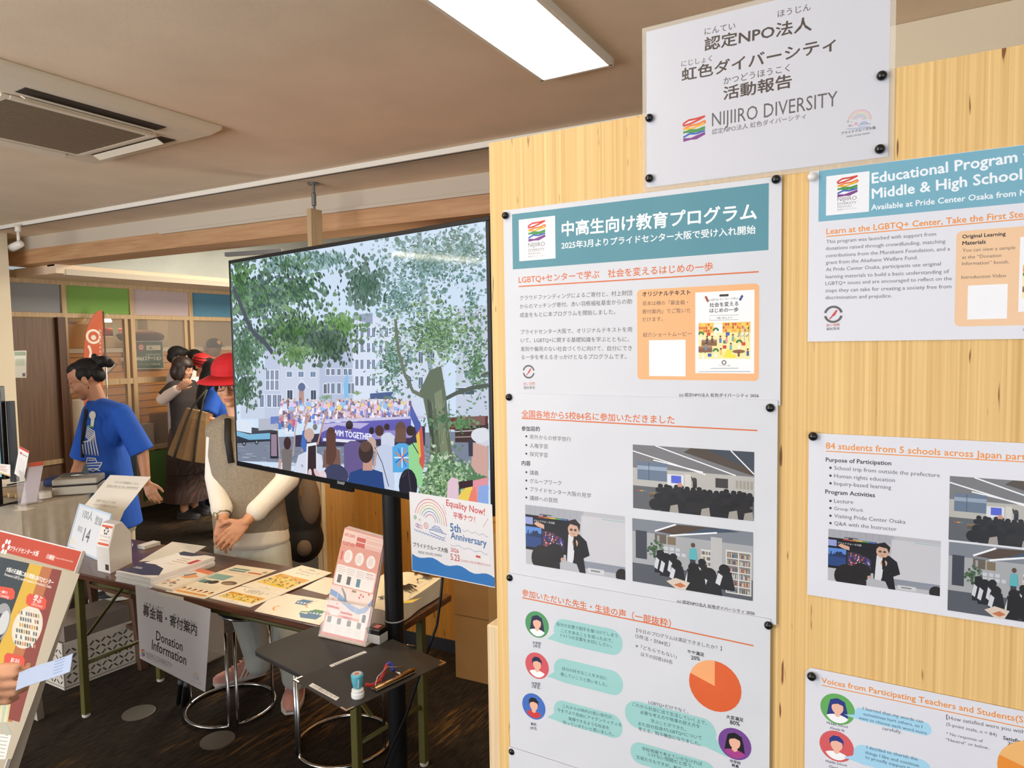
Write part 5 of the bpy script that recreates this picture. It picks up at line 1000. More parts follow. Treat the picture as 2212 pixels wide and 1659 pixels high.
# hanging donation sign
s = Sheet(T0-TY*0.004, TX, (0, 0, 1), -TY); s.base([s.P(*p) for p in ((302, 1422), (443, 1495), (455, 1316), (292, 1262))], (212, 210, 214), .0008); T = s.T
T('募金箱・寄付案内', (309, 1327), (425, 1372), (50, 46, 46), .012, hs=1.25); T('ぼきんばこ', (312, 1309), (352, 1322), (60, 56, 56)); T('きふ', (374, 1333), (388, 1338), (60, 56, 56)); T('あんない', (396, 1343), (425, 1352), (60, 56, 56))
T('Donation', (337, 1382), (394, 1407), (48, 46, 48), .006, hs=1.35); T('Information', (328, 1402), (402, 1437), (48, 46, 48), .006, hs=1.35); T('NIJIIRO DIVERSITY', (315, 1416), (371, 1444), (110, 104, 104), -.004, hs=1.5); T('認定NPO法人 虹色ダイバーシティ', (315, 1420), (358, 1442), (110, 104, 104)); rainbow_mark(s, 305, 1401, 313, 1419); cruise_mark(s, 416, 1451, 431, 1470)
T('プライドクルーズ大阪', (413, 1471), (434, 1480), BLACK); s.prect(343, 1278, 397, 1297, (226, 222, 206))
s.build('donation_sign', GLOSS, label='laminated donation information sign hanging from the front table edge', cat='sign')

# ------------------------------------------------------------------ shelf of the television stand: clipboard, stamp, brochures
CZ = SHZ+0.0175
cb = [at_z(748, 1536, CZ), at_z(963, 1431, CZ), at_z(848, 1380, CZ), at_z(634, 1468, CZ)]
r = thing('clipboard', (cb[0]+cb[2])/2-V((0, 0, .003)), 'black clipboard with metal corners lying on the black stand shelf', 'clipboard')
MB().prism([p-V((0, 0, .003)) for p in cb], (0, 0, .003)).build('board', mat('black_leatherette', (44, 41, 38), .55, bump=.3, bs=500), r, bev=.001)
STEEL = mat('worn_steel', (190, 180, 160), .25, metal=1.0)
for i in (0, 1, 3):
    p = cb[i]; a = (cb[(i+1) % 4]-p).normalized(); b = (cb[(i-1) % 4]-p).normalized()
    MB().prism([p-a*.001-b*.001-V((0, 0, .0034)), p+a*.028-b*.001-V((0, 0, .0034)), p+a*.024+b*.005-V((0, 0, .0034)), p+a*.005+b*.005-V((0, 0, .0034)), p+b*.028+a*.005-V((0, 0, .0034)), p+b*.028-a*.001-V((0, 0, .0034))], (0, 0, .0042)).build('metal_corner', STEEL, r)
c0, c1 = at_z(814, 1494, CZ+.004), at_z(900, 1452, CZ+.004); d = (c1-c0).normalized(); e = V((-d.y, d.x, 0))
if e.dot(CAM-c0) > 0: e = -e
MB().par(c0, c1-c0, e*.028, (0, 0, .003)).build('clip_base', STEEL, r, bev=.001)
MB().tube([c0+e*.008+V((0, 0, .007)), c1+e*.008+V((0, 0, .007))], .004).build('clip_bar', mat('clip_brass', (206, 164, 112), .25, metal=1.0), r, smooth=True)
MB().tube([c0+d*.01+e*.02+V((0, 0, .006)), c0+d*.03+e*.035+V((0, 0, .02)), c0+d*.075+e*.045+V((0, 0, .03)), c1-d*.02+e*.03+V((0, 0, .014))], .0018, 6).build('clip_lever', CHROME, r, smooth=True)
def strip(c4, z, t, label):
    s = Sheet((0, 0, z), TX, TY, (0, 0, 1)); s.base([s.P(*c) for c in c4], (232, 230, 224), .0006); m0 = [(c4[0][i]*.78+c4[3][i]*.22) for i in (0, 1)]; m1 = [(c4[1][i]*.78+c4[2][i]*.22) for i in (0, 1)]
    a = [m0[i]+(m1[i]-m0[i])*.08 for i in (0, 1)]; b = [m0[i]+(m1[i]-m0[i])*.92 for i in (0, 1)]; s.T(t, a, b, (60, 56, 54)) if t else [s.line([tuple(u_+(v_-u_)*((k+.5)/14) for u_, v_ in zip(s.P(*a), s.P(*b))), tuple(u_+(v_-u_)*((k+.95)/14) for u_, v_ in zip(s.P(*a), s.P(*b)))], .006, (120, 116, 112)) for k in range(14)]; s.build('label_strip', PAPER, label=label, cat='label')
strip(((667, 1481), (726, 1513), (733, 1507), (675, 1475)), CZ+.0008, '川の駅はちけんや', 'white label strip on the clipboard edge left of the stamp')
strip(((716, 1441), (793, 1409), (787, 1406), (711, 1437)), CZ+.0008, '', 'white label strip lying behind the stamp')
# stamp
sc0 = at_z(773, 1505, CZ); r = thing('ink_stamp', sc0, 'turquoise and white round ink stamp standing on the clipboard', 'stamp')
MB().lathe(sc0, [(.0175, .0005), (.0182, .004), (.0182, .013), (.0165, .0145), (.0165, .022), (.013, .025), (.0095, .026)], 32).build('base_cap', mat('white_plastic', (232, 232, 230), .35), r, smooth=False)
MB().lathe(sc0, [(.0095, .026), (.012, .0285), (.0155, .045), (.0172, .060), (.0172, .064), (.0155, .0665), (.001, .067)], 32).build('grip', mat('turquoise_plastic', (92, 178, 196), .35), r, smooth=True)
s = Sheet(sc0+V((0, 0, .0672)), TX, TY, (0, 0, 1)); s.circ(0, 0, .0125, (222, 206, 196)); s.circ(0, -.002, .007, (190, 120, 110)); s.build('top_label', PAPER, r)
vd = (CAM-sc0); vd.z = 0; vd.normalize(); ux_ = V((-vd.y, vd.x, 0)); s = Sheet(sc0+vd*.0168+V((0, 0, .03))+ux_*.004, V((0, 0, 1)), -ux_, vd); s.warp = lambda u, v: (u-.02)*.10-.0008; s.text('Xstamper', .002, 0, .026, (226, 240, 244), bold=.02); s.build('logo', PAPER, r)
pts = [at_z(790, 1479, CZ+.012), at_z(805, 1480, CZ+.010), at_z(820, 1470, CZ+.016), at_z(830, 1452, CZ+.022), at_z(836, 1436, CZ+.03), at_z(842, 1432, CZ+.032), at_z(848, 1440, CZ+.02), at_z(850, 1449, CZ+.012)]
def spiral(pts, R, turns, per=9):
    out = []; n = turns*per; pts = [V(p) for p in pts]
    for i in range(n+1):
        t = i/n*(len(pts)-1); k = min(int(t), len(pts)-2); p = pts[k].lerp(pts[k+1], t-k); d = (pts[k+1]-pts[k]).normalized(); e = d.orthogonal().normalized(); g = d.cross(e); a = 2*math.pi*i/per; out.append(p+(e*math.cos(a)+g*math.sin(a))*R)
    return out
cr = thing('coil_cord', pts[0], 'red and blue coiled plastic cord running from stamp to clip', 'cord')
MB().tube(spiral(pts[:5], .0042, 26), .0012, 6).build('red_coil', mat('red_coil', (206, 52, 44), .25), cr, smooth=True, label='red half of the coil'); MB().tube(spiral(pts[4:], .0042, 13), .0012, 6).build('blue_coil', mat('blue_coil', (60, 76, 190), .25), cr, smooth=True, label='blue half of the coil')
MB().tube([pts[-1], at_z(866, 1456, CZ+.012)], .003).build('snap_hook', CHROME, cr, smooth=True)
# binder clip at the shelf's back edge
p = at_z(893, 1398, CZ); r = thing('binder_clip', p, 'small binder clip with silver handles gripping the back of the clipboard', 'clip')
d = (cb[1]-cb[2]).normalized(); e = V((d.y, -d.x, 0)); e = e if e.dot(CAM-p) > 0 else -e
MB().prism([p-d*.012-e*.004, p+d*.012-e*.004, p+d*.012+e*.006, p-d*.012+e*.006], (0, 0, .006)).build('jaw', mat('black_clip', (24, 24, 26), .35), r)
MB().tube([p-d*.010+V((0, 0, .005)), p-d*.004+e*.022+V((0, 0, .016)), p+d*.0+e*.026+V((0, 0, .018)), p+d*.004+e*.022+V((0, 0, .016)), p+d*.010+V((0, 0, .005))], .0011, 6).build('wire_handle', CHROME, r, smooth=True)
# brochure holder
HZ = SHZ+.0165
h0, h1 = at_z(692, 1374, HZ), at_z(788, 1396, HZ); D0 = (h0-CAM).dot(FW)
top_ = at_D(787, 1150, (at_z(739, 1385, HZ)-CAM).dot(FW)*1.045)
hu = (h1-h0).normalized(); hm = (h0+h1)/2; hn = hu.cross(top_-hm).normalized(); hn = hn if hn.dot(CAM-hm) > 0 else -hn; hv = hn.cross(hu); hv = hv if hv.z > 0 else -hv
back = V((hu.y, -hu.x, 0)); back = back if back.dot(CAM-hm) < 0 else -back
lean = (hv-V((0, 0, 1))*hv.z)
s = Sheet(h0+V((0, 0, .006))+back*.012, hu, hv, hn); T = s.T
pc4 = ((692, 1371), (786, 1393), (830, 1163), (745, 1139)); qq = [s.P(*p) for p in pc4]; s.base(qq, (222, 158, 142), .0012, (236, 224, 220))
Fq = lambda x, y: tuple((qq[0][i]*(1-x)+qq[1][i]*x)*(1-y)+(qq[3][i]*(1-x)+qq[2][i]*x)*y for i in (0, 1))
PINK = (222, 158, 142); RED = (206, 92, 84); WP = (240, 232, 228)
UB(s, Fq, 0, .87, 1, .985, (238, 206, 196)); ft(s, Fq, 'AND LEARN', .03, .925, .30, .925, RED, .02, 1.6); ft(s, Fq, 'TOGETHER!', .03, .84, .33, .84, RED, .02, 1.7); UB(s, Fq, .36, .905, .58, .945, RED); UB(s, Fq, .36, .855, .58, .895, RED); UB(s, Fq, .60, .905, .98, .94, (232, 190, 176)); UB(s, Fq, .60, .855, .98, .89, (232, 190, 176)); ft(s, Fq, 'スタンプラリーに参加してプレゼントをもらおう！', .36, .957, .96, .957, RED)
for x in (.24, .52, .80): UE(s, Fq, x, .745, .105, .062, WP); rows(s, Fq, x-.06, x+.06, .715, .775, 5, RED, .0008)
UB(s, Fq, .06, .70, .10, .78, RED)
def rr(x0, y0, x1, y1, c): U(s, Fq, ((x0+.02, y0), (x1-.02, y0), (x1, y0+.012), (x1, y1-.012), (x1-.02, y1), (x0+.02, y1), (x0, y1-.012), (x0, y0+.012)), c)
rr(.03, .47, .97, .655, WP)
for i in range(4):
    rows(s, Fq, .06+i*.23, .26+i*.23, .585, .635, 4, (140, 120, 116), .0008)
    if i < 3: UB(s, Fq, .10+i*.23, .49, .19+i*.23, .565, (96, 92, 96) if i != 2 else (90, 130, 150))
    else: rows(s, Fq, .74, .96, .60, .63, 2, RED)
UB(s, Fq, .0, .21, 1, .46, (238, 214, 206)); U(s, Fq, ((0, .42), (.2, .40), (.38, .36), (.55, .32), (.75, .30), (.9, .34), (1, .42), (1, .36), (.9, .28), (.74, .25), (.55, .27), (.36, .31), (.18, .35), (0, .37)), (130, 160, 204)); U(s, Fq, ((.28, .45), (.38, .40), (.44, .33), (.40, .33), (.32, .40), (.24, .45)), (130, 140, 140))
for a, b in (((.42, .46), (.44, .21)), ((.2, .46), (.18, .21)), ((.66, .30), (.68, .21)), ((0, .27), (.5, .26)), ((.62, .46), (.66, .32)), ((.8, .46), (.84, .30))): s.line([Fq(*a), Fq(*b)], .0016, WP)
for x, y in ((.10, .33), (.14, .27), (.22, .30), (.52, .24), (.60, .23), (.70, .40), (.72, .43), (.78, .42), (.9, .45)): UE(s, Fq, x, y, .018, .011, RED, 8)
for x0, y0, x1 in ((.0, .255, .30), (.34, .225, .62), (.40, .19, .62)): UB(s, Fq, x0, y0, x1, y0+.018, RED)
rr(.10, .195, .30, .245, WP); UB(s, Fq, .50, .435, .60, .455, (150, 130, 90)); rr(.80, .14, .98, .27, WP); UB(s, Fq, .85, .19, .93, .26, (70, 76, 84))
rr(.04, .035, .97, .185, WP)
for i in range(4): UB(s, Fq, .08+i*.23, .125, .17+i*.23, .18, (110, 106, 106)); rows(s, Fq, .06+i*.23, .25+i*.23, .05, .11, 5, (150, 130, 126), .0008)
UB(s, Fq, 0, 0, 1, .03, RED)
br = s.build('pink_brochure', LEAF, label='front pink map brochure standing in the clear holder', cat='brochure', group='pink brochures in the clear holder')
for i in range(1, 7):
    m = Sheet(s.O+back*(.0032*i)-hn*.0004, hu, hv, hn); m.base([(a+(.0012*(i % 3)), b-(.001*(i % 2))) for a, b in qq], (226, 170, 156) if i % 2 else (240, 226, 224), .0011, (236, 224, 220))
    m.build('pink_brochure', LEAF, label='pink map brochure behind the front one in the clear holder', cat='brochure', group='brochures stacked behind the front one')
ACR = mat('clear_acrylic', (250, 250, 250), .04, alpha=.10, spec=.7); ACE = mat('acrylic_edge', (226, 214, 196), .08, alpha=.55, spec=.7)
r = thing('brochure_holder', hm+back*.04, 'clear acrylic brochure holder holding pink brochures on the stand shelf', 'brochure holder')
wv2 = hu*((h1-h0).length+.012); b0 = h0-hu*.006-back*.004
MB().par(b0, wv2, V((0, 0, .115))+lean*.115, back*.003).build('front_wall', ACR, r)
MB().par(b0, wv2, back*.098, (0, 0, .004)).build('base', ACE, r)
for k in (0, 1):
    o_ = b0+wv2*k-hu*(.003*k); MB().prism([o_, o_+back*.098, o_+back*.098+V((0, 0, .03)), o_+back*.05+V((0, 0, .20))+lean*.2, o_+back*.03+V((0, 0, .135))+lean*.13, o_+V((0, 0, .115))+lean*.115], hu*.003).build('side_wall', ACR, r)
for pts in ([b0+V((0, 0, .115))+lean*.115, b0+wv2+V((0, 0, .115))+lean*.115],): MB().tube(pts, .0018, 6).build('rim', ACE, r)
p = at_z(815, 1386, HZ)
r = thing('black_dispenser', p, 'small black and white box behind the brochure holder by the pole', 'box')
MB().par(p+V((-.035, -.02, 0)), hu*.06, back*.045, (0, 0, .03)).build('lower_case', mat('grey_case', (176, 174, 172), .4), r, bev=.002); MB().par(p+V((-.035, -.02, .0302)), hu*.06, back*.048, (0, 0, .018)).build('upper_case', BZ, r, bev=.003); MB().par(p+V((-.01, -.005, .0483)), hu*.02, back*.02, (0, 0, .002)).build('button', mat('pink_button', (206, 110, 120), .4), r)

# ------------------------------------------------------------------ under and around the table
def stool(c, label, a0, ks):
    r = thing('ring_base_stool', c, label, 'stool', 'chrome ring base stools'); R = 0.20
    pts = [c+V((R*math.cos(a0+.09+i*(6.283-.18)/40), R*math.sin(a0+.09+i*(6.283-.18)/40), .010)) for i in range(41)]
    u = [pts[0]+V((0, 0, .43)), pts[0]+V((0, 0, .03))]; w_ = [pts[-1]+V((0, 0, .03)), pts[-1]+V((0, 0, .43))]
    MB().tube(u+pts+w_, .0075, 10).build('ring_frame', CHROME, r, smooth=True)
    for k in ks:
        q = c+V((R*math.cos(a0+k), R*math.sin(a0+k), .01)); MB().tube([q, q+V((0, 0, .43))], .0065, 10).build('post', CHROME, r, smooth=True)
    c = c+V((0.02, .13, 0)); MB().tube([c+V((.15*math.cos(i*.2618), .15*math.sin(i*.2618), .44)) for i in range(24)], .007, 8, True).build('seat_ring', CHROME, r, smooth=True)
    MB().lathe(c, [(.155, .448), (.165, .455), (.165, .472), (.15, .482), (.001, .484)], 32).build('seat', mat('black_vinyl', (26, 25, 25), .45), r, smooth=True)
stool(V((-2.79, 2.10, 0)), 'chrome ring base stool under the table beside the donation sign', -.61, (4.22, 1.14)); stool(V((-2.10, 2.14, 0)), 'chrome ring base stool under the black shelf', -2.04, (4.0, 2.2))
for (x, y, lb) in ((300, 1540, 'round grey floor outlet cover left of the stool ring'), (470, 1599, 'round grey floor outlet cover in front of the stool ring')):
    c = at_z(x, y, 0); o = MB().lathe(c, [(.072, 0), (.072, .003), (.066, .0045), (.001, .0048)], 36).build('floor_outlet', mat('outlet_grey', (92, 86, 78), .5, bump=.2, bs=200), label=lb, cat='floor outlet', group='floor outlets')
# folded black stand on the floor
c = at_z(388, 1524, 0); r = thing('folded_stand', c, 'bundle of folded black tripod legs leaning under the table', 'stand')
for i in range(3):
    a = c+V((.02*i-.01, .03*(i % 2), .004)); b = a+V((-.06+.01*i, .12, .42)); MB().tube([a, a.lerp(b, .5), b], [.010, .012, .015]).build('leg', PB, r, smooth=True)
    for k in (.2, .4, .6): q = a.lerp(b, k); MB().tube([q, q+(b-a)*.05], .0145).build('collar', mat('grey_collar', (80, 80, 84), .4), r, smooth=True)
# white perforated crate
cz = [at_z(88, 1470, 0), at_z(140, 1492, 0), at_z(258, 1446, 0)]
r = thing('plastic_crate', cz[1].lerp(cz[0], .5), 'white perforated plastic crate on the floor beneath the table', 'crate'); CW = mat('crate_white', (206, 198, 186), .5); CH = mat('crate_hole', (52, 42, 36), .8)
a, b = cz[0]-cz[1], cz[2]-cz[1]; b = b.normalized()*.36; a = a.normalized()*.26
for o_, d1, nrm in ((cz[1], a, b), (cz[1], b, a), (cz[1]+b, a, -b), (cz[1]+a, b, -a)):
    w = MB().par(o_, d1, (0, 0, .24), nrm.normalized()*.006).build('side', CW, r)
    if o_ == cz[1]:
        hh = MB(); n_ = int(d1.length/.03)
        for i in range(n_):
            for j in range(6):
                q = o_+d1*((i+.8)/(n_+.6))+V((0, 0, .035+j*.032))-nrm.normalized()*.0012; t_ = (d1.normalized()+V((0, 0, 1 if (i+j) % 2 else -1)))*.5; t_.normalize(); hh.par(q-t_*.012-t_.cross(nrm).normalized()*.003, t_*.024, t_.cross(nrm).normalized()*.006, nrm.normalized()*.001)
        hh.build('perforation', CH, r)
MB().par(cz[1]+V((0, 0, .01)), a, b, (0, 0, .006)).build('bottom', CW, r)
MB().par(cz[1]+V((0, 0, .23))+a*.05+b*.05, a*.9, b*.9, (0, 0, .09)).build('grey_box_in_crate', mat('grey_carton', (120, 108, 98), .7), label='grey carton lying inside the white crate', cat='box')
# clear storage box with shoes behind the crate
c = at_z(262, 1440, 0)+V((.02, .1, 0)); r = thing('clear_storage_box', c+V((.18, .12, 0)), 'clear plastic storage box behind the white crate', 'storage box')
for o_, d1, d2 in ((c, V((.36, 0, 0)), V((0, .004, 0))), (c, V((0, .26, 0)), V((.004, 0, 0))), (c+V((0, .26, 0)), V((.36, 0, 0)), V((0, .004, 0))), (c+V((.36, 0, 0)), V((0, .26, 0)), V((.004, 0, 0)))): MB().par(o_, d1, (0, 0, .34), d2).build('side', mat('cloudy_plastic', (214, 206, 196), .3, alpha=.35), r)
MB().par(c, (.364, 0, 0), (0, .264, 0), (0, 0, .005)).build('bottom', mat('cloudy_plastic', (214, 206, 196), .3), r)
# wooden chair legs behind the crate
c = at_z(245, 1474, 0); WD = wood('dark_chair_wood', (62, 40, 28), (92, 62, 42), (80, 80, 2), .45)
r = thing('wooden_chair', c+V((-.2, .1, 0)), 'dark brown wooden chair pushed under the left end of the table', 'chair')
for dx, dy in ((0, 0), (-.40, 0), (0, .36), (-.40, .36)): MB().bar(c+V((dx, dy+.16, 0)), c+V((dx-.06, dy+.16, .44)), .04, .032, up=(1, 0, 0)).build('leg', WD, r, bev=.004)
MB().par(c+V((-.50, .10, .44)), (.46, 0, 0), (0, .44, 0), (0, 0, .04)).build('seat', WD, r, bev=.008)
MB().bar(c+V((-.44, .16, .22)), c+V((-.03, .16, .22)), .03, .02).build('stretcher', WD, r); MB().bar(c+V((-.44, .16, .40)), c+V((-.03, .16, .40)), .06, .02).build('apron', WD, r)
# cardboard box by the panel
c0, c1 = at_z(985, 1462, 0), at_z(1046, 1471, 0); d = V((.9985, .055, 0)); e = V((-d.y, d.x, 0))
r = thing('cardboard_box', c0+d*.22+e*.15, 'tall brown cardboard box on the floor behind the panel post', 'box'); CB = mat('cardboard', (168, 124, 72), .85, bump=.1, bs=80, var=.06)
MB().par(c0, d*.45, e*.17, (0, 0, .78)).build('body', CB, r); MB().par(c0+d*.20-e*.001, d*.06, e*.001, (0, 0, .78)).build('packing_tape', mat('brown_tape', (186, 146, 92), .3), r); MB().par(c0-e*.0008+V((0, 0, .33)), d*.45, e*.0008, (0, 0, .004)).build('flap_seam', mat('seam', (120, 84, 46), .9), r)
# plywood partition behind the television with its floor-to-ceiling post
p0, p1 = at_z(697, 1372, 0), None; q0 = V((-3.07, 3.03, 0)); px_ = V((.9985, .055, 0)); py_ = V((-.055, .9985, 0))
HON = wood('honey_plywood', (190, 126, 48), (214, 152, 66), (70, 70, 1.2), .45, marks=((110, 64, 22), (.6, .6, 5), (.71, .74)))
r = thing('plywood_partition', q0+px_*.9, 'honey coloured plywood partition standing behind the television', 'partition')
MB().par(q0+V((0, 0, .0)), px_*2.2, py_*.024, (0, 0, 2.25)).build('board', HON, r); MB().par(q0-px_*.03+V((0, 0, 0)), px_*.03, py_*.05, (0, 0, 2.25)).build('edge_batten', PLYE, r)
MB().par(q0+px_*.0-py_*.006, px_*2.2, py_*.006, (0, 0, .07)).build('base_strip', mat('dark_base', (44, 46, 54), .6), r)
pb = at_z(677, 395, CEIL); r = thing('tension_post', V((pb.x, pb.y, 0)), 'wooden tension post with a steel jack reaching the ceiling above the television', 'post')
MB().box((pb.x, pb.y, 1.27), (.038, .089, 2.54)).build('timber', STILE, r, bev=.002); MB().lathe((pb.x, pb.y, CEIL), [(.034, -.012), (.034, -.001)], 24).build('ceiling_pad', mat('galvanised', (140, 140, 138), .4, metal=.8), r); MB().lathe((pb.x, pb.y, CEIL-.16), [(.008, 0), (.008, .02), (.014, .025), (.014, .095), (.009, .10), (.009, .15)], 16).build('jack', mat('galvanised', (140, 140, 138), .4, metal=.8), r)
# ------------------------------------------------------------------ cloth-covered table at the left
LZ = 0.78
lc = at_z(47, 1096, LZ); lf = at_z(190, 1071, LZ); d1 = (lf-lc); d1.z = 0; d1 = d1.normalized(); d0 = V((-d1.y, d1.x, 0))
LW, LD = 1.5, 0.36
LINEN = mat('linen_cloth', (176, 158, 128), .85, bump=.35, bs=260, var=.08, vs=30)
r = thing('covered_table', lc+d0*(LW/2)+d1*(LD/2)-V((0, 0, LZ)), 'table draped with beige linen under clear plastic at left', 'table')
MB().par(lc+d0*.02+d1*.02-V((0, 0, .035)), d0*(LW-.04), d1*(LD-.04), (0, 0, .03)).build('tabletop', ROSE, r)
for a in (.06, LW-.06):
    for b in (.06, LD-.06): MB().bar(lc+d0*a+d1*b-V((0, 0, LZ)), lc+d0*a+d1*b-V((0, 0, .035)), .03, .03).build('leg', OLIVE, r)
def drape(name, off, drop, m, amp, parent):
    mb = MB(); C = [lc-d0*off-d1*off, lc+d0*LW-d1*off, lc+d0*LW+d1*(LD+off), lc-d0*off+d1*(LD+off)]; per = []
    for i in range(4):
        a, b = C[i], C[(i+1) % 4]; n = 30
        for k in range(n): per.append((a.lerp(b, k/n), i))
    ctr = sum(C, V())/4; N = len(per); R = []
    for lev in range(9):
        t = lev/8; ring = []
        for k, (p, i) in enumerate(per):
            o_ = (p-ctr); o_.z = 0; o_.normalize(); w_ = amp*t*(math.sin(k*.55)+.6*math.sin(k*1.3+1)); ring.append(p+o_*(.004+w_+amp*t)+V((0, 0, off+.001-drop*t)))
        R.append(ring)
    mb.add([p for q in R for p in q], [(l*N+k, l*N+(k+1) % N, (l+1)*N+(k+1) % N, (l+1)*N+k) for l in range(8) for k in range(N)]+[tuple(range(N))])
    return mb.build(name, m, parent, smooth=False)
drape('linen_cover', .006, .52, LINEN, .010, r)
drape('plastic_cover', .012, .40, mat('clear_plastic_sheet', (255, 255, 255), .08, alpha=.13, spec=.8), .022, r)
LT = LZ+.0145
# cash box
c0, c1, c2 = at_z(113, 1072, LT), at_z(199, 1066, LT), at_z(227, 1048, LT)
a = (c1-c0).normalized()*.255; b = V((-a.y, a.x, 0)).normalized()*.19
ALU = mat('aluminium_case', (178, 170, 152), .4, metal=.3); r = thing('cash_box', c0+(a+b)/2, 'grey metal cash box with handle on the linen covered table', 'cash box')
MB().par(c0, a, b, (0, 0, .055)).build('body', ALU, r, bev=.006); MB().par(c0+V((0, 0, .062)), a, b, (0, 0, .040)).build('lid', ALU, r, bev=.008); MB().par(c0+a*.01+b*.01+V((0, 0, .053)), a*.98, b*.98, (0, 0, .011)).build('seam', BZ, r)
MB().tube([c0+a*.36+b*.3+V((0, 0, .103)), c0+a*.38+b*.3+V((0, 0, .116)), c0+a*.62+b*.3+V((0, 0, .116)), c0+a*.64+b*.3+V((0, 0, .103))], .004).build('handle', CHROME, r, smooth=True)
MB().par(c0+a*.06+b*.55+V((0, 0, .1025)), a*.45, b*.40, (0, 0, .012)).build('calculator', mat('calculator_grey', (96, 92, 80), .5), label='grey calculator lying on top of the cash box', cat='calculator', bev=.002)
# pouch and paper tape roll
p = at_z(92, 1052, LT); MB().par(p, a*.42, b*.8, (0, 0, .05)).build('blue_pouch', mat('navy_pouch', (34, 48, 92), .7), label='navy blue pouch left of the cash box', cat='pouch', bev=.012)
p = at_z(98, 1075, LT); MB().lathe(p, [(.014, .0), (.034, .0), (.034, .038), (.014, .038)], 28).build('paper_roll', mat('paper_white', (226, 220, 206), .7), label='white paper roll lying in front of the cash box', cat='paper roll')
# payment sign in acrylic stand
def stand_sign(px4, D, name, lab, cat, paint, base=None):
    q = at_D(*px4[0], D); u = at_D(*px4[1], D)-q; u.z = 0; u.normalize(); n = V((u.y, -u.x, 0)); n = n if n.dot(CAM-q) > 0 else -n
    s = Sheet(q, u, (0, 0, 1), n); pts = [s.P(*p) for p in px4]; s.base(pts, (236, 232, 226), .002)
    f = lambda x, y: tuple((pts[0][i]*(1-x)+pts[1][i]*x)*(1-y)+(pts[3][i]*(1-x)+pts[2][i]*x)*y for i in (0, 1))
    paint(s, f); return s, q, u, n, pts
def pay(s, f):
    UB(s, f, 0, .93, 1, 1, (206, 56, 44)); UE(s, f, .26, .80, .09, .045, (206, 56, 44)); ft(s, f, 'PayPay', .38, .77, .90, .77, (60, 56, 56), .02)
    UB(s, f, .18, .22, .82, .62, (228, 224, 220))
s, q, u, n, pts = stand_sign(((31, 1023), (51, 1037), (63, 975), (42, 964)), 4.0, '', '', '', pay)
r = thing('payment_sign', V((q.x, q.y, LT)), 'white payment sign with red top edge in an acrylic stand', 'sign'); s.build('card', PAPER, r); MB().par(V((q.x, q.y, LT))+n*.02, u*.08, -n*.06, (0, 0, .004)).build('foot', ACE, r); MB().par(V((q.x, q.y, LT))+u*.01, u*.05, -n*.003, (0, 0, q.z-LT+.03)).build('stem', ACR, r)
# leaflets in a slim acrylic holder
hb = at_z(47, 1090, LT); u = V((d1.x, d1.y, 0)); k = 0; r = thing('leaflet_holder', hb+u*.04, 'slim clear leaflet holder at the corner of the linen covered table', 'leaflet holder')
for i in range(5):
    o = hb+d0*(.012-.006*i)+V((0, 0, .006)); top = o+V((0, 0, .235))+u*.055; m = MB(); m.par(o, u*.075, V((0, 0, .235))+u*.05, d0*.003)
    m.build('leaflet', mat('leaflet_pale', (216, 206, 214), .5) if i else mat('leaflet_red', (224, 150, 130), .5), label='front leaflet in the slim clear holder' if i == 4 else 'pale leaflet standing inside the slim clear holder', cat='leaflet', group=None if i == 4 else 'leaflets in the slim holder')
    MB().par(o+V((0, 0, .215))+u*.046-d0*.0004, u*.075, V((0, 0, .021))+u*.0045, d0*.0038).build('red_edge', mat('leaflet_edge_red', (222, 96, 70), .5), bpy.data.objects[[x.name for x in COL.objects if x.name.startswith('leaflet') and not x.name.startswith('leaflet_')][-1]])
MB().par(hb+d0*.022, u*.10, V((0, 0, .12))+u*.03, d0*.002).build('back_wall', ACR, r); MB().par(hb-d0*.022, u*.10, V((0, 0, .07))+u*.015, d0*.002).build('front_wall', ACR, r); MB().par(hb-d0*.022, u*.10, d0*.046, (0, 0, .003)).build('base', ACE, r)
# small price card, paper and pen, wooden card blocks
def price(s, f): rows(s, f, .1, .85, .35, .8, 4, (206, 120, 100), .003); UB(s, f, 0, .0, 1, .12, (226, 190, 120))
s, q, u2, n, pts = stand_sign(((-12, 1018), (22, 1030), (22, 1004), (-12, 1001)), 4.0, '', '', '', price); s.build('price_card', PAPER, label='small white price card at the far left of the linen covered table', cat='card')
for i, (x, y) in enumerate(((4, 1072), (20, 1076), (36, 1078))): p = at_z(x, y, LT); MB().par(p, d1*.05, d0*.03, (0, 0, .028)).build('wooden_block', mat('pale_block', (206, 176, 132), .6), label=('leftmost', 'middle', 'rightmost')[i]+' of three small wooden card blocks on the linen table', cat='block', group='wooden card blocks', bev=.002)
p = at_z(8, 1052, LT); MB().par(p, d1*.2, d0*.3, (0, 0, .004)).build('paper_pad', mat('paper_white', (226, 220, 206), .7), label='white paper pad under a pen on the linen covered table', cat='paper'); MB().tube([p+d1*.02+V((0, 0, .009)), p+d1*.13+d0*.03+V((0, 0, .009))], .005).build('pen', BZ, label='black pen lying on the white paper pad', cat='pen', smooth=True)
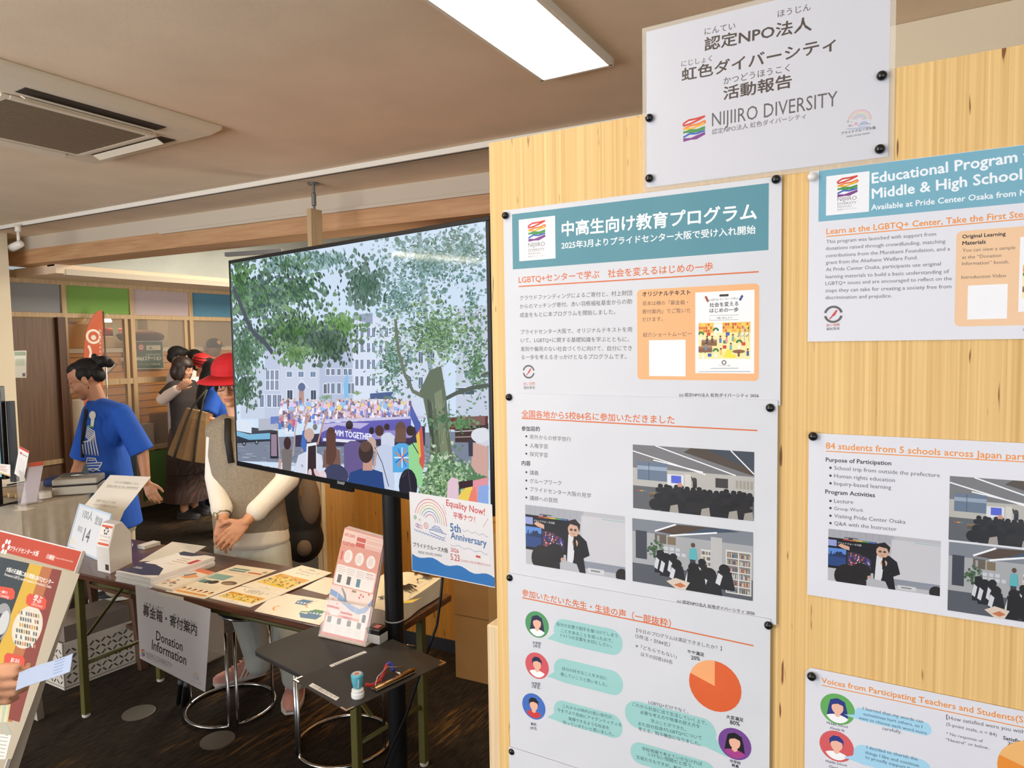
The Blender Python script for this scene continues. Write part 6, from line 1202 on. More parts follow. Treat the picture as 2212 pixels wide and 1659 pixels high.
# monitor edge on a bracket at the far left
m0 = at_D(-70, 1005, 4.15); r = thing('monitor', V((m0.x, m0.y, LT)), 'black monitor with a pale blue screen at the far left edge', 'monitor'); u3 = (at_D(22, 1000, 4.05)-m0); u3.z = 0; L3 = u3.length; u3.normalize(); n3 = V((u3.y, -u3.x, 0)); n3 = n3 if n3.dot(CAM-m0) > 0 else -n3
bz = 0.96
MB().par(V((m0.x, m0.y, bz)), u3*(L3*.86), (0, 0, .55), -n3*.03).build('housing', BZ, r, bev=.003); MB().par(V((m0.x, m0.y, bz+.015))+u3*.01+n3*.001, u3*(L3*.76), (0, 0, .52), n3*.001).build('screen', mat('monitor_glow', (10, 10, 10), .1, emit=(176, 226, 232), es=.75), r)
MB().par(V((m0.x, m0.y, bz-.02))+u3*(L3*.86)-n3*.06, u3*.035, (0, 0, .48), n3*.03).build('bracket', mat('bracket_grey', (52, 56, 62), .45), r); MB().bar(V((m0.x, m0.y, LT))+u3*.15-n3*.05, V((m0.x, m0.y, bz+.1))+u3*.15-n3*.05, .05, .04).build('stem', BZ, r); MB().par(V((m0.x, m0.y, LT))-n3*.15, u3*.24, n3*.20, (0, 0, .012)).build('foot', BZ, r)

# ------------------------------------------------------------------ leaning exhibition board at bottom left
EYT = 1.30; tr_ = at_Y(178, 1190, EYT); k = tr_.x/(ray(10, 1659).x/ray(10, 1659).y); br_ = at_Y(10, 1659, k); vv = (tr_-br_); vv.x = 0; vv.normalize(); nn_ = V((0, -vv.z, vv.y)); nn_ = nn_ if nn_.dot(CAM-tr_) > 0 else -nn_
s = Sheet(tr_, (1, 0, 0), vv, nn_); Wd, Hd = .66, .86
r = thing('exhibition_board', V((tr_.x-Wd/2, .98, 0)), 'large leaning exhibition board with a red header at bottom left', 'board')
s.base([(-Wd, -Hd), (0, -Hd), (0, 0), (-Wd, .002)], (234, 230, 224), .012, (226, 224, 220)); T = s.T
hq = s.P(170, 1237)[1]
s.rect(-Wd, hq, -.004, -.003, (186, 68, 40)); s.rect(-Wd, -Hd, -.004, hq, (176, 164, 140))
s.ppoly([(60, 1215), (172, 1240), (25, 1640), (-200, 1640), (-60, 1205)], (184, 172, 148))
for (a, b, c, d), col in (((-60, -2, -130, -210), (52, 60, 96)), ((-2, 30, -120, -60), (56, 62, 66)), ((10, 64, -130, -74), (52, 58, 60)), ((64, 91, -58, -18), (206, 166, 52)), ((91, 113, -18, 6), (176, 106, 58)), ((113, 134, 6, 22), (132, 58, 42))):
    s.ppoly([(a, 1203+.22*a), (b, 1203+.22*b), (d+20, 1560), (c, 1550)], col)
T('プライドセンター大阪', (20, 1189), (82, 1201), (240, 232, 226), .012, hs=1.0); u, v = s.P(13, 1181)
for i in range(6): a = i*math.pi/3; s.circ(u+.021*math.cos(a), v+.021*math.sin(a), .009, (240, 232, 226))
T('①機能', (99, 1205), (116, 1210), (240, 226, 216), .01); T('Functions of Pride Center Osaka', (119, 1206), (157, 1215), (240, 206, 190)); T('大阪の天満橋にある常設LGBTQセンター', (12, 1233), (114, 1263), (240, 236, 230), .014); T('Permanent LGBTQ center located in Tenmabashi, Osaka', (9, 1243), (110, 1271), (236, 232, 226))
UE_ = lambda x, y, rx, ry, c: s.ppoly([(x+rx*math.cos(i*.2618)-.28*ry*math.sin(i*.2618)*-1*-1, y+ry*math.sin(i*.2618)+.2*rx*math.cos(i*.2618)) for i in range(24)], c)
UE_(59, 1355, 31, 46, (214, 204, 186)); rnd = random.Random(6)
for rr_ in range(6):
    for i in range(9): x, y = 40+i*5.2-rr_*1.6, 1318+rr_*13+i*1.1; s.ppoly([(x, y+8), (x, y), (x+3.4, y+.7), (x+3.4, y+8.7)], rnd.choice(((120, 100, 84), (176, 120, 90), (90, 110, 120), (226, 216, 200), (196, 150, 70), (80, 90, 70))))
UE_(0, 1345, 20, 42, (150, 150, 150)); UE_(-4, 1355, 16, 30, (60, 60, 66)); UE_(8, 1345, 10, 26, (196, 198, 196))
def pill(x0, y0, x1, y1, t1, t2):
    s.ppoly([(x0, y0+6), (x0+6, y0), (x1-5, y0+7), (x1, y0+15), (x1-2, y1-4), (x1-8, y1), (x0+4, y1-9), (x0-2, y1-16)], (210, 76, 50)); cx_, cy_ = (x0+x1)/2, (y0+y1)/2
    T(t1, (cx_-9, cy_-1), (cx_+9, cy_+3), (240, 232, 226), .014); T(t2, (cx_-12, cy_+7), (cx_+12, cy_+13), (240, 220, 210))
pill(58, 1282, 101, 1318, '学ぶ', 'LGBTQ Library'); pill(-20, 1264, 33, 1296, 'る・相談する', '& Counseling'); pill(10, 1410, 54, 1448, '街に出る', 'Outreach')
for i in range(8): s.ppoly([(18+i*3-8, 1460), (20+i*3-8, 1460), (8+i*3-12, 1560), (5+i*3-12, 1560)], ((150, 196, 206), (226, 216, 150), (200, 206, 196), (226, 190, 120))[i % 4])
s.ppoly([(-60, 1580), (25, 1588), (12, 1640), (-80, 1640)], (228, 224, 216)); 
for i in range(6): s.pline([(-30, 1588+i*8), (18-i*2, 1594+i*8)], .0014, (120, 110, 104))
s.ppoly([(2, 1572), (12, 1560), (26, 1585), (14, 1590)], (176, 176, 160)); s.build('panel', GLOSS, r)
bb = V((tr_.x-Wd, 0, 0)); zb = tr_.z-vv.z*Hd; yb = tr_.y-vv.y*Hd
EW = mat('easel_white', (196, 186, 170), .5)
for x in (tr_.x-.06, tr_.x-Wd+.06): MB().bar((x, yb+.03-.05, 0), (x, yb+.03+vv.y/vv.z*(1.0-zb), 1.0), .03, .03, up=(1, 0, 0)).build('front_leg', EW, r); 
MB().bar((-3.50, 1.60, 0), (-3.02, 1.34, .92), .03, .03, up=(1, 0, 0)).build('rear_leg', EW, r); MB().bar((tr_.x-Wd, yb, zb-.01), (tr_.x, yb, zb-.01), .05, .02).build('ledge', EW, r)

# ------------------------------------------------------------------ the shop behind the glass
SID = wood('orange_siding', (196, 128, 48), (220, 152, 66), (60, 3, 60), .5)
xs_ = -8.05
r = thing('shop_counter', (xs_-.3, 5.4, 0), 'orange wooden shop counter with horizontal siding behind the glass', 'counter')
zc_ = at_X(300, 760, xs_).z
MB().par((xs_-.6, 3.85, 0), (.6, 0, 0), (0, 3.4, 0), (0, 0, zc_)).build('carcass', SID, r)
m = MB()
for i in range(14): m.box((xs_+.003, 5.55, zc_-.05-i*.09), (.006, 3.4, .008))
m.build('siding_groove', mat('groove_dark', (110, 70, 26), .8), r); MB().par((xs_-.65, 3.8, zc_), (.68, 0, 0), (0, 3.5, 0), (0, 0, .05)).build('top_board', mat('white_counter', (222, 210, 184), .6), r)
def at_shop(x, y, X=xs_+.03): return at_X(x, y, X)
# green station sign
a0, a1 = at_shop(272, 798), at_shop(353, 738); s = Sheet((xs_+.06, 0, 0), (0, 1, 0), (0, 0, 1), (1, 0, 0)); s.step = .00006; P0, P1 = s.P(272, 797), s.P(353, 737)
pts = [s.P(*p) for p in ((272, 797), (354, 796), (351, 737), (268, 738))]
s.base(pts, (58, 88, 66), .012); s.line(pts, .012, (196, 190, 170), closed=True); T = s.T
T('NORDIC・WALKステーション', (262, 780), (349, 777), (236, 232, 214), .02, hs=1.6); T('大阪府 No.04-27', (315, 768), (347, 767), (196, 196, 170)); T('日本ノルディック・ウォーク連盟公認', (274, 789), (346, 788), (220, 216, 196)); u, v = s.P(305, 750); s.circ(u, v, .045, (186, 54, 56)); s.circ(u, v, .026, (230, 226, 214)); s.circ(u, v, .012, (186, 54, 56)); s.prect(316, 746, 347, 756, (220, 214, 186)); s.ppoly([(321, 754), (325, 748), (330, 754)], (90, 150, 90))
s.build('station_sign', PAPER, label='dark green walking station sign on the orange counter', cat='sign')
s = Sheet((xs_+.03, 0, 0), (0, 1, 0), (0, 0, 1), (1, 0, 0)); s.step = .00006; s.base([s.P(*p) for p in ((222, 820), (254, 788), (226, 762), (200, 800))], (110, 86, 66), .01); s.poly([s.P(*p) for p in ((223, 814), (249, 788), (226, 768), (205, 800))], (226, 210, 180)); s.build('diamond_sign', PAPER, label='small diamond shaped sign behind the blue shirted woman', cat='sign')
for i, (x, y, w_, h_, c, nm, lb) in enumerate(((160, 752, .30, .28, (206, 150, 60), 'wicker_basket', 'yellow basket on the shop counter left of the orange flag'), (262, 752, .62, .14, (214, 196, 160), 'pale_carton', 'long pale carton on the counter behind the glass'), (242, 736, .30, .10, (150, 40, 40), 'red_cloth_roll', 'red cloth roll on top of the pale carton'), (160, 728, .26, .16, (232, 214, 150), 'white_bag', 'pale yellow bag heaped in the basket behind the glass'), (330, 700, .3, .5, (150, 140, 120), 'glass_cabinet', 'grey glass cabinet standing at the back of the shop'))):
    p = at_X(x, y, xs_-.25-(.9 if i == 4 else 0)); zz = max(p.z, zc_+.05)
    m = MB()
    if nm in ('white_bag',): p.z = zc_+.0505+.28+h_/2; m.ell(p, (.14, w_/2, h_/2)); m.build(nm, mat('mat_'+nm, c, .8), label=lb, cat=nm.split('_')[-1], smooth=True)
    elif nm == 'red_cloth_roll': p.z = zc_+.0505+.14+h_/2; m.tube([p-V((0, w_/2, 0)), p+V((0, w_/2, 0))], h_/2, 16); m.build(nm, mat('mat_'+nm, c, .8), label=lb, cat='cloth', smooth=True)
    else: zb_ = 0.0 if i == 4 else zc_+.0505; m.par(V((p.x-.12, p.y-w_/2, zb_)), (.24, 0, 0), (0, w_, 0), (0, 0, (p.z+h_/2 if i == 4 else h_))); m.build(nm, mat('mat_'+nm, c, .7), label=lb, cat=nm.split('_')[-1], bev=.01)
p = at_X(298, 728, xs_-.2); MB().ell(p, (.16, .34, .09)).build('fur_cushion', mat('brown_fur', (84, 56, 40), .95, bump=.8, bs=60), label='dark brown furry cushion on the counter top behind the glass', cat='cushion', smooth=True)
c_ = at_X(168, 920, -7.32); MB().par((-7.5, c_.y-.16, 0), (.22, 0, 0), (0, .34, 0), (0, 0, at_X(168, 864, -7.28).z)).build('white_cabinet', mat('cabinet_white', (214, 204, 178), .5), label='white low cabinet behind the glass left of the counter', cat='cabinet', bev=.006)
for i, (x, y) in enumerate(((303, 940), (352, 915))): p = at_X(x, y, -7.6); MB().par(p+V((-.09, -.11, -p.z+.5)), (.18, 0, 0), (0, .22, 0), (0, 0, p.z-.37)).build('cardboard_carton', mat('carton_%d' % i, ((196, 190, 170), (150, 128, 92))[i], .8), label=('white parcel', 'brown parcel')[i]+' in front of the orange counter behind the glass', cat='box', bev=.004)
MB().par((-7.75, 4.5, 0), (.3, 0, 0), (0, 1.0, 0), (0, 0, .499)).build('low_bench', mat('white_counter', (222, 210, 184), .6), label='low white bench in front of the orange counter behind the glass', cat='bench', bev=.004)
# mannequin head with cap
p = at_X(463, 752, -7.9); r = thing('mannequin_head', p-V((0, 0, .14)), 'mannequin head with a black cap and orange collar behind the glass', 'mannequin')
MB().ell(p, (.09, .085, .12)).build('head', mat('mannequin_brown', (120, 90, 66), .5), r, smooth=True); MB().ell(p+V((0, 0, .05)), (.105, .10, .085)).build('cap', mat('black_cap', (34, 33, 40), .8), r, smooth=True); MB().ell(p+V((.10, 0, .03)), (.07, .07, .012)).build('brim', mat('black_cap', (34, 33, 40), .8), r, smooth=True); MB().lathe(p+V((.096, 0, .075)), [(.028, 0), (.028, .006)], 20, (1, 0, .2)).build('badge', mat('badge_orange', (226, 176, 96), .5), r); MB().ell(p+V((-.02, 0, -.22)), (.10, .16, .12)).build('collar', mat('orange_cloth', (214, 104, 40), .8), r, smooth=True)
# notice on the brown door
s = Sheet((GX+.017, 0, 0), (0, 1, 0), (0, 0, 1), (1, 0, 0)); s.step = .00006; s.base([s.P(*p) for p in ((31, 816), (57, 816), (57, 757), (30, 758))], (216, 214, 206)); s.prect(31, 760, 56, 768, (110, 140, 96)); s.prect(33, 775, 54, 790, (186, 196, 176)); s.prect(48, 806, 55, 813, (90, 90, 90)); s.build('door_notice', GLOSS, label='white notice sheet with a green band on the brown door', cat='notice')
# orange feather flag
FX = -7.0; s = Sheet((FX, 0, 0), (0, 1, 0), (0, 0, 1), (1, 0, 0)); s.step = .00006; pts = [s.P(*p) for p in ((183, 960), (181, 790), (182, 745), (186, 715), (194, 694), (204, 678), (214, 670), (220, 671), (222, 690), (222, 800), (222, 960))]
s.base(pts, (198, 92, 56), .004); u, v = s.P(202, 727); s.arc(u, v, .062, .022, (236, 222, 206)); s.circ(u, v-.01, .025, (226, 214, 196)); T = s.T
T('ノ', (194, 772), (206, 760), (236, 222, 206), .05); T('会', (192, 786), (208, 785), (236, 222, 206), .03)
for i in range(9): s.prect(214, 712+i*9, 219, 717+i*9, (196, 150, 140))
fl = s.build('flag', PAPER, label='tall orange feather flag with a round white emblem in front of the glass', cat='flag'); MB().tube([V((FX, pts[7][0]+.012, 0)), V((FX, pts[7][0]+.012, 2.09))], .008).build('flag_pole', CHROME, fl, smooth=True)
p = at_X(232, 694, -8.6); MB().lathe(p, [(.006, 2.4-p.z), (.006, .05), (.03, .045), (.05, 0), (.045, -.01), (.001, -.012)], 20).build('shop_lamp', mat('lamp_glow', (255, 240, 210), .4, emit=(255, 226, 176), es=10), label='small round glowing lamp in the shop behind the glass', cat='lamp')
MB().par(at_X(247, 700, -8.2)-V((0, .03, 0)), (.004, 0, 0), (0, .07, 0), (0, .05, -.62)).build('hanging_banner', mat('pale_banner', (206, 214, 186), .7), label='narrow pale banner strip hanging inside the shop', cat='banner')
# upper corridor light
p = at_D(548, 546, 5.2); MB().bar(p-V((.25, .05, 0)), p+V((.25, .05, 0)), .03, .03).build('rail_lamp', mat('galvanised', (140, 140, 138), .4, metal=.8), label='short metal light rail under the white upper ceiling', cat='lamp')
# ------------------------------------------------------------------ people
SKIN = mat('skin_warm', (206, 150, 116), .5, var=.05, vs=25); SKIN2 = mat('skin_tan', (186, 130, 96), .5, var=.05, vs=25)
HAIR = mat('black_hair', (22, 19, 18), .62, spec=.3, bump=.9, bs=90); LIP = mat('lip', (190, 116, 98), .5); EYEW = mat('eye_white', (226, 222, 216), .25); IRIS = mat('iris', (34, 24, 20), .15)
def basis(F, U=V((0, 0, 1))):
    F = F.normalized(); S = F.cross(U).normalized(); U = S.cross(F).normalized(); return S, F, U, Matrix((S, F, U)).transposed()
def head_els(mb, c, F, U=V((0, 0, 1)), k=1.0, ears=True):
    S, F, U, M = basis(F, U); q = lambda x, y, z: c+(S*x+F*y+U*z)*k
    e = lambda p, r: mb.ell(q(*p), tuple(a*k for a in r), M)
    e((0, -.012, .035), (.074, .094, .083)); e((0, .022, -.03), (.060, .066, .085)); e((0, .036, -.075), (.044, .046, .034)); e((0, .066, -.094), (.020, .018, .015))
    for s in (-1, 1):
        e((s*.034, .056, -.034), (.024, .026, .026)); mb.cap(q(s*.014, .085, .016), q(s*.044, .072, .018), .009*k, .008*k); e((s*.030, .078, -.003), (.016, .010, .011)); e((s*.0095, .093, -.040), (.0085, .010, .007))
        if ears: e((s*.075, -.012, -.012), (.008, .018, .030)); e((s*.079, -.018, .004), (.006, .013, .016))
    mb.cap(q(0, .084, .008), q(0, .104, -.034), .0085*k, .0120*k); e((0, .081, -.062), (.024, .010, .008)); e((0, .079, -.072), (.021, .010, .008))
    return q, S, F, U, M
def face(q, S, F, U, M, parent, k=1.0, closed=False):
    m = MB(); m.ell(q(0, .0875, -.0625), (.0225*k, .0055*k, .0045*k), M); m.ell(q(0, .0865, -.0705), (.019*k, .0055*k, .005*k), M); m.build('lips', LIP, parent, smooth=True)
    for s in (-1, 1):
        if not closed:
            m = MB(); m.ell(q(s*.030, .0815, -.002), (.0125*k, .008*k, .0058*k), M); ey = m.build('eye', EYEW, parent, smooth=True); MB().ell(q(s*.030, .0880, -.002), (.0052*k, .003*k, .0052*k), M).build('iris', IRIS, ey, smooth=True)
        dl = .006 if closed else 0; lash = [q(s*.017, .0885-dl, -.004 if closed else .003), q(s*.030, .0915-dl, -.008 if closed else .0055), q(s*.043, .0845-dl, -.004 if closed else .003)]
        MB().tube(lash, .0014*k, 6).build('eyelash', HAIR, parent, smooth=True)
        MB().tube([q(s*.013, .0925-dl*.6, .020), q(s*.028, .0925-dl*.6, .026), q(s*.047, .082-dl*.6, .021)], [.0014*k, .0026*k, .001*k], 6).build('eyebrow', HAIR, parent, smooth=True)
def hand_els(mb, w, d, n, s, curl=(.3, .3, .3, .3), k=1.0, thumb=(.75, .65), tw=.0):
    """w wrist, d towards the fingers, n out of the palm, s towards the thumb"""
    d = d.normalized(); s = (s-d*s.dot(d)).normalized(); n = (n-d*n.dot(d)-s*n.dot(s)).normalized()
    for i, (o, L, r) in enumerate(((.030, .072, .0088), (.0105, .081, .0090), (-.0095, .075, .0086), (-.029, .058, .0076))):
        kn = w+(d*(.088-.004*abs(i-1))+s*o)*k; mb.cap(w+(d*.012+s*o*.55)*k, kn, .0135*k, .0112*k)
        a = curl[i]*.45; p = kn; fan = s*(o*1.6)
        for j, fr in enumerate((.45, .31, .24)):
            dd = (d*math.cos(a)+n*math.sin(a)+fan*(1.5 if j == 0 else .8)).normalized(); e = p+dd*L*fr*k; mb.cap(p, e, (r-.0006*j)*k, (r-.0006*(j+1))*k); p = e; a += curl[i]*.8
    b = w+(d*.022+s*.020)*k; m1 = b+(d*thumb[0]+s*thumb[1]+n*.15).normalized()*.042*k; mb.cap(b, m1, .0135*k, .0105*k); m2 = m1+(d*.88+s*.38+n*.25).normalized()*.032*k; mb.cap(m1, m2, .0102*k, .0092*k); mb.cap(m2, m2+(d*.95+s*.1+n*.3).normalized()*.024*k, .0090*k, .0075*k)
    mb.ell(w+d*.05*k, (.034*k, .034*k, .015*k), Matrix((s, d, n)).transposed())
def torso(mb, hip, neck, S, F, prof, k=1.0):
    sp = (neck-hip); R = []
    for t, a, b, off in prof:
        c = hip+sp*t+F*off; R.append([c+(S*math.cos(2*math.pi*i/24)*a+F*math.sin(2*math.pi*i/24)*b)*k for i in range(24)])
    mb.rings(R)
TEE = ((-.22, .185, .125, .0), (.0, .178, .122, .0), (.30, .158, .115, .0), (.62, .170, .122, .01), (.82, .165, .108, .005), (.93, .125, .085, 0), (1.0, .072, .066, 0))
INN = tuple((t, a*.86, b*.84, o) for t, a, b, o in TEE)
def shoe(root, heel, toe, up, sole, k=1.0, stripe=None, lace=None, name='shoe'):
    d = (toe-heel); L = d.length; d.normalize(); s = V((d.y, -d.x, 0)).normalized(); z = V((0, 0, 1)); R = []; B = []
    for t, w_, h in ((0, .026, .062), (.06, .033, .075), (.22, .036, .088), (.36, .037, .085), (.50, .040, .066), (.66, .045, .050), (.80, .045, .042), (.92, .037, .036), (1.0, .018, .028)):
        c = heel+d*(L*t); R.append([c+s*w_*math.cos(a)*k+z*(.018+max(0, h*math.sin(a)*k)-.004*(math.sin(a) < 0)) for a in [2*math.pi*i/18 for i in range(18)]]); B.append((c, w_))
    u = MB().rings(R).build(name, up, root, smooth=True)
    left = [c+s*(w_+.004)*k for c, w_ in B]; right = [c-s*(w_+.004)*k for c, w_ in B][::-1]
    MB().prism([V((p.x, p.y, .0)) for p in left+right], (0, 0, .026)).build('sole', sole, u, bev=.005)
    MB().lathe(heel+d*(L*.24)+z*.088*k, [(.032*k, -.012), (.034*k, .0), (.030*k, .006), (.024*k, .0)], 18).build('collar', up, u, smooth=True)
    if stripe:
        for side in (-1, 1):
            for j in range(3): c = heel+d*(L*(.36+j*.085)); MB().tube([c+s*side*.0425*k+z*.024, c-d*.022+s*side*.0385*k+z*.060, c-d*.035+s*side*.028*k+z*.082], .0045*k, 6).build('stripe', stripe, u, smooth=True)
    if lace:
        for j in range(5): c = heel+d*(L*(.40+j*.075)); hz = (.090-.0085*j)*k+.012; MB().tube([c+s*.022*k+z*(hz-.010), c+z*hz, c-s*.022*k+z*(hz-.010)], .003*k, 6).build('lace', lace, u, smooth=True)
    return u

# ---- woman in the blue T-shirt
BLUE = mat('royal_blue_cotton', (28, 84, 180), .85, bump=.15, bs=300, var=.06, vs=8); D = 4.80
Fw = (-RT*1.0+V((.5, -.866, 0))*.28); Fw.z = 0; Fw.normalize(); Sw = Fw.cross(V((0, 0, 1))).normalized()
hip = at_D(252, 1085, D+.02); neck = at_D(214, 864, D); hc = at_D(185, 820, D-.03); base = V((hip.x, hip.y, 0))
wm = thing('person', base, 'woman with black hair bun in a royal blue T-shirt looking down at left', 'person')
shN, shF = at_D(262, 893, D-.14), at_D(200, 890, D+.17); elN, wrN = at_D(308, 978, D-.10), at_D(316, 1042, D-.12); elF = at_D(176, 990, D+.22); wrF = at_D(150, 1052, D+.10)
mb = MB(); Fh = (Fw+V((0, 0, -.50))).normalized(); Uh = V((0, 0, 1))+Fw*.45; q, hS, hF, hU, hM = head_els(mb, hc, Fh, Uh, 1.12)
mb.cap(neck-V((0, 0, .03)), hc+Fw*-.04-V((0, 0, .05)), .056, .052); torso(mb, hip, neck, Sw, Fw, INN)
for a, b, c in ((shN, elN, wrN), (shF, elF, wrF)): mb.cap(a, b, .047, .040); mb.cap(b, c, .039, .027)
hand_els(mb, wrN, at_D(334, 1078, D-.12)-wrN, V((0, 0, -1)), at_D(345, 1040, D-.1)-wrN, (.25, .3, .4, .5), 1.0); hand_els(mb, wrF, at_D(140, 1075, D)-wrF, V((0, 0, -1)), V((.5, .3, 0)), (.4, .4, .4, .4))
for s_ in (-1, 1): mb.cap(hip+Sw*.09*s_, V((hip.x, hip.y, .5))+Sw*.1*s_, .085, .06); mb.cap(V((hip.x, hip.y, .5))+Sw*.1*s_, V((hip.x, hip.y, .1))+Sw*.1*s_, .055, .04)
blob(mb, 'body', SKIN2, wm, .0052, 3)
face(q, hS, hF, hU, hM, wm, 1.12, True)
mb = MB(); e = lambda p, r: mb.ell(q(*p), r, hM)
e((0, -.030, .052), (.083, .092, .082)); e((0, .010, .082), (.066, .066, .045)); e((0, -.075, .0), (.070, .045, .060)); e((-.055, -.02, .03), (.034, .05, .05)); e((.055, -.02, .03), (.034, .05, .05)); e((0, -.135, .055), (.040, .045, .040)); e((.01, -.160, .030), (.030, .034, .032)); e((-.01, -.115, .095), (.022, .022, .028))
blob(mb, 'hair', HAIR, wm, .005, 3)
eN = q(-.082, -.012, -.012); MB().ell(eN-hU*.05, (.004, .004, .010)).build('earring', mat('dark_earring', (40, 36, 36), .3), wm, smooth=True)
mb = MB(); torso(mb, hip, neck, Sw, Fw, tuple((t, a*1.06, b*1.10, o) for t, a, b, o in TEE))
for a, b in ((shN, elN), (shF, elF)): mb.sleeve(a, a.lerp(b, .98), .068, .079); mb.cap(neck-V((0, 0, .045)), a, .066, .068); mb.cap(hip.lerp(neck, .5), a, .09, .062)
tee = blob(mb, 'shirt', BLUE, wm, .007, 5)
mb = MB(); ank = V((hip.x, hip.y, .09)); torso(mb, hip-V((0, 0, .16)), hip, Sw, Fw, ((-.3, .15, .11, 0), (.4, .165, .118, 0), (1.1, .155, .11, 0)))
for s_ in (-1, 1): mb.cap(hip+Sw*.085*s_-V((0, 0, .06)), V((hip.x, hip.y, .5))+Sw*.10*s_, .105, .085); mb.cap(V((hip.x, hip.y, .5))+Sw*.10*s_, ank+Sw*.11*s_, .085, .075)
blob(mb, 'trousers', mat('beige_trousers', (206, 190, 160), .9, bump=.1), wm, .009, 4)
for s_ in (-1, 1): shoe(wm, V((hip.x, hip.y, 0))+Sw*.11*s_-Fw*.08, V((hip.x, hip.y, 0))+Sw*.11*s_+Fw*.17, mat('dark_shoe', (40, 38, 40), .6), FOOTW)

# ---- person in the knitted vest
VD = 3.47; Fv = V((.5, -.866, 0)).normalized(); Sv = Fv.cross(V((0, 0, 1))).normalized()     # faces the camera
hip = at_D(544, 1150, VD+.02); neck = at_D(524, 905, VD); hc = at_D(501, 829, VD-.02)
vp = thing('person', V((hip.x, hip.y, 0)), 'person in a red cap, glasses and grey knitted vest behind the folding table', 'person')
KNIT = mat('grey_knit', (142, 130, 112), .95, bump=1.0, bs=170, var=.16, vs=120); SHIRTW = mat('white_cotton_sleeve', (232, 226, 216), .85, bump=.2, bs=60); RIB = mat('white_rib', (226, 218, 204), .9, bump=.4, bs=200)
shR, shL = at_D(474, 932, VD), at_D(600, 930, VD+.02); elR, elL = at_D(468, 1030, VD-.02), at_D(622, 1035, VD-.02); wrR, wrL = at_D(482, 1118, VD-.17), at_D(538, 1120, VD-.18)
mb = MB(); q, hS, hF, hU, hM = head_els(mb, hc, (Fv+V((0, 0, -.10))+RT*.12).normalized(), V((0, 0, 1)), .98)
mb.cap(neck-V((0, 0, .04)), hc-V((0, 0, .07))-Fv*.02, .054, .050); torso(mb, hip, neck, Sv, Fv, INN)
for a, b, c in ((shR, elR, wrR), (shL, elL, wrL)): mb.cap(a, b, .045, .038); mb.cap(b, c, .038, .026)
for s_ in (-1, 1): mb.cap(hip+Sv*.09*s_, V((hip.x, hip.y, .5))+Sv*.10*s_, .07, .05)
hr_t = at_D(478, 1178, VD-.19); hl_t = at_D(484, 1172, VD-.225)
hand_els(mb, wrR, hr_t-wrR, Fv*-1+V((0, 0, -.2)), RT*1.0, (.35, .35, .4, .45), 1.02, (.9, .35))
wrL2 = at_D(530, 1128, VD-.205); mb.cap(wrL, wrL2, .026, .022); hand_els(mb, wrL2, hl_t-wrL2, Fv*-1+V((0, 0, -.2)), -RT*1.0+UP*.5, (.22, .22, .25, .3), 1.05, (.55, .85))
blob(mb, 'body', SKIN, vp, .0042, 3)
face(q, hS, hF, hU, hM, vp, .98)
g = MB(); gm = mat('brown_glasses', (58, 36, 26), .25)
for s_ in (-1, 1): g.tube([q(s_*.033+.026*math.cos(i*.3142), .098, -.002+.019*math.sin(i*.3142)) for i in range(20)], .0019, 6, True)
g.tube([q(-.008, .099, .003), q(0, .103, .006), q(.008, .099, .003)], .0018, 6)
for s_ in (-1, 1): g.tube([q(s_*.058, .097, .004), q(s_*.076, .06, .006), q(s_*.084, -.01, .002)], .0018, 6)
g.build('glasses', gm, vp, smooth=True)
mb = MB(); e = lambda p, r: mb.ell(q(*p), r, hM); e((0, -.02, .035), (.082, .098, .075)); e((0, -.05, -.02), (.074, .06, .075)); e((0, .060, .046), (.062, .034, .030)); e((.066, .02, .01), (.018, .035, .05)); e((-.066, .02, .01), (.018, .035, .05)); blob(mb, 'hair', HAIR, vp, .005, 3)
RED = mat('red_felt_cap', (196, 26, 34), .8, bump=.25, bs=180); mb = MB(); mb.ell(q(0, -.01, .075), (.096, .112, .082), hM); mb.ell(q(0, -.01, .045), (.098, .114, .03), hM); cp = blob(mb, 'cap', RED, vp, .006, 4)
R_ = []
for i in range(15):
    a = math.radians(-5+i*190/14); r1, r2 = .095, .158+.012*math.sin(a); R_.append([q(r1*math.cos(a), .0+.108*math.sin(a), .052), q(r2*math.cos(a), .0+r2*1.02*math.sin(a), .022), q(r2*math.cos(a), .0+r2*1.02*math.sin(a), .017), q(r1*math.cos(a), .0+.108*math.sin(a), .044)])
MB().rings(R_).build('brim', RED, cp, smooth=True)
mb = MB(); torso(mb, hip, neck, Sv, Fv, ((.02, .186, .128, .0), (.15, .182, .128, .01), (.40, .172, .125, .01), (.70, .180, .126, .01), (.86, .172, .110, .005), (.96, .118, .085, 0), (1.03, .074, .068, 0)))
for a in (shR, shL): mb.cap(a, a.lerp(neck, .3), .068, .07)
blob(mb, 'knitted_vest', KNIT, vp, .0065, 4)
mb = MB(); torso(mb, hip, neck, Sv, Fv, ((-.10, .178, .122, .0), (-.06, .187, .130, .005), (.05, .182, .128, .005), (.07, .170, .115, .0))); blob(mb, 'shirt_hem', RIB, vp, .006, 2)
for a, b, c, sd in ((shR, elR, wrR, 'r'), (shL, elL, wrL, 'l')):
    mb = MB(); mb.cap(a, b, .062, .056); mb.cap(b, b.lerp(c, .76), .056, .048); mb.cap(b.lerp(c, .66), b.lerp(c, .80), .049, .051)
    for t in (.2, .42, .58): p = b.lerp(c, t); mb.ell(p, (.052, .052, .016))
    blob(mb, 'sleeve', SHIRTW, vp, .006, 4)
cdir = (wrR-elR).normalized(); p = elR.lerp(wrR, .93); MB().tube([p+(cdir.orthogonal().normalized()*math.cos(i*.3927)+cdir.cross(cdir.orthogonal().normalized())*math.sin(i*.3927))*.033 for i in range(16)], .006, 8, True).build('watch_strap', STEEL, vp, smooth=True)
